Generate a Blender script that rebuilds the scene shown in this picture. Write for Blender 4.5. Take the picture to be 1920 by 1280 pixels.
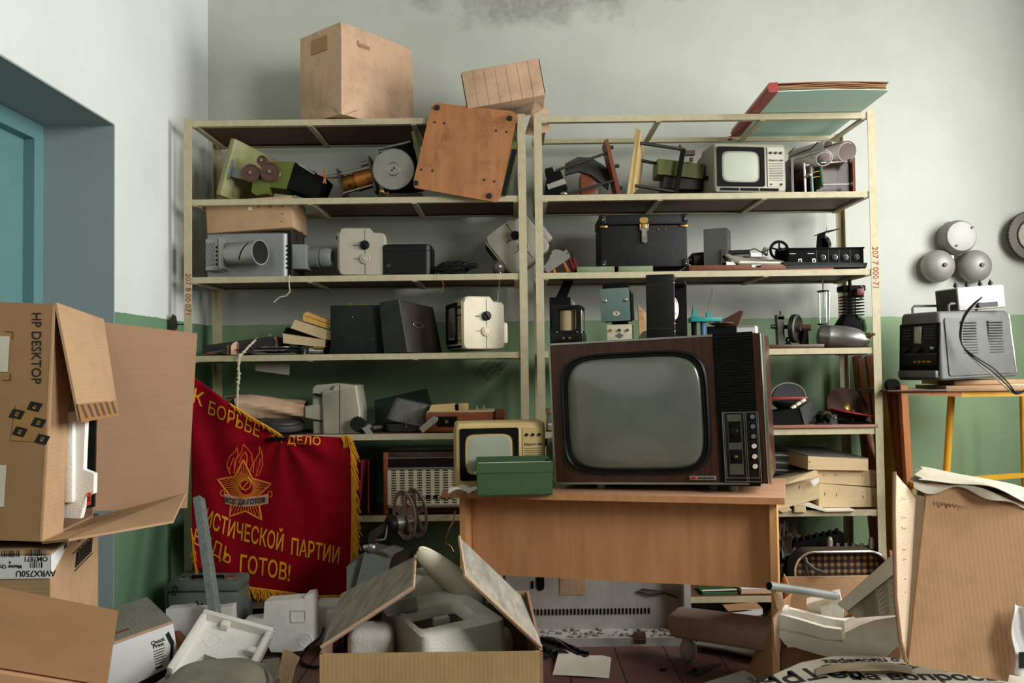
import bpy, bmesh, math, random
from mathutils import Vector as V, Matrix as M
random.seed(7)
for _o in list(bpy.data.objects): bpy.data.objects.remove(_o)
SC = bpy.context.scene
COL = SC.collection
R = math.radians
# ------------------------------------------------------------------ camera
FPX, CX, CY = 1600.0, 960.0, 640.0
PITCH, ROLL, CAMZ = math.atan(50/1600.0), 0.0126, 1.2
_f = V((0, math.cos(PITCH), math.sin(PITCH)))
_u0 = V((0, -math.sin(PITCH), math.cos(PITCH))); _r0 = V((1, 0, 0))
_u = _u0*math.cos(ROLL) + _r0*math.sin(ROLL)
_r = _r0*math.cos(ROLL) - _u0*math.sin(ROLL)
CP = V((0, 0, CAMZ))
cam = bpy.data.cameras.new('camera'); cam.lens = 36*FPX/1920; cam.sensor_width = 36; cam.clip_start = 0.05
camo = bpy.data.objects.new('camera', cam); COL.objects.link(camo)
_m = M((( _r.x, _u.x, -_f.x, 0), (_r.y, _u.y, -_f.y, 0), (_r.z, _u.z, -_f.z, CAMZ), (0, 0, 0, 1)))
camo.matrix_world = _m
SC.camera = camo
# ------------------------------------------------------------------ view, world, daylight through the windows
SC.view_settings.view_transform = 'Standard'; SC.view_settings.look = 'None'
SC.view_settings.gamma = 1; SC.view_settings.use_curve_mapping = False
SC.view_settings.exposure = 0.33
w = bpy.data.worlds.new('sky'); SC.world = w; w.use_nodes = True
w.node_tree.nodes['Background'].inputs[0].default_value = (0.75, 0.86, 1.0, 1)
w.node_tree.nodes['Background'].inputs[1].default_value = 1.0
def area(name, loc, tgt, sx, sy, power, col):
    l = bpy.data.lights.new(name, 'AREA'); l.shape = 'RECTANGLE'; l.size = sx; l.size_y = sy
    l.energy = power; l.color = col
    o = bpy.data.objects.new(name, l); COL.objects.link(o); o.location = loc
    o.rotation_euler = (V(tgt)-V(loc)).to_track_quat('-Z', 'Z').to_euler()
    return o
WX = 3.1                                   # right wall plane
area('window_daylight_near_stand', (WX+0.25, 2.75, 2.15), (-0.5, 3.2, 1.2), 1.5, 1.6, 128, (1.0, 0.985, 0.95))
area('window_daylight_near_camera', (WX+0.25, -0.2, 2.75), (-0.8, 2.2, 0.7), 1.5, 1.9, 178, (1.0, 0.985, 0.95))

# ------------------------------------------------------------------ pixel <-> place
def ray(px, py): return _f + _r*((px-CX)/FPX) + _u*((CY-py)/FPX)
def P(px, py, Y):
    d = ray(px, py); return CP + d*(Y/d.y)
def PZ(px, py, z):
    d = ray(px, py); return CP + d*((z-CAMZ)/d.z)
def PX(px, py, X):
    d = ray(px, py); return CP + d*(X/d.x)
def proj(p):
    q = V(p)-CP; c = q.dot(_f); return CX+FPX*q.dot(_r)/c, CY-FPX*q.dot(_u)/c
def wx(px, Y, z):
    X = (px-CX)/FPX*Y
    for _ in range(4): X += (px-proj((X, Y, z))[0])/FPX*Y
    return X
def S(Y): return Y/FPX

# ------------------------------------------------------------------ materials
def lin(c):
    o = []
    for v in c:
        v /= 255.0; o.append(v/12.92 if v <= 0.04045 else ((v+0.055)/1.055)**2.4)
    return (*o, 1)
class NT:
    def __init__(s, name):
        s.m = bpy.data.materials.new(name); s.m.use_nodes = True; s.t = s.m.node_tree
        s.b = s.t.nodes['Principled BSDF']; s.L = s.t.links.new
        s.out = s.t.nodes['Material Output']
    def n(s, typ, **kw):
        q = s.t.nodes.new(typ)
        for k, v in kw.items():
            if k.startswith('i_'):
                k = k[2:]; k = int(k) if k.isdigit() else k.replace('_', ' ')
                q.inputs[k].default_value = v
            else: setattr(q, k, v)
        return q
    def co(s, scale=(1, 1, 1)):
        c = s.n('ShaderNodeTexCoord'); mp = s.n('ShaderNodeMapping'); mp.inputs['Scale'].default_value = scale
        s.L(c.outputs['Object'], mp.inputs['Vector']); return mp.outputs[0]
    def noise(s, vec, scale, detail=5, rough=0.6):
        q = s.n('ShaderNodeTexNoise'); q.inputs['Scale'].default_value = scale
        q.inputs['Detail'].default_value = detail; q.inputs['Roughness'].default_value = rough
        s.L(vec, q.inputs['Vector']); return q.outputs['Fac']
    def ramp(s, fac, stops):
        q = s.n('ShaderNodeValToRGB'); e = q.color_ramp.elements
        while len(e) < len(stops): e.new(0.5)
        for i, (p, c) in enumerate(stops): e[i].position = p; e[i].color = c
        s.L(fac, q.inputs[0]); return q.outputs[0]
    def mix(s, fac, a, b, mode='MIX'):
        q = s.n('ShaderNodeMix'); q.data_type = 'RGBA'; q.blend_type = mode
        for sock, val in ((0, fac), (6, a), (7, b)):
            if hasattr(val, 'links'): s.L(val, q.inputs[sock])
            else: q.inputs[sock].default_value = val
        return q.outputs[2]
    def math(s, op, a, b=0.0, c=None):
        q = s.n('ShaderNodeMath', operation=op)
        for i, val in enumerate((a, b, c)):
            if val is None: continue
            if hasattr(val, 'links'): s.L(val, q.inputs[i])
            else: q.inputs[i].default_value = val
        return q.outputs[0]
    def bump(s, h, strength=0.2, dist=0.01):
        q = s.n('ShaderNodeBump'); q.inputs['Strength'].default_value = strength; q.inputs['Distance'].default_value = dist
        s.L(h, q.inputs['Height']); s.L(q.outputs[0], s.b.inputs['Normal'])
    def col(s, c): s.L(c, s.b.inputs['Base Color'])
def sc(c, k): return (*[min(1, v*k) for v in c[:3]], 1)
def paint(name, rgb, rough=0.6, metal=0.0, dirt=0.25, dirtcol=None, scale=9, bump=0.05, spec=0.4, detail=6):
    t = NT(name); c = lin(rgb); v = t.co()
    n = t.noise(v, scale, detail, 0.65)
    dc = lin(dirtcol) if dirtcol else sc(c, 0.45)
    k = t.ramp(n, [(0.42, (0, 0, 0, 1)), (0.72, (1, 1, 1, 1))])
    k = t.math('MULTIPLY', k, dirt)
    t.col(t.mix(k, c, dc)); t.b.inputs['Roughness'].default_value = rough; t.b.inputs['Metallic'].default_value = metal
    t.b.inputs['Specular IOR Level'].default_value = spec
    if bump: t.bump(t.noise(v, scale*14, 3), bump, 0.004)
    return t.m
def card(name, rgb, axis=0, rib=160, dirt=0.3, rough=0.85, ribamt=0.06, dirtcol=(70, 55, 40)):
    t = NT(name); c = lin(rgb); v = t.co()
    n1 = t.noise(v, 5, 7, 0.7); n2 = t.noise(t.co((60, 60, 60) if axis is None else tuple(60 if i == axis else 3 for i in range(3))), 1.0, 4)
    k = t.math('MULTIPLY', t.ramp(n1, [(0.45, (0, 0, 0, 1)), (0.75, (1, 1, 1, 1))]), dirt)
    a = t.mix(t.math('MULTIPLY', n2, 0.35), c, sc(c, 0.72))
    sep = t.n('ShaderNodeSeparateXYZ'); t.L(v, sep.inputs[0])
    wv = t.math('SINE', t.math('MULTIPLY', sep.outputs[0 if axis is None else axis], rib*6.283))
    a = t.mix(t.math('MULTIPLY', t.math('ADD', t.math('MULTIPLY', wv, 0.5), 0.5), ribamt*3), a, sc(c, 0.62))
    t.col(t.mix(k, a, lin(dirtcol))); t.b.inputs['Roughness'].default_value = rough; t.b.inputs['Specular IOR Level'].default_value = 0.15
    t.bump(t.math('ADD', t.math('MULTIPLY', wv, 0.5), t.math('MULTIPLY', n1, 2.0)), 0.14, 0.002)
    return t.m
def wood(name, rgb, rgb2, axis=0, scale=8.0, rough=0.45, stretch=14, dirt=0.0, dirtcol=(30, 25, 20), spec=0.4, wave=0.0):
    t = NT(name); sv = [stretch]*3; sv[axis] = 1.0
    v = t.co(tuple(sv)); n = t.noise(v, scale*0.5, 8, 0.65)
    w2 = t.n('ShaderNodeTexWave'); w2.inputs['Scale'].default_value = scale*0.12; w2.inputs['Distortion'].default_value = 9; w2.inputs['Detail'].default_value = 4
    t.L(v, w2.inputs['Vector'])
    f = t.math('ADD', t.math('MULTIPLY', n, 1.0-wave), t.math('MULTIPLY', w2.outputs['Fac'], wave))
    a = t.ramp(f, [(0.3, lin(rgb2)), (0.68, lin(rgb))])
    if dirt:
        d = t.noise(t.co(), 7, 6, 0.7)
        a = t.mix(t.math('MULTIPLY', t.ramp(d, [(0.5, (0, 0, 0, 1)), (0.72, (1, 1, 1, 1))]), dirt), a, lin(dirtcol))
    t.col(a); t.b.inputs['Roughness'].default_value = rough; t.b.inputs['Specular IOR Level'].default_value = spec
    t.bump(n, 0.08, 0.002)
    return t.m
def metal(name, rgb, rough=0.4, dirt=0.35, scale=14, met=0.9):
    return paint(name, rgb, rough, met, dirt, None, scale, 0)
def glassy(name, rgb, rough=0.12, dust=(120, 120, 110), amt=0.3, coat=0.6):
    t = NT(name); v = t.co(); n = t.noise(v, 5, 6, 0.7)
    k = t.math('MULTIPLY', t.ramp(n, [(0.35, (0.25, 0.25, 0.25, 1)), (0.7, (1, 1, 1, 1))]), amt)
    t.col(t.mix(k, lin(rgb), lin(dust)))
    t.L(t.math('ADD', t.math('MULTIPLY', k, 0.4), rough), t.b.inputs['Roughness'])
    t.b.inputs['Coat Weight'].default_value = coat; t.b.inputs['Coat Roughness'].default_value = rough
    return t.m
def foam(name, rgb, dirt=0.2):
    t = NT(name); v = t.co()
    vo = t.n('ShaderNodeTexVoronoi'); vo.inputs['Scale'].default_value = 170; t.L(v, vo.inputs['Vector'])
    n = t.noise(v, 6, 6, 0.7)
    k = t.math('MULTIPLY', t.ramp(n, [(0.45, (0, 0, 0, 1)), (0.75, (1, 1, 1, 1))]), dirt)
    t.col(t.mix(k, lin(rgb), lin((120, 112, 98)))); t.b.inputs['Roughness'].default_value = 0.8; t.b.inputs['Specular IOR Level'].default_value = 0.25
    t.bump(vo.outputs['Distance'], 0.25, 0.003)
    return t.m
def clear(name, tint=(0.9, 0.95, 0.95, 1), gloss=0.12):
    t = NT(name); tr = t.n('ShaderNodeBsdfTransparent'); tr.inputs[0].default_value = tint
    gl = t.n('ShaderNodeBsdfGlossy'); gl.inputs['Roughness'].default_value = 0.08
    mx = t.n('ShaderNodeMixShader'); mx.inputs[0].default_value = gloss
    t.L(tr.outputs[0], mx.inputs[1]); t.L(gl.outputs[0], mx.inputs[2]); t.L(mx.outputs[0], t.out.inputs[0])
    return t.m

def dado_wall(name, wh=(192, 194, 184), wh2=(178, 181, 170), gr=(138, 162, 126), gr2=(124, 150, 112)):
    t = NT(name); g = t.n('ShaderNodeNewGeometry'); sep = t.n('ShaderNodeSeparateXYZ'); t.L(g.outputs['Position'], sep.inputs[0])
    pos = g.outputs['Position']
    def nz(scale, d=6):
        q = t.n('ShaderNodeTexNoise'); q.inputs['Scale'].default_value = scale; q.inputs['Detail'].default_value = d; q.inputs['Roughness'].default_value = 0.65
        t.L(pos, q.inputs['Vector']); return q.outputs['Fac']
    n1 = nz(1.3); n2 = nz(26); n3 = nz(5, 8)
    edge = t.math('ADD', sep.outputs[2], t.math('MULTIPLY', t.math('SUBTRACT', n3, 0.5), 0.025))
    up = t.math('GREATER_THAN', edge, 1.45)
    white = t.mix(t.ramp(n1, [(0.35, (0, 0, 0, 1)), (0.7, (1, 1, 1, 1))]), lin(wh), lin(wh2))
    green = t.mix(t.ramp(n1, [(0.35, (0, 0, 0, 1)), (0.7, (1, 1, 1, 1))]), lin(gr), lin(gr2))
    # speckles and scuffs
    sp = t.ramp(n2, [(0.70, (0, 0, 0, 1)), (0.76, (1, 1, 1, 1))])
    white = t.mix(t.math('MULTIPLY', sp, 0.25), white, lin((150, 146, 130)))
    green = t.mix(t.math('MULTIPLY', sp, 0.25), green, lin((150, 175, 150)))
    # a grey mould patch high on the back wall
    dx = t.math('DIVIDE', t.math('SUBTRACT', sep.outputs[0], 0.25), 0.75); dz = t.math('DIVIDE', t.math('SUBTRACT', sep.outputs[2], 3.24), 0.24)
    d = t.math('ADD', t.math('MULTIPLY', dx, dx), t.math('MULTIPLY', dz, dz))
    d = t.math('ADD', d, t.math('MULTIPLY', t.math('SUBTRACT', n3, 0.5), 4.2))
    st = t.math('MULTIPLY', t.ramp(d, [(0.1, (1, 1, 1, 1)), (0.95, (0, 0, 0, 1))]), t.ramp(n2, [(0.3, (0.45, 0.45, 0.45, 1)), (0.6, (1, 1, 1, 1))]))
    st = t.math('MULTIPLY', st, t.math('GREATER_THAN', sep.outputs[1], 4.3))
    white = t.mix(t.math('MULTIPLY', st, 0.6), white, lin((112, 109, 98)))
    t.col(t.mix(up, green, white)); t.b.inputs['Roughness'].default_value = 0.55; t.b.inputs['Specular IOR Level'].default_value = 0.3
    t.bump(t.math('ADD', n3, t.math('MULTIPLY', n1, 3.0)), 0.12, 0.01)
    return t.m
def plank_floor(name):
    t = NT(name); v = t.co(); sep = t.n('ShaderNodeSeparateXYZ'); t.L(v, sep.inputs[0])
    xx = t.math('DIVIDE', sep.outputs[0], 0.21); fr = t.math('FRACT', xx); fl = t.math('FLOOR', xx)
    seam = t.math('GREATER_THAN', t.math('ABSOLUTE', t.math('SUBTRACT', fr, 0.5)), 0.486)
    wn = t.n('ShaderNodeTexWhiteNoise'); wn.noise_dimensions = '1D'; t.L(fl, wn.inputs['W'])
    n = t.noise(t.co((9, 1.2, 1)), 3, 6, 0.7); d = t.noise(v, 4, 7, 0.7)
    a = t.mix(n, lin((112, 70, 62)), lin((92, 54, 48)))
    a = t.mix(t.math('MULTIPLY', wn.outputs['Value'], 0.3), a, lin((80, 48, 44)))
    a = t.mix(t.math('MULTIPLY', t.ramp(d, [(0.4, (0, 0, 0, 1)), (0.75, (1, 1, 1, 1))]), 0.45), a, lin((120, 98, 86)))
    t.col(t.mix(seam, a, lin((22, 15, 13)))); t.b.inputs['Roughness'].default_value = 0.6
    t.bump(t.math('SUBTRACT', n, t.math('MULTIPLY', seam, 2.0)), 0.2, 0.004)
    return t.m

# ------------------------------------------------------------------ mesh builder
I4 = M.Identity(4)
def TR(x=0, y=0, z=0): return M.Translation((x, y, z))
def RX(a): return M.Rotation(R(a), 4, 'X')
def RY(a): return M.Rotation(R(a), 4, 'Y')
def RZ(a): return M.Rotation(R(a), 4, 'Z')
def FR(x=0, y=0, z=0, rot=0): return TR(x, y, z) @ RX(90) @ RZ(rot)     # drawing plane that faces the viewer (-Y)
def RT(x=0, y=0, z=0, rot=0): return TR(x, y, z) @ RZ(90) @ RX(90) @ RZ(rot)   # faces +X
def rrect(w, h, r, n=5, cx=0, cy=0):
    o = []
    for (sx, sy, a0) in ((1, 1, 0), (-1, 1, 90), (-1, -1, 180), (1, -1, 270)):
        for i in range(n+1):
            a = R(a0+90*i/n); o.append((cx+sx*(w/2-r)+r*math.cos(a), cy+sy*(h/2-r)+r*math.sin(a)))
    return o
def sq(w, h, p=5, n=56, cx=0, cy=0):
    o = []
    for i in range(n):
        a = 2*math.pi*i/n; c, s = math.cos(a), math.sin(a)
        o.append((cx+w/2*math.copysign(abs(c)**(2/p), c), cy+h/2*math.copysign(abs(s)**(2/p), s)))
    return o
def circ(r, n=32, cx=0, cy=0): return [(cx+r*math.cos(2*math.pi*i/n), cy+r*math.sin(2*math.pi*i/n)) for i in range(n)]
def gearpts(r, depth, teeth):
    o = []
    for i in range(teeth):
        for k, rr in ((0, r-depth), (0.3, r), (0.6, r), (0.85, r-depth)):
            a = 2*math.pi*(i+k)/teeth; o.append((rr*math.cos(a), rr*math.sin(a)))
    return o
def frame(o, ax, ay):
    """matrix with x along ax, y along ay (made square), origin o"""
    x = V(ax).normalized(); y = V(ay); y = (y-x*x.dot(y)).normalized(); z = x.cross(y)
    return M(((x.x, y.x, z.x, o[0]), (x.y, y.y, z.y, o[1]), (x.z, y.z, z.z, o[2]), (0, 0, 0, 1)))
class MB:
    def __init__(s): s.v = []; s.f = []
    def add(s, vs, fs, m=None):
        o = len(s.v)
        if m is not None: vs = [m @ V(v) for v in vs]
        s.v += [tuple(v) for v in vs]; s.f += [tuple(i+o for i in f) for f in fs]; return s
    def box(s, x0, x1, y0, y1, z0, z1, m=None, bev=0.0, seg=2):
        vs = [(x, y, z) for x in (x0, x1) for y in (y0, y1) for z in (z0, z1)]
        fs = [(0, 1, 3, 2), (4, 6, 7, 5), (0, 4, 5, 1), (2, 3, 7, 6), (0, 2, 6, 4), (1, 5, 7, 3)]
        if not bev: return s.add(vs, fs, m)
        b = bmesh.new(); bv = [b.verts.new(v) for v in vs]
        for f in fs: b.faces.new([bv[i] for i in f])
        bev = min(bev, 0.48*min(abs(x1-x0), abs(y1-y0), abs(z1-z0)))
        bmesh.ops.bevel(b, geom=list(b.edges), offset=bev, segments=seg, profile=0.5, affect='EDGES')
        b.verts.index_update()
        s.add([v.co.copy() for v in b.verts], [[v.index for v in f.verts] for f in b.faces], m); b.free(); return s
    def prism(s, poly, h0, h1, m=None, bev=0.0):
        n = len(poly)
        if bev:
            c = (sum(p[0] for p in poly)/n, sum(p[1] for p in poly)/n)
            def sh(p):
                d = math.hypot(p[0]-c[0], p[1]-c[1]) or 1; k = max(0, 1-bev*1.3/d); return (c[0]+(p[0]-c[0])*k, c[1]+(p[1]-c[1])*k)
            lo = [sh(p) for p in poly]; sg = 1 if h1 > h0 else -1
            rings = [(lo, h0), (poly, h0+bev*sg), (poly, h1-bev*sg), (lo, h1)]
        else: rings = [(poly, h0), (poly, h1)]
        vs = [(x, y, h) for pl, h in rings for x, y in pl]; fs = [tuple(range(n-1, -1, -1)), tuple(range((len(rings)-1)*n, len(rings)*n))]
        for k in range(len(rings)-1):
            for i in range(n):
                j = (i+1) % n; fs.append((k*n+i, k*n+j, (k+1)*n+j, (k+1)*n+i))
        return s.add(vs, fs, m)
    def ring(s, out, inn, h0, h1, m=None):
        n = len(out)
        vs = [(x, y, h0) for x, y in out]+[(x, y, h0) for x, y in inn]+[(x, y, h1) for x, y in out]+[(x, y, h1) for x, y in inn]
        fs = []
        for i in range(n):
            j = (i+1) % n
            fs += [(i, n+i, n+j, j), (2*n+i, 2*n+j, 3*n+j, 3*n+i), (i, j, 2*n+j, 2*n+i), (n+i, 3*n+i, 3*n+j, n+j)]
        return s.add(vs, fs, m)
    def loft(s, rings, m=None, cap=True):
        n = len(rings[0]); vs = [v for r in rings for v in r]; fs = []
        for k in range(len(rings)-1):
            for i in range(n):
                j = (i+1) % n; fs.append((k*n+i, k*n+j, (k+1)*n+j, (k+1)*n+i))
        if cap: fs += [tuple(range(n-1, -1, -1)), tuple(range((len(rings)-1)*n, len(rings)*n))]
        return s.add(vs, fs, m)
    def lathe(s, prof, m=None, n=32, cap=True):
        return s.loft([[(r*math.cos(2*math.pi*i/n), r*math.sin(2*math.pi*i/n), z) for i in range(n)] for r, z in prof], m, cap)
    def cyl(s, p0, p1, r0, r1=None, n=20):
        p0, p1 = V(p0), V(p1); r1 = r0 if r1 is None else r1; d = p1-p0
        q = d.to_track_quat('Z', 'Y').to_matrix().to_4x4()
        return s.lathe([(r0, 0), (r1, d.length)], M.Translation(p0) @ q, n)
    def rod(s, p0, p1, prof, n=24):
        """lathe profile (r, t) with t measured along p0->p1 in metres"""
        p0, p1 = V(p0), V(p1); q = (p1-p0).to_track_quat('Z', 'Y').to_matrix().to_4x4()
        return s.lathe(prof, M.Translation(p0) @ q, n)
    def bar(s, p0, p1, w, h, up=(0, 0, 1)):
        p0, p1 = V(p0), V(p1); d = p1-p0; m = frame(p0, d, V(up).cross(d))
        return s.box(0, d.length, -w/2, w/2, -h/2, h/2, m)
    def tube(s, pts, r, n=8, closed=False):
        pts = [V(p) for p in pts]; rings = []; prev = None
        for i, p in enumerate(pts):
            a = pts[i-1] if (i or closed) else pts[0]; b = pts[(i+1) % len(pts)] if (i < len(pts)-1 or closed) else pts[-1]
            t = (b-a).normalized() if (b-a).length > 1e-9 else V((0, 0, 1))
            if prev is None: x = t.orthogonal().normalized()
            else:
                x = prev-t*prev.dot(t); x = x.normalized() if x.length > 1e-6 else t.orthogonal().normalized()
            prev = x; y = t.cross(x); rr = r[i] if isinstance(r, (list, tuple)) else r
            rings.append([p+x*(rr*math.cos(2*math.pi*k/n))+y*(rr*math.sin(2*math.pi*k/n)) for k in range(n)])
        if closed: rings.append(rings[0]); return s.loft(rings, None, False)
        return s.loft(rings)
    def sphere(s, c, r, sx=1, sy=1, sz=1, n=20, k=10, m=None):
        prof = [(max(1e-4, r*math.sin(math.pi*i/k)), -r*math.cos(math.pi*i/k)) for i in range(k+1)]
        mm = TR(*c) @ M.Diagonal((sx, sy, sz, 1)); mm = m @ mm if m is not None else mm
        return s.lathe(prof, mm, n)
    def torus(s, Rr, r, m=None, n=32, k=10):
        rings = [[((Rr+r*math.cos(2*math.pi*j/k))*math.cos(2*math.pi*i/n), (Rr+r*math.cos(2*math.pi*j/k))*math.sin(2*math.pi*i/n), r*math.sin(2*math.pi*j/k)) for j in range(k)] for i in range(n)]
        rings.append(rings[0]); return s.loft(rings, m, False)
    def rslab(s, pix, Y0, xc, yaw, th, off=0.0):
        """upright plate in a turned vertical plane"""
        n = V((math.sin(R(yaw)), math.cos(R(yaw)), 0)); c = V((xc, Y0, 0))+n*off; pts = []
        for px, py in pix:
            d = ray(px, py); pts.append(CP+d*((c-CP).dot(n)/d.dot(n)))
        return s.slab(pts, th, n)
    def slab(s, pts, th, to=None):
        """flat plate: outline pts in 3D, given thickness, growing away from the camera (or toward vector `to`)"""
        pts = [V(p) for p in pts]; nrm = V((0, 0, 0))
        for i in range(len(pts)):
            a, b = pts[i], pts[(i+1) % len(pts)]; nrm += a.cross(b)
        nrm.normalize(); ref = V(to) if to is not None else (pts[0]-CP)
        if nrm.dot(ref) < 0: nrm = -nrm
        n = len(pts); vs = pts+[p+nrm*th for p in pts]
        fs = [tuple(range(n)), tuple(range(2*n-1, n-1, -1))]+[(i, n+i, n+(i+1) % n, (i+1) % n) for i in range(n)]
        return s.add(vs, fs)
    def grid(s, fn, nu, nv, th=0.0, m=None):
        pts = [[V(fn(i/nu, j/nv)) for j in range(nv+1)] for i in range(nu+1)]
        W = nv+1; vs = [p for row in pts for p in row]
        fs = [(i*W+j, (i+1)*W+j, (i+1)*W+j+1, i*W+j+1) for i in range(nu) for j in range(nv)]
        if th:
            nr = []
            for i in range(nu+1):
                for j in range(nv+1):
                    a = pts[min(i+1, nu)][j]-pts[max(i-1, 0)][j]; b = pts[i][min(j+1, nv)]-pts[i][max(j-1, 0)]
                    q = a.cross(b); nr.append(q.normalized() if q.length > 1e-12 else V((0, 1, 0)))
            N = len(vs); vs = vs+[p+q*th for p, q in zip(vs[:N], nr)]
            fs2 = [tuple(N+i for i in reversed(f)) for f in fs]; ed = []
            for i in range(nu): ed += [(i*W, (i+1)*W), ((i+1)*W+nv, i*W+nv)]
            for j in range(nv): ed += [(j+1, j), (nu*W+j, nu*W+j+1)]
            fs = fs+fs2+[(a, N+a, N+b, b) for a, b in ed]
        return s.add(vs, fs, m)
    def merge(s, o, m=None): return s.add(o.v, o.f, m)
def txt(body, size, m=None, bold=0.0, align='CENTER', sx=1.0, ext=0.0004, shear=0.0):
    """lettering as a mesh in the drawing plane"""
    cu = bpy.data.curves.new('lettering', 'FONT'); cu.body = body; cu.size = size; cu.align_x = align; cu.align_y = 'CENTER'
    cu.extrude = ext; cu.offset = bold; cu.resolution_u = 3; cu.shear = shear
    o = bpy.data.objects.new('lettering', cu); COL.objects.link(o)
    bpy.context.view_layer.update()
    me = bpy.data.meshes.new_from_object(o.evaluated_get(bpy.context.evaluated_depsgraph_get()))
    b = MB(); b.add([(v.co.x*sx, v.co.y, v.co.z) for v in me.vertices], [list(p.vertices) for p in me.polygons], m)
    bpy.data.objects.remove(o); bpy.data.curves.remove(cu); bpy.data.meshes.remove(me)
    return b
def mkobj(name, mb, mat, ang=38):
    me = bpy.data.meshes.new(name); me.from_pydata([tuple(v) for v in mb.v], [], mb.f)
    b = bmesh.new(); b.from_mesh(me); bmesh.ops.recalc_face_normals(b, faces=b.faces); b.to_mesh(me); b.free()
    me.polygons.foreach_set('use_smooth', [True]*len(me.polygons)); me.set_sharp_from_angle(angle=R(ang)); me.update()
    if mat: me.materials.append(mat)
    o = bpy.data.objects.new(name, me); COL.objects.link(o); return o
class Thing:
    """an Empty at the thing's base; parts are meshes parented to it"""
    def __init__(s, name, label, cat, loc=(0, 0, 0), rz=0, group=None, m=None):
        s.o = bpy.data.objects.new(name, None); COL.objects.link(s.o); s.o.empty_display_size = 0.05
        s.m = m if m is not None else TR(*loc) @ RZ(rz)
        s.o.matrix_world = s.m; s.inv = s.m.inverted()
        s.o['label'] = label; s.o['category'] = cat
        if group: s.o['group'] = group
    def part(s, name, mb, mat, world=False, parent=None, label=None, ang=38):
        if world: q = MB(); q.add(mb.v, mb.f, s.inv); mb = q
        o = mkobj(name, mb, mat, ang); o.parent = parent or s.o
        if label: o['label'] = label
        return o
def solo(name, label, cat, mb, mat, loc=None, rz=0, group=None, world=False, kind=None, ang=38):
    """a thing that is one mesh"""
    if world:
        xs = [v[0] for v in mb.v]; ys = [v[1] for v in mb.v]; zs = [v[2] for v in mb.v]
        c = V(((min(xs)+max(xs))/2, (min(ys)+max(ys))/2, min(zs))); q = MB(); q.add(mb.v, mb.f, M.Translation(-c)); mb = q; loc = c
    o = mkobj(name, mb, mat, ang); o.location = loc or (0, 0, 0); o.rotation_euler = (0, 0, R(rz))
    o['label'] = label; o['category'] = cat
    if group: o['group'] = group
    if kind: o['kind'] = kind
    return o
def copy_thing(o, m, label):
    """a copy of a thing, its parts and their sub-parts"""
    def rec(q, par):
        c = q.copy(); COL.objects.link(c); c.parent = par
        for ch in q.children: rec(ch, c)
        return c
    c = rec(o, None); c.matrix_world = m; c['label'] = label; return c
def struct(name, mb, mat, parent=None):
    o = mkobj(name, mb, mat); o['kind'] = 'structure'
    if parent: o.parent = parent
    return o
# ------------------------------------------------------------------ material library
MW = dado_wall('wall_paint'); MWL = dado_wall('lit_left_wall_paint', (224, 228, 223), (212, 216, 210), (112, 146, 114), (100, 134, 104)); MF = plank_floor('floor_boards')  # left wall's white is paler than the back's, painting in its window light
CEIL = paint('ceiling_paint', (130, 129, 120), 0.8, dirt=0.1)
REVEAL = paint('grey_blue_reveal_paint', (148, 160, 160), 0.55, dirt=0.25, scale=4, dirtcol=(150, 156, 150))
TEAL = paint('teal_door_paint', (98, 138, 140), 0.45, dirt=0.2, scale=5, dirtcol=(64, 104, 110))
SHELF = paint('cream_shelf_paint', (184, 174, 142), 0.5, dirt=0.3, scale=24, dirtcol=(120, 100, 70))
PLY = wood('shelf_plywood', (112, 72, 52), (78, 48, 36), 0, 7, 0.6)
CARD = card('carton_board', (188, 154, 118)); CARDX = card('carton_board_flute', (190, 156, 120), 2, 120)
CARDD = card('old_carton_board', (202, 168, 138), 0, 110, 0.45, ribamt=0.05)
CARDG = card('aged_grey_carton', (150, 146, 132), 0, 60, 0.5, dirtcol=(80, 78, 72))
CARDB = card('brown_carton_board', (166, 128, 92), 1, 150, 0.15, ribamt=0.02)
CARDIN = card('carton_inside', (154, 122, 96), 2, 140, 0.12, ribamt=0.06)
CARDK = card('kraft_board', (184, 150, 114), 2, 90, 0.25, ribamt=0.03)
BUFF = card('buff_box_board', (206, 182, 142), 2, 40, 0.3, ribamt=0.01)
FOAM = foam('white_foam', (236, 234, 226), 0.25); FOAMD = foam('dusty_foam', (230, 226, 214), 0.35)
WHITE = paint('white_card', (226, 226, 224), 0.6, dirt=0.12)
PALE = card('pale_carton_board', (216, 194, 164), 2, 90, 0.25, ribamt=0.02)
PAPER = paint('paper', (214, 206, 190), 0.8, dirt=0.3, dirtcol=(160, 140, 112), scale=5, bump=0.1)
NEWS = paint('newsprint', (180, 172, 154), 0.85, dirt=0.5, dirtcol=(140, 124, 100), scale=6, bump=0.1)
INK = paint('black_ink', (28, 27, 26), 0.7, dirt=0)
INKR = paint('red_ink', (150, 62, 38), 0.7, dirt=0.2)
BLK = paint('black_plastic', (16, 16, 16), 0.4, dirt=0.25, dirtcol=(44, 41, 37), spec=0.25); BLKM = paint('matt_black', (14, 14, 14), 0.7, dirt=0.3, dirtcol=(34, 32, 28), spec=0.08)
LEATH = paint('black_leatherette', (17, 17, 16), 0.55, dirt=0.3, scale=12, dirtcol=(48, 45, 40), bump=0.35, spec=0.25)
GLEATH = paint('dark_green_leatherette', (24, 29, 25), 0.6, dirt=0.35, scale=12, dirtcol=(52, 54, 46), bump=0.35, spec=0.25)
BLEATH = paint('brown_leather', (34, 27, 22), 0.5, dirt=0.5, scale=5, dirtcol=(70, 58, 45), bump=0.2, spec=0.3)
STEEL = metal('steel', (170, 168, 160), 0.35); ALU = metal('dull_aluminium', (168, 166, 158), 0.45, 0.4, 9)
CHROME = metal('chrome', (215, 213, 205), 0.16, 0.15); DARKM = metal('dark_metal', (78, 74, 68), 0.5, 0.4)
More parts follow.
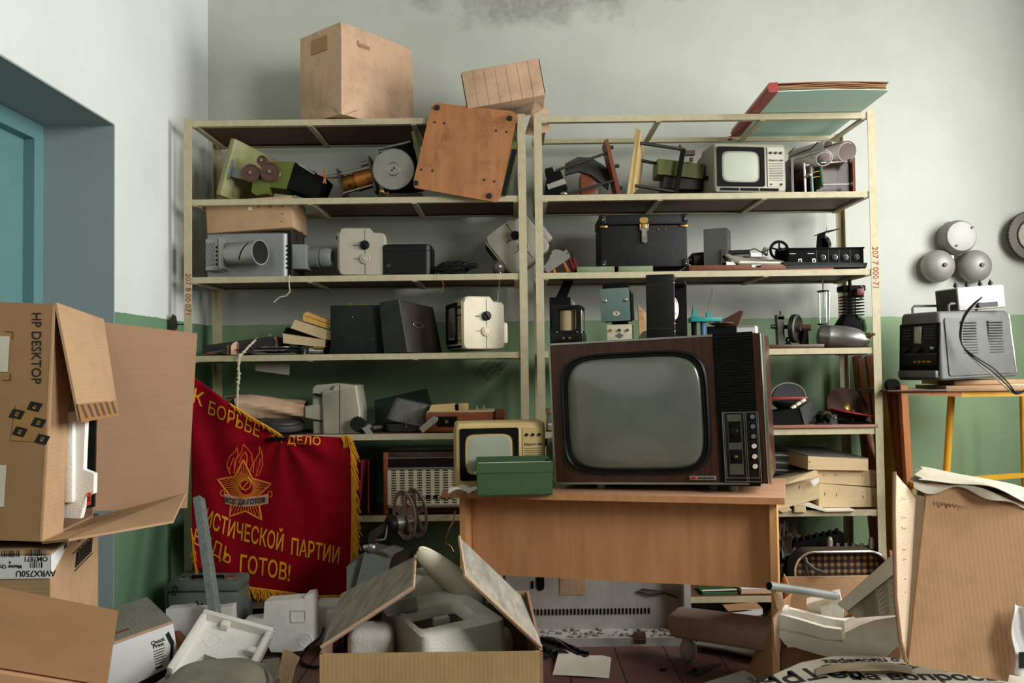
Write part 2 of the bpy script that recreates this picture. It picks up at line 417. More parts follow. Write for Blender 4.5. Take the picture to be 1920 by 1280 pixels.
SILVER = paint('silver_hammer_paint', (150, 152, 150), 0.38, 0.55, 0.25, None, 20, 0.15)
BRASS = metal('brass', (172, 136, 76), 0.35); COPPER = metal('copper_drum', (196, 128, 66), 0.4, 0.4, 8)
CREAM = paint('cream_plastic', (226, 216, 190), 0.42, dirt=0.3, scale=5, dirtcol=(150, 128, 92))
YELC = paint('yellowed_plastic', (206, 180, 124), 0.42, dirt=0.3, scale=5, dirtcol=(150, 118, 70))
GREYP = paint('grey_beige_plastic', (170, 165, 146), 0.45, dirt=0.25, scale=6)
GREYT = paint('warm_grey_plastic', (150, 146, 130), 0.45, dirt=0.25, scale=6)
SCRN = glassy('picture_tube_grey', (150, 157, 138), 0.42, (165, 168, 150), 0.5, 0.05)
SCRD = glassy('picture_tube_dark', (92, 96, 87), 0.10, (118, 120, 108), 0.5)
RUBBER = paint('rubber', (26, 25, 24), 0.6, dirt=0.3, dirtcol=(60, 56, 50))
OLIVE = paint('olive_green_paint', (92, 102, 36), 0.5, dirt=0.5, scale=8, dirtcol=(58, 52, 28))
MOSS = paint('mossy_cream_paint', (150, 148, 104), 0.55, dirt=0.6, scale=10, dirtcol=(92, 104, 44))
GRGREY = paint('grey_green_paint', (108, 115, 110), 0.5, dirt=0.35, dirtcol=(60, 60, 54))
TEALP = paint('teal_hammer_paint', (106, 130, 124), 0.45, dirt=0.2, scale=20, bump=0.15)
TEALB = paint('teal_plastic', (28, 138, 132), 0.4, dirt=0.15)
GREYH = paint('grey_hammer_paint', (94, 94, 91), 0.5, 0.1, 0.25, None, 20, 0.2)
DGREY = paint('dark_grey_paint', (46, 47, 47), 0.5, dirt=0.4, dirtcol=(86, 79, 69), spec=0.3)
BAKE = paint('brown_bakelite', (86, 58, 44), 0.35, dirt=0.3)
DRED = paint('dark_red_plastic', (92, 26, 24), 0.45, dirt=0.4)
REDP = paint('red_plastic', (150, 34, 30), 0.4, dirt=0.3)
WPLY = wood('varnished_plywood', (174, 118, 76), (148, 96, 58), 2, 7, 0.42, 7, 0.6, (70, 42, 26))
WPINE = wood('orange_pine', (176, 112, 64), (140, 84, 46), 2, 8, 0.45)
WDARK = wood('dark_walnut_veneer', (76, 42, 29), (42, 23, 16), 2, 12, 0.28, 22)
WDESK = wood('beech_laminate', (198, 146, 102), (180, 126, 84), 2, 6, 0.42, 10)
WDESKT = wood('beech_desktop', (190, 146, 116), (160, 118, 92), 0, 6, 0.45, 10)
WDESKL = wood('beech_leg_laminate', (222, 170, 114), (200, 144, 92), 2, 6, 0.42, 10)
WBOX = wood('orange_veneer', (146, 82, 48), (112, 58, 34), 0, 8, 0.35)
WRED = wood('reddish_timber', (140, 72, 38), (98, 46, 26), 2, 6, 0.45)
WRAW = wood('raw_timber', (176, 142, 104), (136, 104, 72), 0, 8, 0.7, 10, 0.3)
WGREY = wood('weathered_grey_timber', (150, 156, 152), (104, 112, 110), 2, 14, 0.7, 20, 0.3, (60, 60, 56))
WYEL = wood('yellow_edge_timber', (186, 164, 108), (150, 122, 76), 2, 8, 0.5, 10)
YEL = paint('yellow_enamel', (222, 166, 44), 0.4, dirt=0.25, scale=10, dirtcol=(150, 92, 30))
YELB = paint('ochre_plastic', (214, 164, 84), 0.4, dirt=0.15)
GBOX = paint('green_cloth_board', (52, 82, 46), 0.6, dirt=0.25, scale=10, dirtcol=(30, 54, 38), bump=0.3)
CLOTHR = paint('dark_red_cloth', (110, 14, 24), 0.8, dirt=0.2)
GOLD = paint('gold_thread', (228, 158, 36), 0.6, dirt=0.35, scale=30, dirtcol=(150, 92, 20))
ORANGE = paint('orange_thread', (222, 128, 36), 0.6, dirt=0.3, scale=30)
CREAMW = paint('cream_rope', (196, 184, 160), 0.85, dirt=0.3, scale=30)
PIPE = paint('grey_pipe_paint', (140, 144, 138), 0.45, dirt=0.35, dirtcol=(84, 84, 76))
HEAT = paint('dirty_white_enamel', (186, 184, 178), 0.45, dirt=0.55, scale=5, dirtcol=(96, 88, 76))
BAG = paint('black_bag', (26, 26, 27), 0.25, dirt=0.3, dirtcol=(60, 58, 54))
GLASS = clear('clear_glass', (0.86, 0.9, 0.88, 1), 0.16); PANE = clear('window_pane', (0.97, 0.98, 0.98, 1), 0.04)
PLASTIC = clear('clear_plastic_bag', (0.8, 0.84, 0.82, 1), 0.25)

# ------------------------------------------------------------------ setting
WB, WL, CE, WF = 4.55, -1.62, 3.9, -2.3      # back wall, left wall, ceiling, wall behind the camera
DY0, DY1, DZ = 2.4, 3.47, 2.22
struct('floor', MB().box(WL-0.35, WX+0.3, WF-0.2, WB+0.2, -0.1, 0), MF)
struct('ceiling', MB().box(WL-0.35, WX+0.3, WF-0.2, WB+0.2, CE, CE+0.1), CEIL)
struct('wall_back', MB().box(WL-0.35, WX+0.3, WB, WB+0.2, 0, CE), MW)
MWD = dado_wall('bounce_cutting_wall_paint', (120, 122, 114), (104, 106, 98), (66, 84, 68), (56, 74, 58))  # dark colour made up for the unseen walls, to cut bounced light
struct('wall_front', MB().box(WL-0.35, WX+0.3, WF-0.2, WF, 0, CE), MWD)
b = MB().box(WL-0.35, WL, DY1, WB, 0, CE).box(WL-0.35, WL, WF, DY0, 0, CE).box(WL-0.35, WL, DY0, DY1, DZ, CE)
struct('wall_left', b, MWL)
WIN = [(1.9, 3.6), (-1.05, 0.65)]; WZ0, WZ1 = 1.2, 3.75
b = MB().box(WX, WX+0.2, WF, WB, 0, WZ0).box(WX, WX+0.2, WF, WB, WZ1, CE)
for y0, y1 in ((WF, WIN[1][0]), (WIN[1][1], WIN[0][0]), (WIN[0][1], WB)): b.box(WX, WX+0.2, y0, y1, WZ0, WZ1)
struct('wall_right', b, MWD)
for k, (y0, y1) in enumerate(WIN):
    e = bpy.data.objects.new('window_%d' % (k+1), None); COL.objects.link(e); e['kind'] = 'structure'
    b = MB(); X0, X1 = WX+0.06, WX+0.11; t = 0.05
    b.box(X0, X1, y0, y1, WZ0, WZ0+t).box(X0, X1, y0, y1, WZ1-t, WZ1).box(X0, X1, y0, y0+t, WZ0+t, WZ1-t).box(X0, X1, y1-t, y1, WZ0+t, WZ1-t)
    b.box(X0, X1, (y0+y1)/2-t/2, (y0+y1)/2+t/2, WZ0+t, WZ1-t)
    struct('window_frame', b, WHITE, e)
    struct('window_pane', MB().box(WX+0.08, WX+0.085, y0+t, y1-t, WZ0+t, WZ1-t), PANE, e)
# door recess and the teal door
struct('trim_1', MB().box(WL-0.34, WL+0.002, DY1-0.006, DY1+0.001, 0, DZ).box(WL-0.34, WL+0.002, DY0, DY1-0.006, DZ-0.006, DZ+0.001), REVEAL)
DX = -1.905
dm = bpy.data.objects.new('door_1', None); COL.objects.link(dm); dm['kind'] = 'structure'
b = MB().box(DX-0.07, DX, DY1-0.075, DY1-0.007, 0, DZ-0.007).box(DX-0.07, DX, DY0, DY1-0.075, DZ-0.075, DZ-0.007)
struct('door_frame', b, TEAL, dm)
b = MB().box(DX-0.09, DX-0.045, DY0, DY1-0.06, 0.01, DZ-0.05)
for z0, z1 in ((0.2, 0.95), (1.1, 1.95)): b.box(DX-0.046, DX-0.035, DY0+0.15, DY1-0.25, z0, z1, None, 0.01)
struct('door_leaf', b, TEAL, dm)

# ------------------------------------------------------------------ shelving units
SF, SB = 4.0, 4.42                    # front and rear of the shelving
ZS = [2.375, 2.0, 1.632, 1.262, 0.886, 0.506, 0.112]   # rail centres
TOP = 0.016                           # rail centre -> board top
def shelving(name, label, x0, x1, boards, number, numx, numy):
    t = Thing(name, label, 'shelving', (0, SF, 0), 0, 'steel shelving units')
    wv, th = 0.037, 0.004
    for (x, sx) in ((x0, 1), (x1, -1)):
        for (y, sy) in ((SF, 1), (SB, -1)):
            b = MB()
            xa, xb = sorted((x-sx*wv/2, x+sx*wv/2)); ya, yb = sorted((y, y+sy*th))
            b.box(xa, xb, ya, yb, 0, 2.40)
            xo = x-sx*wv/2; xa, xb = sorted((xo, xo+sx*th)); ya, yb = sorted((y+sy*th, y+sy*wv))
            b.box(xa, xb, ya, yb, 0, 2.40)
            p = t.part('upright', b, SHELF, True)
    for k, z in enumerate(ZS):
        b = MB()
        xa, xb = x0+wv/2, x1-wv/2
        b.box(xa-0.03, xb+0.03, SF+0.005, SF+0.009, z-0.014, z+0.014).box(xa-0.01, xb+0.01, SF+0.009, SF+0.034, z-0.014, z-0.010)
        b.box(xa-0.03, xb+0.03, SB-0.009, SB-0.005, z-0.014, z+0.014).box(xa-0.01, xb+0.01, SB-0.034, SB-0.009, z-0.014, z-0.010)
        for xc in (xa+0.012, xb-0.012) + tuple(xa+(xb-xa)*q for q in (0.36, 0.68)): b.box(xc-0.012, xc+0.012, SF+0.009, SB-0.009, z-0.018, z-0.006)
        t.part('rail', b, SHELF, True)
        if boards[k]:
            bx0, bx1 = boards[k]
            t.part('shelf_board', MB().box(bx0, bx1, SF+0.012, SB-0.012, z+0.002-0.006, z+TOP-0.004), PLY, True, label='brown plywood shelf board')
    m = FR(numx, SF-0.001, numy, -90)
    t.part('stencilled_number', txt(number, 0.038, m, sx=1.0, ext=0.0002), INKR, True)
    return t
XA, XB, XC, XD = -1.52, 0.0575, 0.1345, 1.712
full = (XA+0.02, XB-0.02); fullr = (XC+0.02, XD-0.02)
ZNL = P(350, 552, SF).z; ZNR = P(1640, 502, SF).z
UL = shelving('shelving_unit', 'cream steel shelving unit beside the teal door wall, numbered 207 8 on its post', XA, XB,
         [full, (wx(606, 4.2, 2.0), XB-0.02), full, full, full, full, full], '207 8 00·071', XA+0.001, ZNL)
UR = shelving('shelving_unit', 'cream steel shelving unit behind the big television, open frame without a top board', XC, XD,
         [None, fullr, fullr, fullr, fullr, fullr, fullr], '207 7 000·71', XD+0.001, ZNR)
def ztop(k): return ZS[k]+TOP
# ------------------------------------------------------------------ on top of the shelving
def carton_edges(b, w, d, h, th=0.006):
    pass
# the big carton standing with one corner to the room
c0 = P(640, 214, 3.95); zt = ZS[0]+0.02
t = Thing('cardboard_carton', 'big old tan carton standing corner forward on top of the shelving', 'box', (c0.x, 3.95, zt), 50)
b = MB()
W1, W2, H = 0.455, 0.312, 0.435
def bigfn(x, y, z):   # small dents and a crushed lower edge
    k = max(0, 1-z/0.06); return (x+0.004*math.sin(9*z+3*y), y+0.004*math.sin(11*z+5*x)+0.012*k*math.sin(14*x), z)
n = 10
for (f0, f1) in (((0, 0), (W1, 0)), ((W1, 0), (W1, W2)), ((W1, W2), (0, W2)), ((0, W2), (0, 0))):
    b.grid(lambda u, v: bigfn(f0[0]+(f1[0]-f0[0])*u, f0[1]+(f1[1]-f0[1])*u, 0.0+H*v), n, n)
b.grid(lambda u, v: (W1*u, W2*v, H-0.002), 2, 2).grid(lambda u, v: (W1*u, W2*v, 0.0), 2, 2)
t.part('carton_body', b, CARDD)
b = MB().slab([(0.02, -0.004, 0.0), (0.30, -0.006, 0.0), (0.26, -0.012, 0.035), (0.10, -0.014, 0.04)], 0.004, (0, 1, 0))
b.slab([(-0.006, 0.02, 0.0), (-0.006, 0.24, 0.0), (-0.013, 0.2, 0.032), (-0.014, 0.06, 0.04)], 0.004, (1, 0, 0))
t.part('torn_flap', b, CARDD)
b = MB().box(0.10, 0.17, -0.0055, 0.002, 0.345, 0.365).box(0.095, 0.103, -0.007, 0, 0.35, 0.375)
t.part('hand_hole', b, CARDIN)
t.part('tape_patch', MB().box(-0.006, 0.0, 0.10, 0.22, 0.33, 0.40), CARDB)
# the small tilted carton
a0, a1, a2 = P(877, 204, 3.97), P(1022, 178, 3.97), P(866, 135, 3.97)
m = frame(a0, a1-a0, V((0, 1, 0.02)))
wd, hh = (a1-a0).length, (a2-a0).length
t = Thing('cardboard_carton', 'small tan carton tilted on top of the shelving above the wooden board', 'box', m=m)
b = MB(); z0 = 0
b.box(0, wd, 0, 0.30, 0, hh, None, 0.004)
t.part('carton_body', b, CARDD)
t.part('dark_edge', MB().box(-0.003, 0.0, 0.002, 0.28, 0.01, hh-0.01).box(wd, wd+0.003, 0.002, 0.28, 0.01, hh-0.004), BLKM, label='dark taped edge of the carton')
for k in range(6): pass
b = MB(); 
for k in range(1, 7): b.box(wd*k/7-0.0012, wd*k/7+0.0012, -0.0008, 0, 0.0, hh-0.004)
t.part('stain_stripe', b, card('stained_board', (182, 142, 112), 0, 110, 0.3))
b = MB().slab([P(1003, 212, 4.0), P(1028, 200, 4.0), P(1026, 218, 4.03), P(1033, 246, 4.06), P(1012, 250, 4.06)], 0.004)
b.slab([P(984, 252, 4.1), P(1003, 190, 4.05), P(1027, 212, 4.06), P(1000, 255, 4.1)], 0.004)
t.part('torn_flap', b, CARDD, True)
# the wooden instrument base with rubber feet
bp = [(818, 193), (960, 208), (970, 216), (938, 370), (928, 379), (778, 352), (774, 344), (808, 202)]
m0 = P(872, 378, 3.965)
t = Thing('apparatus_base_board', 'square varnished wooden board with black rubber feet leaning on the shelving front', 'apparatus', m0)
def bpt(px, py, dy=0.0): return P(px, py, 3.955+0.02*(378-py)/185+dy)
t.part('base_board', MB().slab([bpt(*q) for q in bp], 0.016), WPLY, True)
def feet(lst, r, h, name, mt):
    for (px, py) in lst:
        p = bpt(px, py); t.part(name, MB().rod(p+V((0, 0.002, 0)), p-V((0, h, 0)), [(r, 0), (r, h*0.6), (r*0.75, h), (r*0.3, h), (r*0.3, h*0.7)], 18), mt, True)
feet([(820, 202), (956, 222), (780, 343), (918, 367)], 0.0125, 0.014, 'rubber_foot', RUBBER)
feet([(815, 229), (833, 231), (930, 245), (950, 247), (790, 318), (811, 320), (908, 337), (927, 340)], 0.006, 0.004, 'bolt', DARKM)
g = [P(962, 262, 4.0), P(970, 268, 4.0), P(946, 368, 4.0), P(934, 370, 4.0)]
b = MB().slab(g, 0.26)
t.part('green_housing', b, OLIVE, True, label='olive green housing behind the board')
b = MB().bar(P(966, 280, 4.0), P(945, 366, 4.0), 0.01, 0.02).bar(P(958, 264, 3.995), P(936, 368, 3.995), 0.006, 0.012)
t.part('edge_rail', b, BLK, True)
# red-spined folder board lying across the open top frame
t = Thing('portfolio_folder', 'worn board folder with teal lining and red spine lying across the open top frame', 'folder', (1.4, 4.05, 2.392))
zf = 2.393
A0, A1 = PZ(1447, 171, zf), PZ(1668, 171, zf); 
fy0 = 3.70; L0 = wx(1449, fy0, zf); L1 = wx(1667, fy0, zf); by0 = 4.43; K0 = wx(1378, by0, zf); K1 = wx(1556, by0, zf)
def fp(u, v, z): return (L0+(L1-L0)*u+((K0-L0)+(K1-L1-K0+L0)*u)*v, fy0+(by0-fy0)*v, zf+z+0.006*math.sin(3*u)*(1-v))
t.part('lower_cover', MB().grid(lambda u, v: fp(u, v, 0), 8, 8, 0.004), paint('teal_marbled_lining', (176, 212, 194), 0.7, dirt=0.5, scale=4, dirtcol=(206, 212, 196)), True, label='pale teal marbled cover board')
b = MB()
for k in range(5): b.grid(lambda u, v: fp(0.02+u*0.96, v*0.98+0.004*(k % 3), 0.006+0.0055*k+0.004*math.sin(7*u+k)*(1-v)), 8, 3, 0.0028)
t.part('page_stack', b, CARDB, True, label='dark layered sheets of the folder')
t.part('upper_cover', MB().grid(lambda u, v: fp(u, v, 0.034), 8, 6, 0.004), WRED, True)
b = MB().loft([[fp(-0.03, v, 0.0), fp(-0.045, v, 0.02), fp(-0.03, v, 0.042), fp(0.045, v, 0.043), fp(0.045, v, -0.002)] for v in (0, 0.25, 0.5, 0.75, 1.0)])
t.part('spine', b, REDP, True, label='red cloth spine')
t.part('spine_ribbon', MB().tube([fp(-0.03, 0.98, 0.0), fp(-0.08, 1.0, -0.004), fp(-0.09, 0.98, -0.02), fp(-0.04, 0.97, -0.015)], 0.006, 6), REDP, True)

# ------------------------------------------------------------------ a small portable television (several stand in the room)
def portable_tv(label, m, cab, front, screen, group='small portable televisions', dials=True, antenna=None, w=0.37, h=0.25, d=0.235, bez=BLKM, handle=True, slots=True):
    t = Thing('portable_television', label, 'television', m=m, group=group)
    prof = [(0.006, 0.012), (0.0, 0.03), (0.0, h-0.03), (0.012, h-0.004), (0.03, h), (d*0.66, h), (d*0.74, h-0.022), (d-0.012, h-0.026), (d, h-0.04), (d, 0.02), (d-0.014, 0.006), (0.02, 0.006)]
    k = 0.008
    cy = d/2; cz = h/2
    def shr(q, e): return [(cy+(y-cy)*(1-e), cz+(z-cz)*(1-e)) for y, z in q]
    rings = []
    for x, e in ((-w/2, 0.05), (-w/2+k, 0.0), (w/2-k, 0.0), (w/2, 0.05)): rings.append([(x, y, z) for y, z in shr(prof, e)])
    t.part('cabinet', MB().loft(rings), cab)
    hb = MB(); hb.box(-w*0.26, w*0.26, d-0.005, d+0.045, 0.035, h*0.55, None, 0.014)
    t.part('rear_hump', hb, cab)
    # front: dark mask, tube, control strip
    sx, sw, shh = -w*0.135, w*0.66, h*0.77; zc = h*0.53
    fm = FR(sx, 0, zc)
    t.part('screen_mask', MB().ring(rrect(sw, shh, 0.008, 5), sq(sw*0.82, shh*0.80, 5.5, 24), -0.002, 0.006, fm), bez)
    out = sq(sw*0.84, shh*0.82, 5.5, 48)
    b = MB(); rr = []
    for q, bz in ((1.0, 0.0), (0.85, 0.0022), (0.6, 0.0042), (0.3, 0.0055), (0.02, 0.006)): rr.append([fm @ V((x*q, y*q, bz-0.002)) for x, y in out])
    b.loft(rr); t.part('screen', b, screen)
    cx = w*0.355; cw = w*0.235
    t.part('control_strip', MB().prism(rrect(cw, shh, 0.004, 3), 0.0, 0.004, FR(cx, 0, zc)), front)
    for q in (-1, 0, 1): t.part('knob', MB().cyl((cx+q*cw*0.3, 0.0, zc+shh*0.36), (cx+q*cw*0.3, -0.012, zc+shh*0.36), 0.0065, 0.0055, 16), BLK)
    b = MB()
    for q in range(11): b.box(cx-cw*0.42, cx+cw*0.42, -0.0052, -0.0035, zc-shh*0.34+q*shh*0.043, zc-shh*0.34+q*shh*0.043+0.0018)
    t.part('speaker_grille', b, BLKM if front is not YELC else BAKE)
    for q, r in ((-0.3, 0.004), (0.3, 0.006)): t.part('socket', MB().cyl((cx+q*cw, 0, zc-shh*0.44), (cx+q*cw, -0.008, zc-shh*0.44), r, r, 12), BLK)
    t.part('maker_script', txt('Юность-406', 0.0135, FR(cx, -0.0045, zc+shh*0.17), bold=0.0003, sx=0.95, shear=0.2), INK)
    b = MB()
    for q in range(3): b.box(-w*0.42+q*w*0.28, -w*0.42+q*w*0.28+w*0.25, -0.003, 0.004, 0.017, 0.028)
    if slots: t.part('foot_vent', b, BLKM)
    # right side: tuning dial, ring and seam
    X = w/2
    t.part('side_seam', MB().box(X-0.002, X+0.0008, d*0.555, d*0.555+0.0022, 0.012, h-0.012), BLKM)
    dm_ = RT(X, d*0.56, h*0.64)
    if dials:
        q = t.part('tuning_dial', MB().lathe([(0.022, -0.002), (0.022, 0.012), (0.018, 0.017), (0.004, 0.018)], dm_, 28), BLK)
        t.part('dial_grip', MB().box(-0.004, 0.004, -0.018, 0.018, 0.016, 0.026, dm_ @ RZ(35), 0.002), BLK, parent=q)
        dm2 = RT(X, d*0.56, h*0.36)
        t.part('second_dial', MB().lathe([(0.024, -0.002), (0.024, 0.006), (0.021, 0.008), (0.016, 0.006), (0.014, 0.010), (0.003, 0.011)], dm2, 28), cab)
        b = MB()
        for q in range(5): b.box(X-0.001, X+0.001, d*0.56-0.055+q*0.005, d*0.56-0.055+q*0.005+0.0028, h*0.62, h*0.62+0.006).box(X-0.001, X+0.001, d*0.56-0.052+q*0.005, d*0.56-0.052+q*0.005+0.0025, h*0.355, h*0.355+0.004)
        t.part('dial_marks', b, INK)
    if handle:
        b = MB().tube([(-w*0.34, d*0.12, h-0.002), (-w*0.34, d*0.14, h+0.012), (-w*0.3, d*0.15, h+0.016), (w*0.3, d*0.15, h+0.016), (w*0.34, d*0.14, h+0.012), (w*0.34, d*0.12, h-0.002)], 0.004, 8)
        if antenna: pass
    if antenna:
        mi = m.inverted(); a, q = mi @ V(antenna[0]), mi @ V(antenna[1]); dd = (q-a)
        p = t.part('aerial', MB().cyl(a, a+dd*0.5, 0.0042, 0.0042, 10).cyl(a+dd*0.5, q, 0.003, 0.003, 10), CHROME, label='chrome telescopic aerial')
        t.part('aerial_tip', MB().sphere(q, 0.006), CHROME, parent=p)
    return t
# ------------------------------------------------------------------ left unit, upper shelf: green pulley rig, coil drums, gear motor
z2 = ztop(1)
Yp = 4.06
def sq4(l, Y): return [P(x, y, Y) for x, y in l]
zc = P(450, 372, 4.1).z
# carton that pokes up between two shelves (its top carries the pulley rig)
zpj = P(470, 437, 4.12).z                # top of the projector
a0, a1 = P(388, 438, 4.06), P(549, 426, 4.06)
m = frame((a0.x, a0.y, a0.z), a1-a0, V((0.06, 1, 0)))
t = Thing('cardboard_carton', 'long flat worn carton lying on top of the silver projector', 'box', m=m)
L, Hc = (a1-a0).length, 0.155
b = MB().box(0, L, 0, 0.30, 0, Hc, None, 0.006)
t.part('carton_body', b, CARDX)
b = MB()
for (x, z) in ((0.255, 0.12), (0.31, 0.115)): b.prism(circ(0.013, 14, x, z), 0.0, 0.0012, RX(90))
t.part('tape_scrap', b, metal('glossy_brown_tape', (150, 96, 40), 0.25, 0.2, 9, 0.0))
t.part('label_scrap', MB().box(0.205, 0.222, -0.002, 0, 0.098, 0.112), WHITE)
b = MB()
for k in range(4): b.box(0.355+0.004*k, 0.366+0.004*k, -0.0015, 0.001, 0.03+0.036*k, 0.033+0.036*k)
t.part('staple', b, INK)
# pulley rig
t = Thing('pulley_apparatus', 'mossy green tipped apparatus with three brown pulleys on a cream base board', 'apparatus', P(470, 366, Yp))
m = frame(P(404, 364, 4.05), P(432, 258, 4.05)-P(404, 364, 4.05), V((0.32, 0.8, -0.10)))
hL = (P(432, 258, 4.05)-P(404, 364, 4.05)).length
t.part('base_board', MB().box(0, hL, 0, 0.34, -0.03, 0.0, m, 0.006), MOSS, True)
t.part('bracket', MB().bar(P(432, 322, 4.07), P(468, 330, 4.05), 0.018, 0.045).box(-0.008, 0.008, -0.012, 0.012, -0.05, 0.05, TR(*P(431, 318, 4.06)) @ RY(14), 0.006), GRGREY, True)
for (px, py, r) in ((470, 324, 0.043), (506, 322, 0.046), (491, 301, 0.025)):
    p = P(px, py, 4.035)
    b = MB().rod(p+V((0, 0.03, 0)), p-V((0, 0.0, 0)), [(r, 0), (r, 0.004), (r*0.86, 0.01), (r*0.86, 0.018), (r, 0.024), (r, 0.03), (r*0.88, 0.031), (r*0.82, 0.026), (r*0.3, 0.026), (r*0.28, 0.032), (0.002, 0.033)], 32)
    q = t.part('pulley', b, BAKE, True, label='brown grooved pulley wheel')
    t.part('axle_nut', MB().rod(p, p-V((0, 0.012, 0)), [(0.007, 0), (0.007, 0.008), (0.003, 0.009), (0.003, 0.014)], 6), STEEL, True, q)
t.part('green_block', MB().slab(sq4([(505, 303), (552, 303), (536, 354), (498, 350)], 4.06), 0.16), OLIVE, True)
t.part('green_foot', MB().slab(sq4([(474, 338), (510, 330), (502, 362), (480, 366), (471, 360)], 4.055), 0.1), OLIVE, True)
t.part('motor_box', MB().slab(sq4([(553, 304), (610, 332), (594, 371), (536, 352)], 4.07), 0.18), BLKM, True)
t.part('clamp_screw', MB().bar(P(560, 308, 4.05), P(590, 326, 4.05), 0.006, 0.006), STEEL, True)
# coil drums in a frame
t = Thing('coil_apparatus', 'steel frame with two copper coloured drums and a wooden star knob', 'apparatus', P(660, 370, 4.08))
for (xa, ya, xb, yb) in ((630, 316, 642, 366), (689, 292, 703, 358)):
    t.part('end_plate', MB().slab([P(xa, ya, 4.05), P(xa+4, ya, 4.05), P(xb+3, yb, 4.05), P(xb-2, yb, 4.05)], 0.16), DARKM, True)
for (xa, ya, xb, yb, Y) in ((634, 328, 694, 314, 4.06), (644, 362, 701, 346, 4.06), (634, 326, 694, 312, 4.19), (644, 362, 701, 346, 4.19)):
    t.part('tie_rod', MB().cyl(P(xa, ya, Y), P(xb, yb, Y), 0.005), STEEL, True)
p0, p1, pm = P(642, 348, 4.12), P(700, 332, 4.12), P(669, 341, 4.12)
b = MB().cyl(p0, pm, 0.043, 0.043, 28); t.part('drum', b, metal('dark_copper', (150, 98, 46), 0.45, 0.4, 8), True)
b = MB().cyl(pm, p1, 0.049, 0.049, 28); t.part('drum', b, COPPER, True)
for (px, py) in ((656, 347), (689, 334)):
    p = P(px, py, 4.073); t.part('drum_hole', MB().cyl(p+V((0, 0.01, 0)), p-V((0, 0.001, 0)), 0.005, 0.005, 12), BLKM, True)
p = P(609, 331, 4.06); q = t.part('star_knob', MB().sphere(p, 0.008), WPINE, True)
for k in range(6):
    a = k*60+20; e = p+V((0.012*math.cos(R(a))*0.3, 0.012*math.sin(R(a)), 0)) ; d = V((0.12*math.cos(R(a)), 0.5*math.sin(R(a)*1), math.sin(R(a*1.0))))
    e = p+V((0.25*math.sin(R(a)), 0.35*math.cos(R(a)), math.cos(R(a+15)))).normalized()*0.038
    t.part('spoke', MB().cyl(p, e, 0.004, 0.0035, 8), WPINE, True, q)
t.part('shaft', MB().cyl(p, P(636, 330, 4.07), 0.008, 0.012, 14), STEEL, True)
t.part('pinion', MB().cyl(P(677, 309, 4.12), P(690, 305, 4.12), 0.012), STEEL, True)
t.part('frame_foot', MB().box(-0.09, 0.09, 0, 0.15, 0, 0.012, TR(P(665, 370, 4.06).x, 4.06, z2)), DARKM, True)
# gear motor
gp = P(738, 318, 4.045)
t = Thing('gear_wheel_motor', 'large toothed metal gear wheel on a dark motor stand', 'machine', (gp.x, 4.06, z2))
q = t.part('gear_wheel', MB().prism(gearpts(0.1, 0.006, 84), 0, 0.012, FR(*gp)), ALU, True, label='grey toothed disc')
p = gp-V((0, 0.012, 0)); t.part('hub', MB().rod(p+V((0, 0.002, 0)), p-V((0, 0.004, 0)), [(0.034, 0), (0.034, 0.003), (0.030, 0.006), (0.028, 0.004), (0.002, 0.004)], 32), ALU, True, q)
b = MB(); 
for dx in (-0.006, 0.004): b.cyl(p+V((dx, -0.003, dx)), p+V((dx, -0.0055, dx)), 0.004, 0.004, 10)
t.part('key_slot', b, BLKM, True, q)
t.part('motor_body', MB().slab(sq4([(710, 286), (770, 262), (790, 345), (720, 362)], 4.10), 0.16), BLKM, True)
t.part('back_plate', MB().slab([P(771, 246, 4.08), P(777, 244, 4.08), P(790, 300, 4.08), P(783, 306, 4.08)], 0.16), MOSS, True)
t.part('top_arm', MB().bar(P(708, 281, 4.09), P(770, 266, 4.09), 0.02, 0.008), GRGREY, True)
t.part('base_plate', MB().box(-0.08, 0.13, 0, 0.2, 0, 0.03, TR(gp.x, 4.07, z2)), DARKM, True)
b = MB().tube([P(718, 356, 4.05), P(722, 364, 4.03), P(728, 360, 4.03), P(726, 368, 4.03)], 0.006, 8); b.sphere(P(716, 359, 4.04), 0.014)
t.part('binding_post', b, BRASS, True)
# ------------------------------------------------------------------ left unit, second shelf
z3 = ztop(2)
# slide projector
x0, x1 = wx(389, 4.08, z3), wx(545, 4.08, z3); hP = P(470, 436, 4.08).z-z3
t = Thing('slide_projector', 'silver slide projector with large round lens tube facing the room', 'projector', (x0, 4.08, z3))
L = x1-x0
pl = []
for i in range(9): a = R(90*i/8); pl.append((L-0.05+0.05*math.sin(a), 0.05-0.05*math.cos(a)))
for i in range(9): a = R(90*i/8); pl.append((L-0.05+0.05*math.cos(a), 0.19+0.05*math.sin(a)))
pl += [(0, 0.24), (0, 0)]
t.part('lamp_house', MB().prism(pl, 0, hP, None, 0.006), SILVER)
b = MB(); 
for k in range(6): b.cyl((L-0.020, 0.012, hP*0.22+k*0.021), (L-0.018, 0.004, hP*0.22+k*0.021), 0.0045, 0.0045, 10)
t.part('vent_hole', b, BLKM)
xa = wx(397, 4.0, z3)-x0
bx = MB().box(0.015, 0.085, -0.075, 0.01, hP*0.13, hP*0.83, None, 0.008)
t.part('condenser_box', bx, SILVER)
t.part('condenser_flange', MB().box(0.083, 0.105, -0.085, 0.01, hP*0.16, hP*0.84, None, 0.003), ALU)
b = MB()
for i in range(6):
    for j in range(9): b.cyl((0.02+i*0.0075, -0.075, hP*0.24+j*0.0125+0.006*(i % 2)), (0.02+i*0.0075, -0.0762, hP*0.24+j*0.0125+0.006*(i % 2)), 0.0026, 0.0026, 6)
t.part('perforation', b, BLKM)
b = MB()
for k in range(5): b.cyl((0.070, -0.075, hP*0.27+k*0.02), (0.070, -0.0765, hP*0.27+k*0.02), 0.005, 0.005, 10)
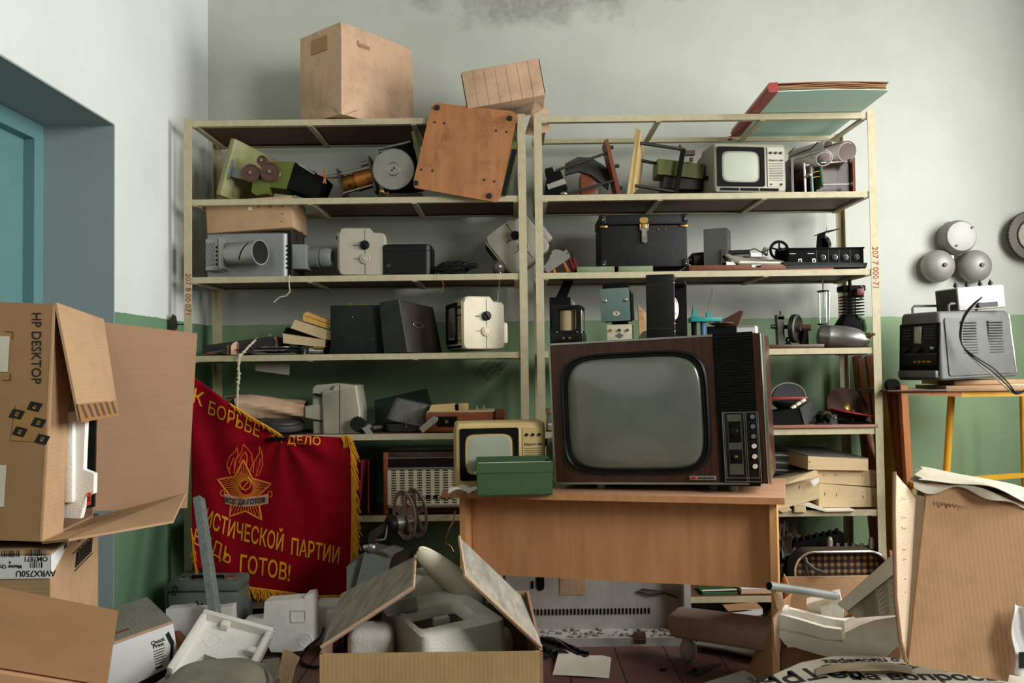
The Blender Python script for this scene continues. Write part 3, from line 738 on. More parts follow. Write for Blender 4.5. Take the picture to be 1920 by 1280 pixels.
t.part('round_vent', b, BLKM)
p0 = V((0.10, -0.02, hP*0.5)); p1 = V((0.285, -0.105, hP*0.495)); ln = (p1-p0).length
q = t.part('lens_tube', MB().rod(p0, p1, [(0.057, 0), (0.057, ln-0.004), (0.060, ln-0.004), (0.060, ln), (0.054, ln), (0.052, ln-0.05), (0.002, ln-0.05)], 36), SILVER)
t.part('lens_glass', MB().rod(p0, p1, [(0.053, ln-0.004), (0.05, ln-0.006), (0.046, ln-0.024), (0.02, ln-0.02), (0.002, ln-0.018)], 28), BLK, parent=q, label='black lens opening')
dirv = (p1-p0).normalized(); side = dirv.cross(V((0, 0, 1))).normalized(); upv = side.cross(dirv)
pts = []
for k in range(9):
    f = k/8; a = R(-35+80*f); pts.append(p0+dirv*(ln*(0.58+0.24*f))+(side*math.cos(a)+upv*math.sin(a))*0.0572)
t.part('focus_slot', MB().tube(pts, 0.003, 6), BLKM, parent=q)
t.part('slide_gate', MB().box(L+0.004, L+0.018, -0.01, 0.2, 0.0, hP+0.01).box(L+0.018, L+0.05, 0.03, 0.036, hP*0.75, hP+0.005), DARKM)
t.part('objective_box', MB().box(L+0.012, L+0.083, -0.02, 0.10, hP*0.17, hP*0.72, None, 0.004), SILVER)
p0 = V((L+0.083, 0.04, hP*0.45)); t.part('objective_lens', MB().rod(p0, p0+V((0.115, -0.01, 0)), [(0.05, 0), (0.05, 0.05), (0.044, 0.052), (0.044, 0.06), (0.048, 0.062), (0.046, 0.10), (0.038, 0.112), (0.034, 0.112), (0.03, 0.1), (0.002, 0.1)], 32), GRGREY)
t.part('table_cord', MB().tube([(L+0.012, -0.06, 0.002), (L+0.014, -0.09, -0.005), (L+0.015, -0.085, -0.05), (L+0.018, -0.083, -0.075), (L-0.0, -0.08, -0.095), (L-0.03, -0.08, -0.10), (L-0.06, -0.08, -0.125)], 0.003, 8), CREAMW, label='cream loose cord hanging over the shelf edge')
# side-on television on the same shelf
xx = wx(671, 4.08, z3); m = TR(xx+0.01, 4.25, z3) @ RZ(-84) @ TR(0, -0.12, 0)
portable_tv('small beige grey television standing side on between silver projector and black case', m, GREYP, GREYP, SCRN, antenna=None, w=0.32, h=0.238, d=0.225)
# black rounded case
xx = wx(762, 4.1, z3)
t = Thing('equipment_case', 'low black case with rounded corners beside the beige grey television', 'case', (xx, 4.09, z3))
t.part('case_body', MB().prism(rrect(0.242, 0.22, 0.03, 6, 0, 0.11), 0, 0.155, None, 0.006), BLK)
t.part('case_lid_line', MB().ring(rrect(0.2428, 0.2208, 0.0304, 6, 0, 0.11), rrect(0.235, 0.212, 0.03, 6, 0, 0.11), 0.122, 0.125), BLKM)
t.part('maker_mark', txt('ГЗ', 0.014, FR(-0.085, -0.001, 0.05, 15)), ALU)
# cable heap
t = Thing('cable_heap', 'tangled heap of black cables on the shelf next to the black case', 'cable', (wx(850, 4.1, z3), 4.12, z3))
rnd = random.Random(3)
for k in range(6):
    pts = []
    for i in range(40):
        a = i*0.55+k; r = 0.035+0.045*rnd.random(); pts.append((r*1.2*math.cos(a)+0.01*k-0.02, 0.05*math.sin(a)*0.9, 0.008+0.045*abs(math.sin(a*0.7+k))*(1-r*6)+0.01*k*0.6))
    t.part('cable', MB().tube(pts, 0.0045, 6), BLK)
t.part('plug', MB().box(-0.075, -0.055, -0.02, 0.0, 0.03, 0.055, None, 0.004).cyl((-0.03, 0, 0.05), (-0.02, -0.03, 0.062), 0.012), BLK)
t.part('hanging_wire', MB().tube([(-0.075, -0.04, 0.002), (-0.065, -0.105, 0.004), (-0.05, -0.112, -0.03), (-0.04, -0.112, -0.05), (-0.045, -0.112, -0.085), (-0.06, -0.11, -0.095)], 0.0018, 6), BRASS)
# dark crinkled ball
xx = wx(944, 4.12, z3)
t = Thing('glass_lamp_bulb', 'dark glass bulb lying on the shelf behind the aerial', 'lamp', (xx, 4.14, z3))
t.part('bulb_glass', MB().rod((0.035, 0.03, 0.042), (-0.045, -0.02, 0.042), [(0.012, 0), (0.02, 0.01), (0.036, 0.035), (0.041, 0.06), (0.034, 0.085), (0.016, 0.096), (0.002, 0.098)], 22), glassy('silvered_dark_glass', (44, 34, 34), 0.1, (170, 160, 150), 0.5))
t.part('bulb_socket', MB().rod((0.035, 0.03, 0.042), (0.06, 0.046, 0.042), [(0.013, 0), (0.013, 0.025), (0.008, 0.03)], 14), BRASS)
# tilted television spanning both units
m = TR(P(1003, 500, 4.2).x-0.005, 4.24, z3+0.068) @ RY(-37) @ RZ(-90) @ TR(0, -0.13, 0)
portable_tv('grey beige television tipped over in the gap between the two shelving units', m, GREYT, GREYT, SCRN, w=0.28, h=0.238, d=0.235)
# ------------------------------------------------------------------ left unit, third shelf
z4 = ztop(3)
t = Thing('padded_wedge', 'long low dark grey wedge box on the shelf under the projector', 'box', (wx(385, 4.16, z4), 4.16, z4))
e = lambda px, py: (P(px, py, 4.16).x-wx(385, 4.16, z4), P(px, py, 4.16).z-z4)
pl = [(0, 0.012), e(378, 648), e(515, 632), e(523, 634), e(528, 660), e(515, 662)]
pl = [e(381, 667), e(379, 648), e(511, 630), e(520, 632), e(526, 657), e(518, 660)]
t.part('box_body', MB().prism(pl, 0, 0.2, RX(90) @ TR(0, 0, -0.2)), DGREY)
t.part('torn_corner', MB().slab([P(513, 631, 4.155), P(519, 632, 4.155), P(521, 645, 4.155), P(520, 657, 4.155), P(516, 650, 4.155), P(517, 640, 4.155)], 0.004), CARDD, True)
t.part('blue_tag', MB().slab([P(502, 632, 4.2), P(505, 624, 4.2), P(513, 630, 4.2)], 0.003), PIPE, True)
# film loops and scraps
t = Thing('film_coil', 'flat loose coils of dark film strip lying along the shelf edge', 'film', (wx(500, 4.08, z4), 4.08, z4))
rnd = random.Random(5)
for k in range(7):
    xo, yo = rnd.uniform(-0.09, 0.12), rnd.uniform(0, 0.03); r = rnd.uniform(0.07, 0.13); 
    t.part('film_loop', MB().torus(1.0, 0.03, TR(xo, yo, 0.006+0.005*k) @ RX(rnd.uniform(-3, 3)) @ M.Diagonal((r, r*0.45, 0.1, 1)), 40, 6), BLK if k % 3 else STEEL)
t.part('film_end', MB().tube([(-0.3, -0.01, 0.003), (-0.26, -0.015, 0.016), (-0.22, -0.01, 0.018), (-0.18, 0, 0.008), (-0.1, 0, 0.012), (0.0, -0.02, 0.01)], 0.003, 6), STEEL)
t = Thing('crumpled_paper', 'crumpled strip of brown paper on the shelf in front of the dark wedge', 'paper', (wx(435, 4.05, z4), 4.06, z4))
t.part('paper_strip', MB().grid(lambda u, v: (-0.025+0.05*u, 0.02*math.sin(9*u), 0.003+0.045*v*(1-0.4*math.sin(6*u))), 8, 3, 0.002), CARDD)
t = Thing('soldered_tip', 'small wooden handled iron lying at the shelf end', 'tool', (wx(397, 4.05, z4), 4.06, z4))
t.part('handle', MB().cyl((-0.025, 0, 0.008), (0.01, 0, 0.009), 0.006, 0.004, 10), WRED)
t.part('rod', MB().tube([(0.01, 0, 0.009), (0.03, 0, 0.02), (0.06, 0, 0.024)], 0.002, 6), STEEL)
# two grey box lids and the yellow box
Yb = 4.10
t = Thing('cardboard_tray', 'shallow grey buff box lid, lower one under the tilted lid', 'box', P(575, 660, Yb), group='grey buff lids')
def tray(poly, Y, d): return MB().slab([P(x, y, Y) for x, y in poly], d)
t.part('lid_body', tray([(530, 625), (610, 637), (609, 651), (531, 643)], Yb, 0.17), BUFF, True)
t.part('dark_rim', tray([(537, 613), (592, 632), (610, 636), (531, 624)], Yb+0.03, 0.12), BLKM, True)
t.part('support_leg', MB().box(-0.05, -0.02, 0.02, 0.14, 0.0, P(575, 646, Yb).z-z4, TR(P(575, 660, Yb).x, Yb, z4)), BLKM, True)
t.part('support_leg', MB().box(0.05, 0.08, 0.02, 0.14, 0.0, P(600, 649, Yb).z-z4, TR(P(575, 660, Yb).x, Yb, z4)), BLKM, True)
t = Thing('cardboard_tray', 'grey buff box lid tilted on the other one, under the yellow box', 'box', P(585, 640, Yb), group='grey buff lids')
t.part('lid_body', tray([(553, 599), (620, 620), (622, 637), (607, 636), (545, 615)], Yb, 0.15), BUFF, True)
t = Thing('projector_part', 'small chrome lens carriage on the shelf edge under the buff lids', 'machine', P(590, 668, 4.03))
t.part('carriage_plate', MB().bar(P(571, 664, 4.04), P(614, 667, 4.04), 0.03, 0.004), STEEL, True)
t.part('lens_barrel', MB().cyl(P(580, 657, 4.05), P(606, 658, 4.05), 0.014, 0.012, 20), CHROME, True)
t.part('side_block', MB().slab(sq4([(565, 649), (583, 649), (583, 664), (565, 664)], 4.06), 0.03), DARKM, True)
t.part('top_strip', MB().slab(sq4([(588, 649), (605, 650), (605, 654), (588, 653)], 4.03), 0.03), BRASS, True)
t.part('hook', MB().tube([P(570, 655, 4.03), P(573, 658, 4.03), P(570, 664, 4.03)], 0.003, 6), STEEL, True)
t = Thing('plastic_box', 'ochre yellow plastic box tilted on top of the buff lids', 'box', P(590, 620, Yb-0.01))
Yq = Yb-0.0
t.part('lid', MB().slab(sq4([(575, 584), (620, 601), (620, 608), (568, 590)], Yq), 0.11), YELB, True)
t.part('box_body', MB().slab(sq4([(568, 591), (620, 609), (618, 617), (568, 601)], Yq), 0.11), YELB, True)
t.part('catch', MB().slab(sq4([(584, 609), (602, 615), (601, 622), (583, 616)], Yq+0.005), 0.05), YELB, True)
# two dark cases
t = Thing('carrying_case', 'dark green leatherette case, square and upright, beside the yellow box', 'case', (wx(670, 4.08, z4), 4.07, z4), 0)
wC, hC = (722-622)*S(4.07), P(670, 572, 4.07).z-z4
t.part('case_body', MB().box(-wC/2, wC/2, 0, 0.2, 0, hC, RY(0), 0.006), GLEATH)
t.part('stud', MB().sphere((-0.02, -0.001, hC*0.76), 0.004).sphere((0.075, -0.001, hC*0.3), 0.0025), ALU)
t = Thing('green_clip', 'small lime green metal clip lying on the dark green case', 'clip', P(672, 573, 4.12))
t.part('clip_base', MB().slab([P(655, 576, 4.1), P(689, 575, 4.1), P(688, 567, 4.1), P(668, 570, 4.1), P(657, 573, 4.1)], 0.03), OLIVE, True)
t.part('clip_tongue', MB().slab([P(656, 575, 4.1), P(661, 574, 4.1), P(656, 566, 4.1), P(653, 566, 4.1)], 0.03), OLIVE, True)
t = Thing('carrying_case', 'black leather case with a buckle strap, corner turned to the room', 'case', (wx(760, 4.05, z4), 4.05, z4))
fl = sq4([(713, 568), (747, 562), (764, 660), (722, 668)], 4.03); 
r2, r3 = P(812, 577, 4.22), P(829, 667, 4.22); r3.z = z4; fl[3].z = z4; fl[2].z = z4+0.004
bk = [fl[0]+V((0.05, 0.2, -0.01)), None]
b = MB(); v = [fl[0], fl[1], r2, fl[0]+(r2-fl[1]), fl[3], fl[2], r3, fl[3]+(r3-fl[2])]
b.add(v, [(0, 1, 2, 3), (7, 6, 5, 4), (0, 4, 5, 1), (1, 5, 6, 2), (2, 6, 7, 3), (3, 7, 4, 0)])
t.part('case_body', b, BLEATH, True)
b = MB().slab([fl[0]+V((-0.004, -0.004, 0.002)), fl[1]+V((0.0, -0.004, 0.003)), fl[2]+V((0.0, -0.004, 0)), fl[3]+V((-0.004, -0.004, 0))], 0.004)
t.part('front_panel', b, GLEATH, True, label='dark green front panel')
fd = (r2-fl[1])
def cf(u, w_): return fl[1]+(r2-fl[1])*u+((fl[2]-fl[1])*(1-u)+(r3-r2)*u)*w_
nn = (r2-fl[1]).cross(fl[2]-fl[1]).normalized(); nn = -nn if nn.y > 0 else nn
pts = [cf(0.42+0.14*math.cos(a)*1.0, 0.45+0.055*math.sin(a))+nn*0.006 for a in [2*math.pi*i/16 for i in range(16)]]
t.part('buckle', MB().tube(pts, 0.003, 6, True), CHROME, True)
b = MB().slab([cf(0.45, 0.42)+nn*0.003, cf(0.72, 0.44)+nn*0.003, cf(0.72, 0.5)+nn*0.003, cf(0.45, 0.48)+nn*0.003], 0.003)
t.part('strap', b, BLEATH, True)
b = MB().tube([fl[1], fl[2]], 0.004, 6).tube([fl[1], r2], 0.003, 6); t.part('piping', b, DGREY, True)
# white television with the aerial up
m = TR(wx(898, 4.12, z4), 4.18, z4+0.006) @ RZ(-72) @ TR(-0.02, -0.12, 0)
ptv = portable_tv('cream white television standing side on with its aerial raised', m, CREAM, YELC, SCRD, w=0.33, h=0.258, d=0.205, antenna=(P(933, 574, 4.15), P(938, 511, 4.10)))
# rope and hanging bits
t = Thing('rope', 'knotted cream rope dangling over the shelf edge above the red banner', 'rope', P(445, 770, 3.97))
rp = [P(482, 634, 4.2), P(476, 640, 4.12), P(466, 650, 4.05), P(457, 660, 3.99), P(449, 668, 3.975), P(447, 690, 3.97), P(448, 708, 3.97), P(446, 722, 3.97), P(445, 745, 3.97), P(444, 772, 3.97)]
pts = []; 
for i in range(len(rp)-1):
    for k in range(6): f = k/6; pts.append(rp[i].lerp(rp[i+1], f)+V((0.0012*math.sin(i*7+k*2.1), 0, 0)))
q = t.part('rope_strand', MB().tube(pts, [0.0055+0.0018*math.sin(i*1.9) for i in range(len(pts))], 7), CREAMW, True)
for (px, py, Y) in ((449, 666, 3.975), (457, 660, 3.985), (448, 700, 3.97), (446, 716, 3.97), (447, 708, 3.97)):
    t.part('knot', MB().sphere(P(px, py, Y), 0.0085, 1.2, 1, 0.8, 10, 6), CREAMW, True, q)
t = Thing('hanging_sheet', 'dusty brown card sheet hanging below the third shelf', 'paper', P(512, 702, 4.1))
t.part('card_sheet', MB().slab([P(478, 676, 4.1), P(544, 676, 4.1), P(542, 703, 4.1), P(512, 699, 4.1), P(479, 695, 4.1)], 0.003), CARDG, True)
t = Thing('plastic_bag', 'crinkled clear plastic bag hanging under the shelf below the white television', 'bag', P(925, 716, 4.15))
rnd = random.Random(9)
t.part('bag_film', MB().grid(lambda u, v: P(905+46*u-14*v+4*math.sin(17*v+9*u), 678+36*v*(0.6+0.4*math.sin(3.1*u))+3*math.sin(21*u+5*v), 4.15+0.03*math.sin(13*u+11*v)+0.015*math.sin(29*u)), 16, 12), PLASTIC, True)
# ------------------------------------------------------------------ left unit, fourth shelf
z5 = ztop(4)
t = Thing('paper_roll', 'crumpled roll of brown wrapping paper on the shelf behind the red banner', 'paper', (wx(500, 4.15, z5), 4.15, P(490, 790, 4.15).z))
def prl(u, v, k=0):
    a = 2*math.pi*v; r = (0.062-0.018*u+0.006*math.sin(5*a+7*u))*(1-0.25*k); c = P(447+128*u, 764-5*u+10*u*u, 4.13+0.05*u)
    return c+V((0.006*math.sin(3*a), r*math.sin(a), r*math.cos(a)*0.95))
t.part('outer_sheet', MB().grid(lambda u, v: prl(u, v), 14, 26), CARDD, True)
t.part('inner_sheet', MB().grid(lambda u, v: prl(u*0.5, v, 1), 6, 22), BLEATH, True)
b = MB()
for k in range(4): b.grid(lambda u, v: prl(-0.05-0.18*u, 0.0+0.2*v+0.12*k, 0.1*k), 4, 4, 0.002)
t.part('torn_edge', b, CARDB, True)
# stacked trays
for k, (py, lab) in enumerate(((814, 'black round film can lid, lowest of the stack under the paper roll'), (795, 'dark dished metal lid on top of the stack under the paper roll'))):
    c = P(530-6*k, py, 4.16)
    t = Thing('film_can_lid', lab, 'lid', c, group='film can lids')
    m = TR(*c) @ RX(8) @ RY(6)
    r = 0.135-0.012*k
    t.part('dish', MB().lathe([(0.002, 0.03), (r*0.55, 0.032), (r*0.8, 0.026), (r*0.83, 0.018), (r*0.97, 0.014), (r, 0.004), (r, -0.012), (r*0.96, -0.014), (0.002, -0.012)], m, 44), DGREY if k else BLKM, True)
t = Thing('book_stack_block', 'dark grey block supporting the film can lids on the shelf', 'block', (wx(530, 4.16, z5), 4.16, z5))
t.part('block_body', MB().box(-0.1, 0.1, -0.05, 0.09, 0, P(530, 817, 4.16).z-z5, None, 0.004), DGREY)
# cream set seen from behind
t = Thing('portable_television', 'cream portable television turned around, its stepped back at the left', 'television', (wx(640, 4.1, z5), 4.1, z5), 0, 'small portable televisions')
def e5(px, py, Y=4.1): p = P(px, py, Y); return (p.x-t.m.translation.x, p.z-z5)
pl = [e5(606, 821), e5(603, 738), e5(606, 733), e5(622, 731), e5(627, 722), e5(637, 719), e5(668, 722), e5(675, 768), e5(675, 821)]
t.part('cabinet', MB().prism(pl, -0.2, 0.0, RX(90), 0.006), GREYP)
pl = [e5(584, 728), e5(590, 722), e5(634, 718), e5(628, 724), e5(622, 732), e5(606, 735), e5(606, 760), e5(584, 760)]
t.part('rear_step', MB().prism(pl, -0.2, -0.03, RX(90)), GREYP)
pl = [e5(569, 762), e5(600, 756), e5(604, 760), e5(604, 790), e5(569, 784)]
t.part('rear_hump', MB().prism(pl, -0.17, -0.025, RX(90), 0.004), GREYP)
t.part('rear_foot', MB().prism([e5(585, 790), e5(606, 792), e5(606, 821), e5(585, 821)], -0.17, -0.03, RX(90)), GREYT)
t.part('side_seam', MB().prism([e5(636.5, 722), e5(637.7, 722), e5(637.7, 821), e5(636.5, 821)], -0.002, 0.001, RX(90)), BLKM)
t.part('cooling_slot', MB().prism([e5(588, 737), e5(602, 740), e5(602, 743), e5(588, 740)], 0.0, 0.032, RX(90) @ TR(0, 0, -0.03)), BLKM)
# rubber grip lamp
p = P(671, 808, 4.06)
t = Thing('hand_lamp', 'hand lamp with black ribbed knob and grey grip lying on the shelf', 'lamp', (p.x, 4.06, z5))
b = MB().prism(gearpts(0.036, 0.005, 14), -0.02, 0.02, TR(p.x-0.0, 4.06, z5+0.042) @ RX(80)); t.part('ribbed_knob', b, BLK, True)
t.part('reflector', MB().sphere(P(687, 801, 4.12), 0.034), DARKM, True)
t.part('grip', MB().slab(sq4([(678, 802), (687, 799), (701, 818), (693, 822)], 4.03), 0.03), PIPE, True)
t.part('tube', MB().cyl(P(690, 803, 4.15), P(728, 800, 4.2), 0.022), DARKM, True)
# grey can with bail clasp
p = P(760, 822, 4.1)
t = Thing('metal_canister', 'grey metal canister with a tilted dusty lid and wire clasp', 'canister', (p.x, 4.12, z5))
hb = P(760, 795, 4.1).z-z5
t.part('can_body', MB().loft([[(x, y+0.07, z) for x, y in rrect(w_, 0.15, 0.03)] for w_, z in ((0.19, 0), (0.2, 0.01), (0.2, hb))]), DGREY)
m = TR(0.005, 0.07, hb+0.004) @ RY(13)
t.part('can_lid', MB().loft([[(x, y, z) for x, y in rrect(w_, d_, 0.035)] for w_, d_, z in ((0.205, 0.16, -0.004), (0.21, 0.165, 0.0), (0.205, 0.16, 0.008), (0.175, 0.13, 0.095), (0.165, 0.12, 0.104))], m), paint('dusty_grey_lid', (80, 84, 86), 0.5, dirt=0.7, scale=6, dirtcol=(150, 134, 116)))
t.part('wire_clasp', MB().tube([(0.005, -0.012, hb+0.02), (0.003, -0.016, hb), (0.008, -0.015, hb-0.012), (-0.004, -0.012, hb-0.02)], 0.0035, 6).tube([(-0.02, -0.012, hb+0.012), (0.03, -0.012, hb+0.02)], 0.002, 6), CHROME)
# big dark board behind
t = Thing('display_board', 'large dark green board leaning on the rear wall behind the canister', 'board', P(760, 822, 4.38))
t.part('board', MB().slab([P(702, 750, 4.39), P(800, 728, 4.39), P(822, 800, 4.34), P(830, 820, 4.34), P(704, 820, 4.34)], 0.008), paint('dark_green_board', (30, 44, 36), 0.5, dirt=0.3), True)
# tape recorder
x0, x1 = wx(798, 4.05, z5), wx(948, 4.05, z5)
t = Thing('tape_recorder', 'orange wood veneer tape recorder with cream key deck on the shelf', 'recorder', ((x0+x1)/2, 4.05, z5), 0)
wd = x1-x0; hT = P(870, 773, 4.05).z-z5
t.part('wood_case', MB().box(-wd/2, wd/2-0.06, 0, 0.22, 0, hT, None, 0.004), WBOX)
t.part('wood_end', MB().box(wd/2-0.055, wd/2, 0.03, 0.2, 0, hT+0.006, None, 0.01), WBOX)
t.part('deck_plate', MB().box(-wd/2+0.005, wd/2-0.055, 0.005, 0.21, hT, hT+0.008, None, 0.002), BUFF)
t.part('key_block', MB().loft([[(-wd/2+0.015, 0.01, hT+0.008), (-wd/2+0.14, 0.01, hT+0.008), (-wd/2+0.14, 0.12, hT+0.008), (-wd/2+0.015, 0.12, hT+0.008)], [(-wd/2+0.025, 0.02, hT+0.036), (-wd/2+0.135, 0.02, hT+0.042), (-wd/2+0.135, 0.11, hT+0.042), (-wd/2+0.025, 0.11, hT+0.036)]]), YELC)
t.part('key_block', MB().box(-wd/2+0.155, -wd/2+0.2, 0.02, 0.12, hT+0.008, hT+0.042, None, 0.004), YELC)
t.part('key_gap', MB().box(-wd/2+0.14, -wd/2+0.155, 0.03, 0.1, hT+0.008, hT+0.034), BLKM)
for q in (0.24, 0.275): t.part('spool_pin', MB().cyl((-wd/2+q, 0.08, hT+0.008), (-wd/2+q, 0.08, hT+0.03), 0.005, 0.003, 10), STEEL)
t.part('front_recess', MB().box(-wd/2+0.055, -wd/2+0.15, -0.003, 0.004, hT*0.28, hT*0.8), BLKM)
t.part('front_button', MB().cyl((-wd/2+0.1, 0.0, hT*0.54), (-wd/2+0.1, -0.009, hT*0.54), 0.009, 0.008, 16), BRASS)
t.part('carry_handle', MB().bar((-wd/2-0.02, -0.012, 0.01), (-wd/2+0.05, -0.014, hT*0.72), 0.03, 0.014, (0, 1, 0)).box(-wd/2+0.038, -wd/2+0.06, -0.02, 0, hT*0.62, hT*0.78, None, 0.004), GREYT)
# ------------------------------------------------------------------ left unit, fifth shelf: valve radio
z6 = ztop(5)
x0, x1 = wx(719, 4.03, z6), wx(985, 4.03, z6); hR = P(800, 847, 4.03).z-z6; wd = x1-x0
t = Thing('valve_radio', 'walnut table radio with a pale slotted loudspeaker front on the lower shelf', 'radio', ((x0+x1)/2, 4.03, z6))
t.part('cabinet', MB().box(-wd/2, wd/2, 0.012, 0.23, 0.0, hR, None, 0.006), WDARK)
b = MB().box(-wd/2, -wd/2+0.022, -0.004, 0.02, 0.0, hR, None, 0.004); t.part('side_cheek', b, WBOX)
b = MB().box(wd/2-0.022, wd/2, -0.004, 0.02, 0.0, hR, None, 0.004); t.part('side_cheek', b, WBOX)
g0, g1, gz0, gz1 = -wd/2+0.028, wd/2-0.028, 0.045, hR*0.72
b = MB(); nc, nr = 15, 14; cw, rh = (g1-g0)/nc, (gz1-gz0)/nr
t.part('grille_cloth', MB().box(g0, g1, 0.006, 0.012, gz0, gz1), BLKM)
for i in range(nc+1): b.box(g0+i*cw-cw*0.2, g0+i*cw+cw*0.2, -0.001, 0.006, gz0, gz1)
for j in range(nr+1): b.box(g0, g1, 0.0, 0.006, gz0+j*rh-rh*0.28, gz0+j*rh+rh*0.28)
t.part('slotted_grille', b, CREAM, label='cream slotted grille')
b = MB()
for i in range(nc):
    for j in range(nr): b.box(g0+(i+0.5)*cw-0.0012, g0+(i+0.5)*cw+0.0012, -0.001, 0.002, gz0+j*rh-rh*0.2, gz0+j*rh+rh*0.2)
t.part('gold_trim', b, BRASS)
t.part('trim_strip', MB().box(-wd/2+0.022, wd/2-0.022, -0.004, 0.012, hR*0.72, hR*0.75, None, 0.002), ALU)
t.part('trim_strip', MB().box(-wd/2+0.022, wd/2-0.022, -0.002, 0.012, hR*0.9, hR*0.91), ALU)
t.part('dial_panel', MB().box(-wd/2+0.022, wd/2-0.022, 0.0, 0.012, hR*0.75, hR*0.9), BLK)
t.part('base_strip', MB().box(-wd/2+0.022, wd/2-0.022, -0.008, 0.012, 0.028, 0.043, None, 0.003), ALU)
t.part('knob_panel', MB().box(g0+0.08, g0+0.30, -0.004, 0.004, gz0+rh*2.2, gz0+rh*3.4), BLK)
for q in range(5): t.part('knob', MB().torus(0.005, 0.0014, TR(g0+0.13+q*0.035, -0.005, gz0+rh*2.8) @ RX(90), 14, 6), CREAM)
# dark cloth beside the radio
t = Thing('folded_cloth', 'dark red folded cloth on the shelf between the banner fringe and the radio', 'cloth', (wx(680, 4.1, z6), 4.1, z6))
t.part('cloth_fold', MB().grid(lambda u, v: P(664+26*u, 862+100*v, 4.06+0.03*math.sin(9*u+2*v)), 8, 8, 0.006), CLOTHR, True)
t = Thing('suitcase', 'dark brown suitcase pushed deep into the shelf next to the radio', 'suitcase', (wx(600, 4.12, z6), 4.12, z6))
t.part('case_body', MB().box(-0.21, 0.24, 0, 0.22, 0, 0.25, None, 0.015), BLEATH)
t.part('case_handle', MB().tube([(-0.04, 0, 0.13), (-0.04, -0.02, 0.135), (0.06, -0.02, 0.135), (0.06, 0, 0.13)], 0.006, 8), BLKM)

# ------------------------------------------------------------------ the pioneer banner
TB = [(0, (360, 704)), (0.25, (432, 757)), (0.45, (498, 797)), (0.55, (530, 819)), (0.7, (580, 816)), (0.9, (640, 820)), (1, (658, 821))]
BB = [(0, (362, 1062)), (0.2, (415, 1082)), (0.35, (462, 1100)), (0.5, (515, 1108)), (0.75, (590, 1118)), (1, (655, 1117))]
def pw(tab, u):
    for (a, p), (b_, q) in zip(tab, tab[1:]):
        if u <= b_: f = (u-a)/(b_-a); return (p[0]+(q[0]-p[0])*f, p[1]+(q[1]-p[1])*f)
    return tab[-1][1]
YBN = 3.87
def smooth(a, b_, x): q = max(0, min(1, (x-a)/(b_-a))); return q*q*(3-2*q)
def BY(px, py):
    dx, dy = px-530, py-812; d = math.hypot(dx, dy); a = math.atan2(dy, dx)
    f = 0.016*math.sin(a*10+0.6)*math.exp(-d/130)*smooth(4, 50, d)
    lf = 1-smooth(380, 520, px)
    f += 0.011*lf*math.sin((px*1.0-py*0.28)/12.0)
    f += 0.005*math.sin((px*0.5+py*0.12)/13.0)+0.012*smooth(560, 660, px)*math.sin((px-600)/16)
    f += 0.02*smooth(1060, 1120, py)
    return YBN+f
def BN(px, py, off=0.0): return P(px, py, BY(px, py)-off)
def bsurf(u, v):
    a, c = pw(TB, u), pw(BB, u); return BN(a[0]+(c[0]-a[0])*v+4*math.sin(v*math.pi)*(u-0.5), a[1]+(c[1]-a[1])*v)
RED = NT('red_banner_velvet'); _n = RED.noise(RED.co(), 30, 4); RED.col(RED.mix(_n, lin((148, 0, 22)), lin((120, 0, 17))))
RED.b.inputs['Roughness'].default_value = 0.8; RED.b.inputs['Specular IOR Level'].default_value = 0.1; RED.b.inputs['Sheen Weight'].default_value = 0.12; RED.b.inputs['Sheen Tint'].default_value = (1, 0.3, 0.3, 1); RED.bump(RED.noise(RED.co(), 500, 2), 0.15, 0.002); RED = RED.m
bn = Thing('pioneer_banner', 'red velvet banner with yellow lettering and flaming star emblem, gold fringed, hung before the shelves', 'banner', BN(520, 1115))
bn.part('banner_cloth', MB().grid(bsurf, 80, 60, 0.004), RED, True, ang=180)
def finer(mb):
    b = bmesh.new(); vs = [b.verts.new(v) for v in mb.v]
    for f in mb.f:
        try: b.faces.new([vs[i] for i in f])
        except ValueError: pass
    bmesh.ops.triangulate(b, faces=list(b.faces))
    for _ in range(2):
        lg = [e for e in b.edges if e.calc_length() > 0.12]
        if lg: bmesh.ops.subdivide_edges(b, edges=lg, cuts=2)
        bmesh.ops.triangulate(b, faces=list(b.faces))
    b.verts.index_update(); o = MB(); o.add([v.co.copy() for v in b.verts], [[v.index for v in f.verts] for f in b.faces]); b.free(); return o
def on_path(body, path, hpx, bold=0.012, lo=0.0, hi=1.0):
    if 'Ь' in body: bold = 0.0
    g = finer(txt(body, 1.0, None, bold, 'LEFT')); xs = [v[0] for v in g.v]; x0, x1 = min(xs), max(xs)
    seg = [0]; 
    for a, c in zip(path, path[1:]): seg.append(seg[-1]+math.dist(a, c))
    o = MB(); vs = []
    for x, y, z in g.v:
        s_ = (x-x0)/(x1-x0)*seg[-1]
        for k in range(len(path)-1):
            if s_ <= seg[k+1]+1e-6: break
        f = (s_-seg[k])/(seg[k+1]-seg[k]); a, c = path[k], path[k+1]
        tx, ty = (c[0]-a[0])/(seg[k+1]-seg[k]), (c[1]-a[1])/(seg[k+1]-seg[k])
        px, py = a[0]+(c[0]-a[0])*f, a[1]+(c[1]-a[1])*f; yy = y/0.72*hpx
        # glyphs stay mostly upright, as sewn on the cloth
        px, py = px+ty*0.35*yy, py-yy*(0.65+0.35*tx)
        vs.append(BN(px, py, 0.004 if z > 0 else 0.001))
    o.add(vs, g.f); return o
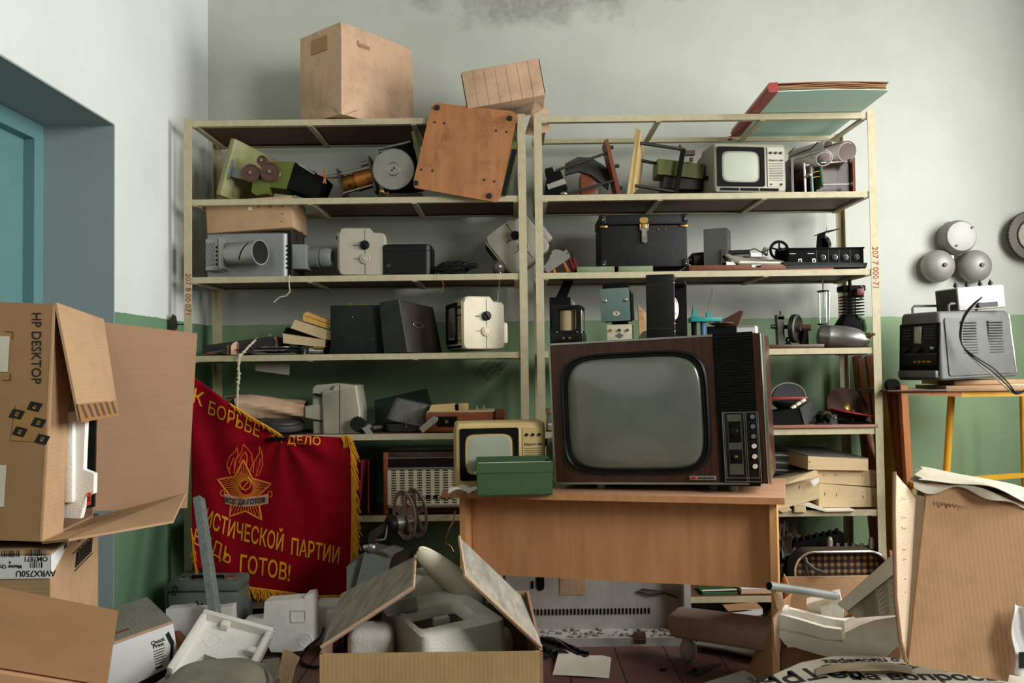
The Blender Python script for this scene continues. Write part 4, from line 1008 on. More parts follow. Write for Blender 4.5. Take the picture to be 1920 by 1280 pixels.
for body, path, hh in (('К', [(363, 742), (381, 752)], 26), ('БОРЬБЕ', [(391, 765), (487, 810)], 25), ('ЗА', [(505, 816), (530, 824)], 15), ('ДЕЛО', [(538, 826), (570, 826), (601, 828)], 15),
                     ('НИСТИЧЕСКОЙ', [(371, 962), (400, 979), (440, 996), (480, 1006), (531, 1020)], 32), ('ПАРТИИ', [(546, 1026), (590, 1034), (636, 1044)], 31),
                     ('БУДЬ', [(364, 1006), (433, 1047)], 29), ('ГОТОВ!', [(450, 1058), (500, 1066), (544, 1076)], 32)):
    bn.part('lettering', on_path(body, path, hh), GOLD, True, label='yellow sewn letters')
def bline(pts, r, n=6, sub=6, closed=False):
    if closed: pts = pts+[pts[0]]
    o = []
    for a, c in zip(pts, pts[1:]):
        for k in range(sub): f = k/sub; o.append(BN(a[0]+(c[0]-a[0])*f, a[1]+(c[1]-a[1])*f, 0.002))
    o.append(BN(*pts[-1], 0.002)); return MB().tube(o, r, n)
star = [(456, 862), (473, 897), (508, 907), (483, 930), (490, 974), (460, 958), (430, 968), (434, 934), (408, 899), (440, 893)]
em = bn.part('star_emblem', bline(star, 0.0044, closed=True), ORANGE, True, label='orange embroidered star')
b = MB(); c = (461, 914)
for k in range(56):
    a = 2*math.pi*k/56; best = None
    for i in range(10):
        p, q = star[i], star[(i+1) % 10]; dx, dy = math.cos(a), math.sin(a); ex, ey = q[0]-p[0], q[1]-p[1]; den = dx*ey-dy*ex
        if abs(den) < 1e-9: continue
        tt = ((p[0]-c[0])*ey-(p[1]-c[1])*ex)/den; uu = ((p[0]-c[0])*dy-(p[1]-c[1])*dx)/den
        if tt > 0 and 0 <= uu <= 1: best = tt
    if best: b.merge(bline([(c[0]+math.cos(a)*13, c[1]+math.sin(a)*13), (c[0]+math.cos(a)*best*0.95, c[1]+math.sin(a)*best*0.95)], 0.0020, 4, 3))
bn.part('ray_stitching', b, ORANGE, True, parent=em)
b = MB()
for fl in ([(432, 890), (425, 872), (430, 856), (441, 846), (444, 838), (446, 852), (440, 866), (438, 888)], [(440, 880), (442, 862), (452, 848), (456, 833), (463, 840), (471, 850), (474, 868), (468, 884)],
           [(474, 886), (476, 866), (486, 850), (486, 836), (491, 850), (492, 872), (486, 888), (478, 893)], [(448, 868), (452, 856), (460, 846), (463, 856), (462, 874)], [(428, 884), (434, 868), (438, 858)], [(480, 888), (486, 872), (488, 858)]):
    b.merge(bline(fl, 0.0030, 5, 4))
bn.part('flame_stitching', b, paint('flame_thread', (222, 84, 32), 0.6, dirt=0.2), True, parent=em)
b = MB()
for k in range(14): x = 432+4.4*k; b.merge(bline([(x, 884-10*math.sin(k)), (x+2*math.sin(k*2), 862-8*abs(math.sin(k*1.3)))], 0.0018, 4, 3))
bn.part('flame_fill', b, paint('flame_red_thread', (176, 34, 22), 0.6, dirt=0.2), True, parent=em)
rib = [(421, 926), (440, 931), (462, 932), (485, 930), (503, 926)]; 
o = MB(); vs = []
for dy in (0, 17):
    for x, y in rib: vs.append(BN(x, y+dy, 0.0035))
o.add(vs, [(i, i+1, 5+i+1, 5+i) for i in range(4)]); bn.part('ribbon', o, paint('pink_white_thread', (196, 160, 150), 0.7, dirt=0.3, scale=30), True, parent=em, label='pale embroidered ribbon')
b = bline(rib, 0.0022, 5, 4).merge(bline([(x, y+17) for x, y in rib], 0.0022, 5, 4))
for x, y in ((417, 924), (506, 926)): b.merge(bline([(x+4*math.cos(k*0.7), y+6*math.sin(k*0.7)) for k in range(10)], 0.002, 5, 2))
bn.part('ribbon_border', b, ORANGE, True, parent=em)
def ribtxt(body, path, hpx):
    g = on_path(body, path, hpx, 0.015); q = MB(); q.add([V(v)-V((0, 0.008, 0)) for v in g.v], g.f); return q
bn.part('ribbon_lettering', ribtxt('ВСЕГДА ГОТОВ!', [(424, 936), (440, 940), (462, 941), (485, 939), (500, 936)], 10), INK, True, parent=em)
b = bline([(448, 904), (452, 914), (460, 919), (468, 914), (470, 904), (465, 897)], 0.003, 5, 3).merge(bline([(452, 918), (468, 899)], 0.003, 5, 3)).merge(bline([(464, 895), (472, 903)], 0.005, 5, 3))
bn.part('centre_stitching', b, ORANGE, True, parent=em)
# fringes
rnd = random.Random(11)
def fringe(pts, n, dx, dy, jit, off=0.004):
    b = MB(); seg = [0]
    for a, c in zip(pts, pts[1:]): seg.append(seg[-1]+math.dist(a, c))
    for i in range(n):
        s_ = seg[-1]*(i+rnd.random()*0.6)/n; k = 0
        while k < len(pts)-2 and s_ > seg[k+1]: k += 1
        f = (s_-seg[k])/(seg[k+1]-seg[k]); a = pts[k]; c = pts[k+1]; px, py = a[0]+(c[0]-a[0])*f, a[1]+(c[1]-a[1])*f
        jx, jy = rnd.gauss(0, jit), rnd.gauss(0, jit); o = off+rnd.random()*0.008; Y = BY(px, py)-o
        b.tube([P(px, py, Y), P(px+dx*0.5+jx*0.3, py+dy*0.45, Y-0.004), P(px+dx+jx, py+dy+jy, Y)], 0.0017, 4)
    for a, c in zip(pts, pts[1:]): b.tube([BN(a[0]+(c[0]-a[0])*k/6, a[1]+(c[1]-a[1])*k/6, 0.004) for k in range(7)], 0.0036, 6)
    return b
bn.part('fringe', fringe([(657, 820), (659, 880), (660, 960), (658, 1080)], 150, 12, 30, 3), GOLD, True, label='gold fringe')
bn.part('fringe', fringe([(464, 1100), (515, 1107), (590, 1117), (655, 1116)], 120, 6, 20, 3), GOLD, True, label='gold fringe')
bn.part('fringe', fringe([(358, 990), (362, 1030), (364, 1055)], 40, 4, 26, 3), GOLD, True, label='gold fringe')
bn.part('fringe', fringe([(430, 756), (470, 781), (500, 798), (528, 816)], 60, 8, 10, 2), GOLD, True, label='gold fringe')
bn.part('fringe', fringe([(640, 818), (652, 816), (660, 822)], 24, 5, 22, 3), GOLD, True, label='gold fringe')
bn.part('hanging_clip', MB().box(-0.045, 0.045, -0.008, 0.01, -0.008, 0.006, TR(*BN(520, 822, 0.012)), 0.003).box(-0.02, 0.02, 0.0, 0.15, -0.006, 0.004, TR(*BN(520, 822, 0.012))), BLKM, True)

# ------------------------------------------------------------------ film projector on the floor behind the carton
Yf = 3.45
t = Thing('film_projector', 'old grey cine projector with two thin metal reels and a crank arm', 'projector', (P(730, 1050, Yf).x, Yf, 0))
body = [P(684, 1034, Yf), P(733, 1048, Yf), P(714, 1125, Yf), P(662, 1118, Yf)]
zb = body[2].z
t.part('body', MB().slab(body, 0.2), GRGREY, True)
t.part('base_case', MB().box(body[3].x-0.02, body[1].x+0.10, Yf+0.01, Yf+0.24, 0, zb+0.03, None, 0.01), DGREY, True)
t.part('side_wing', MB().slab(sq4([(650, 1062), (684, 1040), (668, 1118), (650, 1112)], Yf+0.03), 0.12), GRGREY, True)
t.part('top_housing', MB().slab(sq4([(733, 1049), (766, 1042), (760, 1120), (714, 1125)], Yf+0.02), 0.16), DARKM, True)
t.part('top_plate', MB().slab(sq4([(712, 1030), (738, 1024), (756, 1030), (732, 1042)], Yf-0.02), 0.03, (0, 0, -1)), ALU, True)
t.part('arm', MB().bar(P(697, 1018, Yf), P(700, 1000, Yf), 0.03, 0.022, (0, 1, 0)).bar(P(698, 1003, Yf), P(728, 984, Yf), 0.03, 0.024, (0, 1, 0)), DARKM, True)
t.part('pivot', MB().sphere(P(698, 1026, Yf), 0.022).cyl(P(682, 1027, Yf), P(700, 1024, Yf), 0.012), STEEL, True)
ax = V((0.80, 0.55, 0.05)).normalized(); hub = P(727, 984, Yf-0.02)
t.part('motor_cap', MB().rod(hub, hub+ax, [(0.03, 0), (0.037, 0.006), (0.037, 0.03), (0.034, 0.032)], 28), BLK, True)
t.part('motor_collar', MB().rod(hub+ax*0.032, hub+ax, [(0.031, 0), (0.031, 0.02), (0.027, 0.022), (0.027, 0.034), (0.015, 0.036), (0.015, 0.085)], 28), STEEL, True)
for d0, c0 in ((0.075, (758, 968)), (0.125, (775, 965))):
    cc = hub+ax*d0+V((0.0, 0, 0.028)); q = ax.to_track_quat('Z', 'Y').to_matrix().to_4x4(); m = M.Translation(cc) @ q; Rr = 0.098
    rr = t.part('reel', MB().torus(Rr, 0.0035, m, 48, 8).ring(circ(Rr*0.22, 20), circ(Rr*0.1, 20), -0.002, 0.002, m).ring(circ(Rr, 48), circ(Rr*0.84, 48), -0.0015, 0.0015, m), STEEL, True, label='thin spoked metal reel')
    b = MB()
    for k in range(5): b.box(Rr*0.18, Rr, -0.013, 0.013, -0.0015, 0.0015, m @ RZ(72*k+14))
    t.part('spoke', b, paint('worn_red_steel', (160, 146, 138), 0.4, 0.6, 0.6, (130, 40, 36), 12), True, parent=rr)
t.part('crank', MB().tube([hub, P(722, 1010, Yf-0.03), P(708, 1013, Yf-0.04)], 0.004, 8), STEEL, True)
t.part('crank_grip', MB().cyl(P(714, 1012, Yf-0.04), P(704, 1013, Yf-0.04), 0.006), BAKE, True)
# ------------------------------------------------------------------ right unit, upper shelf
# rod apparatus with a wooden end plate
Yr = 4.08
t = Thing('rod_apparatus', 'black clamp with two steel rods and a reddish wooden end plate', 'apparatus', (wx(1090, Yr, z2), Yr, z2))
t.part('wooden_plate', MB().slab([P(1134, 262, Yr), P(1140, 260, Yr), P(1166, 366, Yr), P(1158, 368, Yr)], 0.14), WRED, True)
for (px, py) in ((1145, 276), (1156, 311), (1161, 352)): t.part('stud', MB().cyl(P(px-3, py, Yr+0.02), P(px+5, py, Yr+0.02), 0.009, 0.009, 10), DARKM, True)
t.part('rod', MB().cyl(P(1042, 320, Yr+0.02), P(1140, 286, Yr+0.02), 0.0065), DARKM, True)
t.part('rod', MB().cyl(P(1056, 366, Yr), P(1152, 338, Yr), 0.0065), DARKM, True)
t.part('clamp_block', MB().slab(sq4([(1026, 326), (1050, 318), (1064, 352), (1062, 366), (1020, 366)], Yr+0.03), 0.1), BLKM, True)
t.part('clamp_head', MB().slab(sq4([(1022, 316), (1036, 313), (1040, 326), (1024, 328)], Yr+0.02), 0.05), BLKM, True)
t.part('strap', MB().slab(sq4([(1025, 346), (1058, 334), (1062, 344), (1028, 355)], Yr+0.02), 0.01), ALU, True)
t.part('wing_nut', MB().sphere(P(1057, 363, Yr-0.01), 0.012, 1.4, 0.6, 0.8), STEEL, True)
t = Thing('rubber_bellows', 'grey rubber hood lying behind the brown block', 'hood', (wx(1105, 4.24, z2), 4.24, z2))
t.part('hood', MB().loft([[P(1060+u*80, 342-34*math.sin(math.pi*min(1, 0.25+u*0.7))*1.0+k*0, 4.2+0.06*math.sin(k*0.6))+V((0, 0.05*math.cos(k*math.pi/5), 0.05*math.sin(k*math.pi/5)*(0.6+0.5*u))) for k in range(10)] for u in (0, 0.3, 0.6, 0.9, 1.0)]), DGREY, True)
t = Thing('wooden_block', 'brown wooden block standing between the rods on the upper shelf', 'block', (wx(1105, 4.15, z2), 4.15, z2))
hB = P(1105, 325, 4.15).z-z2
t.part('block_body', MB().box(-0.04, 0.045, 0, 0.12, 0, hB, None, 0.003), WBOX)
# plywood plate on spacers
t = Thing('spacer_apparatus', 'upright plywood plate on edge joined by steel spacer rods to a black bar', 'apparatus', (wx(1225, Yr, z2), Yr, z2))
t.part('plywood_plate', MB().slab([P(1193, 240, 4.05), P(1197, 240, 4.05), P(1181, 364, 4.05), P(1175, 366, 4.05)], 0.012).slab([P(1196, 243, 4.06), P(1204, 284, 4.26), P(1196, 350, 4.26), P(1181, 364, 4.06)], 0.012, (1, 0, 0)), WYEL, True)
t.part('black_bar', MB().slab(sq4([(1278, 280), (1286, 278), (1272, 364), (1264, 362)], 4.09), 0.03), BLKM, True)
for (a, c, Y) in (((1198, 268), (1282, 280), 4.1), ((1203, 301), (1240, 308), 4.2), ((1185, 347), (1270, 360), 4.1)): t.part('spacer_rod', MB().cyl(P(*a, Y), P(*c, Y), 0.008), DARKM, True)
b = MB().tube([P(1190, 282, 4.06), P(1188, 290, 4.07), P(1193, 298, 4.1)], 0.003, 5); t.part('wire_slot', b, BLKM, True)
# lime green meter box
t = Thing('meter_box', 'lime green box with a dark underside and clamp screws behind the black bar', 'box', (wx(1275, 4.16, z2), 4.16, z2))
gq = sq4([(1234, 297), (1322, 308), (1318, 335), (1233, 326)], 4.14)
t.part('green_box', MB().slab(gq, 0.15), OLIVE, True)
t.part('dark_foot', MB().slab(sq4([(1245, 329), (1316, 337), (1314, 355), (1243, 352)], 4.16), 0.12), BLEATH, True)
t.part('foot', MB().box(-0.03, 0.11, 0.01, 0.1, 0, 0.03), OLIVE)
t.part('clamp_screw', MB().cyl(P(1276, 282, 4.14), P(1276, 272, 4.14), 0.008).box(-0.022, 0.022, -0.01, 0.02, -0.01, 0.012, TR(*P(1294, 287, 4.13))).cyl(P(1296, 296, 4.12), P(1296, 303, 4.12), 0.009), BAKE, True)
t.part('side_knob', MB().cyl(P(1320, 333, 4.12), P(1328, 334, 4.12), 0.014, 0.01, 14), BLK, True)
# the television on this shelf, seen from the front
xx = wx(1408, 4.05, z2)
m = TR(xx, 4.05, z2) @ RZ(7)
hh = P(1400, 268, 4.05).z-z2
portable_tv('silver grey portable television facing the room on the top right shelf', m, GREYT, GREYP, SCRN, w=0.355, h=hh, d=0.25)
# rolled posters
PAPW = paint('white_poster_paper', (224, 214, 210), 0.8, dirt=0.15)
t = Thing('poster_rolls', 'loose rolled white paper posters lying on top of the brown box', 'paper', P(1560, 300, 4.1))
def roll(p0, p1, r0, r1, a0, a1, k=0.0):
    ax = (p1-p0).normalized(); e1 = ax.cross(V((0, 0, 1))).normalized(); e2 = e1.cross(ax)
    def fn(u, v):
        r = (r0+(r1-r0)*u)*(1-k*v); a = R(a0+(a1-a0)*v); return p0.lerp(p1, u+0.03*math.sin(a))+e1*(r*math.cos(a))+e2*(r*math.sin(a)*0.8)
    return MB().grid(fn, 8, 44, 0.0012)
t.part('rolled_sheet', roll(P(1486, 306, 4.34), P(1588, 284, 4.03), 0.05, 0.064, 60, 470, 0.22), PAPW, True)
t.part('rolled_sheet', roll(P(1482, 313, 4.30), P(1545, 297, 4.0), 0.036, 0.046, 90, 560, 0.3), PAPW, True)
t.part('rolled_sheet', roll(P(1484, 288, 4.34), P(1552, 272, 4.1), 0.022, 0.03, 0, 400, 0.2), PAPW, True)
t.part('binding_string', MB().tube([P(1478, 296, 4.13), P(1500, 286, 4.12), P(1520, 280, 4.08), P(1534, 266, 4.06)], 0.003, 6).tube([P(1480, 287, 4.13), P(1490, 276, 4.12)], 0.002, 6), BLEATH, True)
t.part('green_mark', MB().tube([P(1520, 280, 4.045), P(1519, 290, 4.03), P(1523, 296, 4.025), P(1530, 300, 4.02)], 0.002, 6), OLIVE, True)
# brown wooden box
x0, x1 = wx(1482, 4.12, z2), wx(1611, 4.06, z2); hB = P(1560, 295, 4.1).z-z2
t = Thing('wooden_crate', 'dark brown open wooden box lying on its side beside the silver grey television', 'box', ((x0+x1)/2, 4.1, z2))
wd = x1-x0; b = MB()
b.box(-wd/2, wd/2, 0.21, 0.222, 0, hB)
t.part('back_panel', b, WDARK)
t.part('side_board', MB().box(wd/2-0.012, wd/2, 0, 0.21, 0, hB), WBOX)
t.part('side_board', MB().box(-wd/2, -wd/2+0.012, 0, 0.21, 0, hB), WDARK)
t.part('base_board', MB().box(-wd/2+0.012, wd/2-0.012, 0, 0.21, 0, 0.012), WDARK)
t.part('divider', MB().box(-wd/2+0.13, wd/2-0.012, 0.03, 0.04, 0.012, hB), WDARK)
t = Thing('rod_apparatus', 'small green metal frame with two long chrome rods on ball feet', 'apparatus', (wx(1545, 4.05, z2), 4.06, z2))
Yq = 4.05
for (a, c, r, mt, nm) in (((1508, 306), (1510, 361), 0.006, CHROME, 'upright_rod'), ((1520, 311), (1523, 360), 0.007, TEALP, 'upright_rod'), ((1537, 303), (1542, 349), 0.008, GBOX, 'upright_rod'), ((1538, 305), (1588, 303), 0.0035, CHROME, 'long_rod'), ((1541, 346), (1592, 345), 0.0035, CHROME, 'long_rod'), ((1510, 310), (1540, 306), 0.004, CHROME, 'cross_rod'), ((1522, 324), (1539, 320), 0.003, BRASS, 'cross_rod'), ((1522, 333), (1540, 330), 0.003, BRASS, 'cross_rod')):
    t.part(nm, MB().cyl(P(*a, Yq), P(*c, Yq), r, r, 10), mt, True)
t.part('end_plate', MB().slab(sq4([(1533, 301), (1539, 300), (1544, 350), (1537, 352)], Yq+0.005), 0.05), GBOX, True)
t.part('clamp', MB().sphere(P(1518, 328, Yq-0.01), 0.012).cyl(P(1518, 328, Yq-0.01), P(1508, 333, Yq), 0.007), STEEL, True)
for (px, py) in ((1593, 302), (1596, 345)): t.part('ball_foot', MB().sphere(P(px, py, Yq), 0.0115), BAKE, True)
t.part('foot_plate', MB().box(-0.1, 0.03, 0, 0.06, 0, 0.006), DARKM)
# ------------------------------------------------------------------ right unit, second shelf
t = Thing('bracket_plate', 'dull aluminium bracket plate with three holes leaning on tools', 'bracket', P(1040, 508, 4.04))
pl = [(1016, 503), (1024, 494), (1029, 487), (1034, 471), (1041, 467), (1052, 469), (1056, 472), (1062, 467), (1069, 480), (1066, 485), (1028, 511)]
br = [P(x, y, 4.01+0.04*(511-y)/44) for x, y in pl]
t.part('plate', MB().slab(br, 0.005), ALU, True)
for (x, y) in ((1034, 475), (1063, 475), (1022, 504)): p = P(x, y, 4.009+0.04*(511-y)/44); t.part('hole', MB().cyl(p, p+V((0, 0.003, 0)), 0.0035, 0.0035, 10), BLKM, True)
for k, (a, c, mt, mt2, lab) in enumerate((((1020, 509), (1040, 508), WPINE, BLKM, 'orange handled tool lying flat under the aluminium bracket'), ((1055, 490), (1066, 512), WPINE, BLKM, 'screwdriver with orange tip behind the aluminium bracket'), ((1065, 482), (1078, 510), DRED, DARKM, 'dark red pliers handle leaning behind the aluminium bracket'), ((1075, 486), (1082, 508), DRED, DARKM, 'second dark red pliers handle beside the green sticks'))):
    t = Thing('hand_tool', lab, 'tool', P(*c, 4.1)); 
    t.part('handle', MB().cyl(P(*a, 4.09), P(*c, 4.06), 0.009, 0.011, 12), mt, True)
    t.part('shank', MB().cyl(P(2*a[0]-c[0]+4, 2*a[1]-c[1]+8, 4.12), P(*a, 4.09), 0.004, 0.004, 8), mt2, True)
for (x0, x1, y0, lab) in ((1082, 1152, 502, 'pale green painted timber stick on the shelf, the one nearer the bracket'), (1160, 1224, 501, 'chipped green timber stick under the black instrument case')):
    X0, X1 = wx(x0, 4.03, z3), wx(x1, 4.03, z3)
    t = Thing('painted_stick', lab, 'stick', ((X0+X1)/2, 4.03, z3), group=None)
    t.part('stick_body', MB().box(-(X1-X0)/2, (X1-X0)/2, 0, 0.035, 0, 0.028, None, 0.002), paint('chipped_green_paint_%d' % x0, (122, 138, 104), 0.6, dirt=0.7, scale=18, dirtcol=(92, 70, 48)))
    t.part('bare_end', MB().box((X1-X0)/2-0.002, (X1-X0)/2+0.001, 0.001, 0.034, 0.001, 0.027), WRAW)
X0, X1 = wx(1292, 4.03, z3), wx(1563, 4.03, z3)
t = Thing('wooden_plank', 'brown plank with a red painted end under the control deck', 'plank', ((X0+X1)/2, 4.03, z3))
wd = X1-X0; t.part('plank_body', MB().box(-wd/2, wd/2, 0, 0.2, 0, 0.028, None, 0.003), WRAW if 0 else wood('brown_plank', (126, 76, 50), (92, 52, 34), 0, 8, 0.5, 12, 0.4))
t.part('red_end', MB().box(wd/2-0.055, wd/2-0.012, -0.001, 0.0, 0.004, 0.025), REDP)
zpk = z3+0.028
# black case with clasp
x0, x1 = wx(1126, 4.07, zpk), wx(1291, 4.07, zpk); hC = P(1208, 402, 4.07).z-zpk; wd = x1-x0
t = Thing('instrument_case', 'large black square instrument case with a chrome front clasp', 'case', ((x0+x1)/2, 4.07, zpk))
hl = hC*0.8
t.part('case_body', MB().box(-wd/2+0.003, wd/2-0.003, 0.002, 0.25, 0, hl, None, 0.006), LEATH)
t.part('case_lid', MB().box(-wd/2, wd/2, -0.001, 0.253, hl+0.002, hC, None, 0.008), LEATH)
for sx in (-1, 1):
    for (za, zb) in ((0, 0.035), (hC-0.04, hC)):
        x = sx*(wd/2-0.013); q = t.part('corner_cap', MB().box(x-0.016, x+0.016, -0.004, 0.03, za-0.001, zb+0.002, None, 0.006), BLK)
        t.part('rivet', MB().sphere((x, -0.004, (za+zb)/2-0.004), 0.004, n=10, k=6), CHROME, parent=q)
    t.part('lid_stay', MB().box(min(sx*wd/2, sx*(wd/2-0.036)), max(sx*wd/2, sx*(wd/2-0.036)), -0.004, 0.0, hl-0.012, hl-0.001, None, 0.001), BRASS)
q = t.part('clasp', MB().prism(rrect(0.042, 0.028, 0.013, 6), 0, 0.004, FR(0.0, -0.001, hl+0.022)).box(-0.02, 0.02, -0.006, 0, hl-0.03, hl+0.006, None, 0.003), BRASS)
t.part('clasp_hasp', MB().prism(rrect(0.028, 0.078, 0.013, 6), 0, 0.008, FR(0, -0.004, hl-0.05), 0.003), CHROME, parent=q)
t.part('clasp_loop', MB().tube([(-0.02, -0.008, hl+0.004), (-0.02, -0.009, hl-0.024), (0.02, -0.009, hl-0.024), (0.02, -0.008, hl+0.004)], 0.003, 6), CHROME, parent=q)
for x in (0.068, 0.102): t.part('stud', MB().sphere((x, 0.001, hl-0.022), 0.0045, n=10, k=6), BRASS)
# little dark things behind
t = Thing('dark_bottle', 'brown glass bottle lying behind the grey metal box', 'bottle', (wx(1312, 4.2, zpk), 4.2, zpk))
p0 = V(P(1296, 488, 4.2)); p1 = V(P(1340, 484, 4.22))
t.part('bottle_body', MB().rod(p0, p1, [(0.002, 0), (0.03, 0.003), (0.036, 0.012), (0.036, 0.075), (0.014, 0.1), (0.014, 0.115)], 22), glassy('brown_glass', (40, 30, 24), 0.12, (110, 100, 90), 0.4), True)
t.part('bottle_cap', MB().cyl(p0-V((0.012, 0, 0)), p0, 0.02), BLK, True)
x0 = wx(1347, 4.12, zpk); hB = P(1350, 429, 4.12).z-zpk
t = Thing('metal_enclosure', 'tall plain dark grey metal box beside the black instrument case', 'box', (x0, 4.14, zpk), -24)
t.part('enclosure', MB().box(-0.055, 0.055, -0.04, 0.07, 0, hB, None, 0.003), DGREY)
t.part('front_plate', MB().box(-0.056, 0.052, -0.042, -0.038, 0.004, hB-0.003), paint('mid_grey_plate', (92, 92, 88), 0.5, dirt=0.5))
# flat chassis mechanism
t = Thing('gramophone_chassis', 'flat grey turntable chassis mechanism leaning on the plank', 'mechanism', P(1410, 497, 4.06))
t.part('deck_plate', MB().slab([P(1360, 477, 4.06), P(1386, 472, 4.28), P(1470, 489, 4.06), P(1464, 496, 4.03), P(1388, 494, 4.03)], 0.008, (0, 0, -1)), GREYT, True)
t.part('turntable_ring', MB().torus(0.075, 0.004, TR(*P(1425, 484, 4.11)) @ M.Diagonal((1, 0.9, 1, 1)) @ RX(8) @ RY(6), 32, 6), STEEL, True)
t.part('front_lip', MB().slab(sq4([(1386, 489), (1470, 491), (1468, 497), (1388, 498)], 4.04), 0.02), ALU, True)
t.part('left_bracket', MB().slab(sq4([(1352, 468), (1359, 468), (1362, 498), (1351, 498)], 4.08), 0.05), BLK, True)
t.part('motor', MB().cyl(P(1362, 474, 4.12), P(1405, 472, 4.12), 0.011), BLK, True)
t.part('wire', MB().tube([P(1402, 470, 4.1), P(1415, 466, 4.08), P(1430, 474, 4.06), P(1438, 480, 4.06)], 0.0025, 6), BLK, True)
t.part('white_block', MB().slab(sq4([(1408, 474), (1428, 474), (1428, 481), (1408, 481)], 4.12), 0.03), WHITE, True)
t.part('under_bracket', MB().slab(sq4([(1410, 496), (1427, 496), (1427, 501), (1410, 501)], 4.03), 0.02), STEEL, True)
t.part('under_bracket', MB().slab(sq4([(1362, 490), (1388, 494), (1388, 500), (1362, 497)], 4.05), 0.02), STEEL, True)
b = MB(); rnd = random.Random(4)
for k in range(7): b.tube([P(1428+rnd.uniform(-8, 14), 478, 4.16), P(1434+rnd.uniform(-6, 8), 470, 4.15), P(1434+rnd.uniform(-8, 10), 462+rnd.uniform(0, 6), 4.15)], 0.003, 5)
t.part('lever', b, STEEL, True)
c = P(1461, 469, 4.13)
t = Thing('spoked_wheel', 'small black spoked hand wheel standing behind the control deck', 'wheel', (c.x, 4.13, zpk))
b = MB().torus(0.042, 0.007, TR(*c) @ RX(90) @ RX(0), 36, 8); t.part('rim', b, BLKM, True)
for k in range(5): a = R(72*k+18); t.part('spoke', MB().cyl(c, c+V((0.04*math.cos(a), 0, 0.04*math.sin(a))), 0.005, 0.004, 8), BLKM, True)
t.part('hub', MB().cyl(c-V((0, 0.02, 0)), c+V((0, 0.015, 0)), 0.011), BLKM, True)
t.part('bearing_stand', MB().box(-0.015, 0.015, 0, 0.02, 0, c.z-zpk), BLKM)
# control deck
zc_ = P(1540, 502, 4.04).z
x0, x1 = wx(1475, 4.04, zc_), wx(1622, 4.04, zc_); wd = x1-x0; hh = P(1540, 467, 4.04).z-zc_
t = Thing('control_deck', 'long black control deck with four ringed knobs and two slider switches', 'amplifier', ((x0+x1)/2, 4.04, zc_))
t.part('deck_body', MB().box(-wd/2+0.01, wd/2-0.004, 0.0, 0.2, 0.012, hh, None, 0.004), BLKM)
t.part('tray', MB().loft([[(-wd/2-0.01, -0.015, 0.012), (-wd/2-0.025, -0.01, 0.03), (-wd/2-0.02, 0.0, 0.03), (-wd/2, 0.0, 0.008)], [(wd/2, -0.015, 0.0), (wd/2+0.008, -0.01, 0.02), (wd/2+0.008, 0.0, 0.02), (wd/2, 0.0, -0.006)]]).box(-wd/2, wd/2, -0.015, 0.2, 0.0, 0.01), BLK)
t.part('deck_top', MB().box(-wd/2+0.006, wd/2, -0.004, 0.2, hh, hh+0.008, None, 0.003), BLKM)
for k, px in enumerate((1543, 1565, 1585, 1606)):
    X = wx(px, 4.04, zc_)-(x0+x1)/2
    q = t.part('knob', MB().cyl((X, 0, hh*0.55), (X, -0.012, hh*0.55), 0.010, 0.009, 20), BLK)
    t.part('knob_ring', MB().torus(0.0115, 0.0022, TR(X, -0.004, hh*0.55) @ RX(90), 24, 8), STEEL, parent=q)
    t.part('panel_joint', MB().box(X-0.029, X-0.0275, -0.0006, 0.001, 0.014, hh-0.002), DARKM)
for px in (1500, 1526):
    X = wx(px, 4.04, zc_)-(x0+x1)/2
    t.part('switch_frame', MB().ring(rrect(0.016, 0.02, 0.002, 2), rrect(0.009, 0.012, 0.001, 2), -0.001, 0.004, FR(X, 0, hh*0.38)), STEEL)
b = MB()
for px, py in ((1484, 473), (1518, 473)): X = wx(px, 4.04, zc_)-(x0+x1)/2; b.box(X-0.008, X+0.022, -0.001, 0, hh*0.76, hh*0.79)
t.part('scale_mark', b, ALU)
t = Thing('wood_offcut', 'small pale wooden offcut under the end of the control deck', 'offcut', (wx(1597, 4.03, z3), 4.03, z3))
t.part('offcut_body', MB().slab(sq4([(1578, 511), (1584, 506), (1620, 505), (1621, 508), (1616, 511)], 4.03), 0.05), WRAW, True)
# gadget on top
p = P(1546, 466, 4.14)
t = Thing('demonstration_gadget', 'small black stand holding a tilted plate on the control deck', 'apparatus', (p.x, 4.14, zc_+hh+0.008))
t.part('stand_post', MB().slab(sq4([(1536, 440), (1547, 436), (1552, 466), (1534, 466)], 4.13), 0.03), BLKM, True)
t.part('knurled_wheel', MB().prism(gearpts(0.028, 0.002, 40), 0, 0.015, TR(*P(1548, 455, 4.12)) @ RY(70)), DARKM, True)
t.part('tilted_plate', MB().slab([P(1526, 441, 4.08), P(1552, 432, 4.06), P(1574, 428, 4.14), P(1548, 436, 4.18)], 0.004, (0, 0, -1)), BLKM, True)
t.part('pin', MB().cyl(P(1550, 436, 4.12), P(1551, 421, 4.12), 0.003, 0.002, 8), STEEL, True)
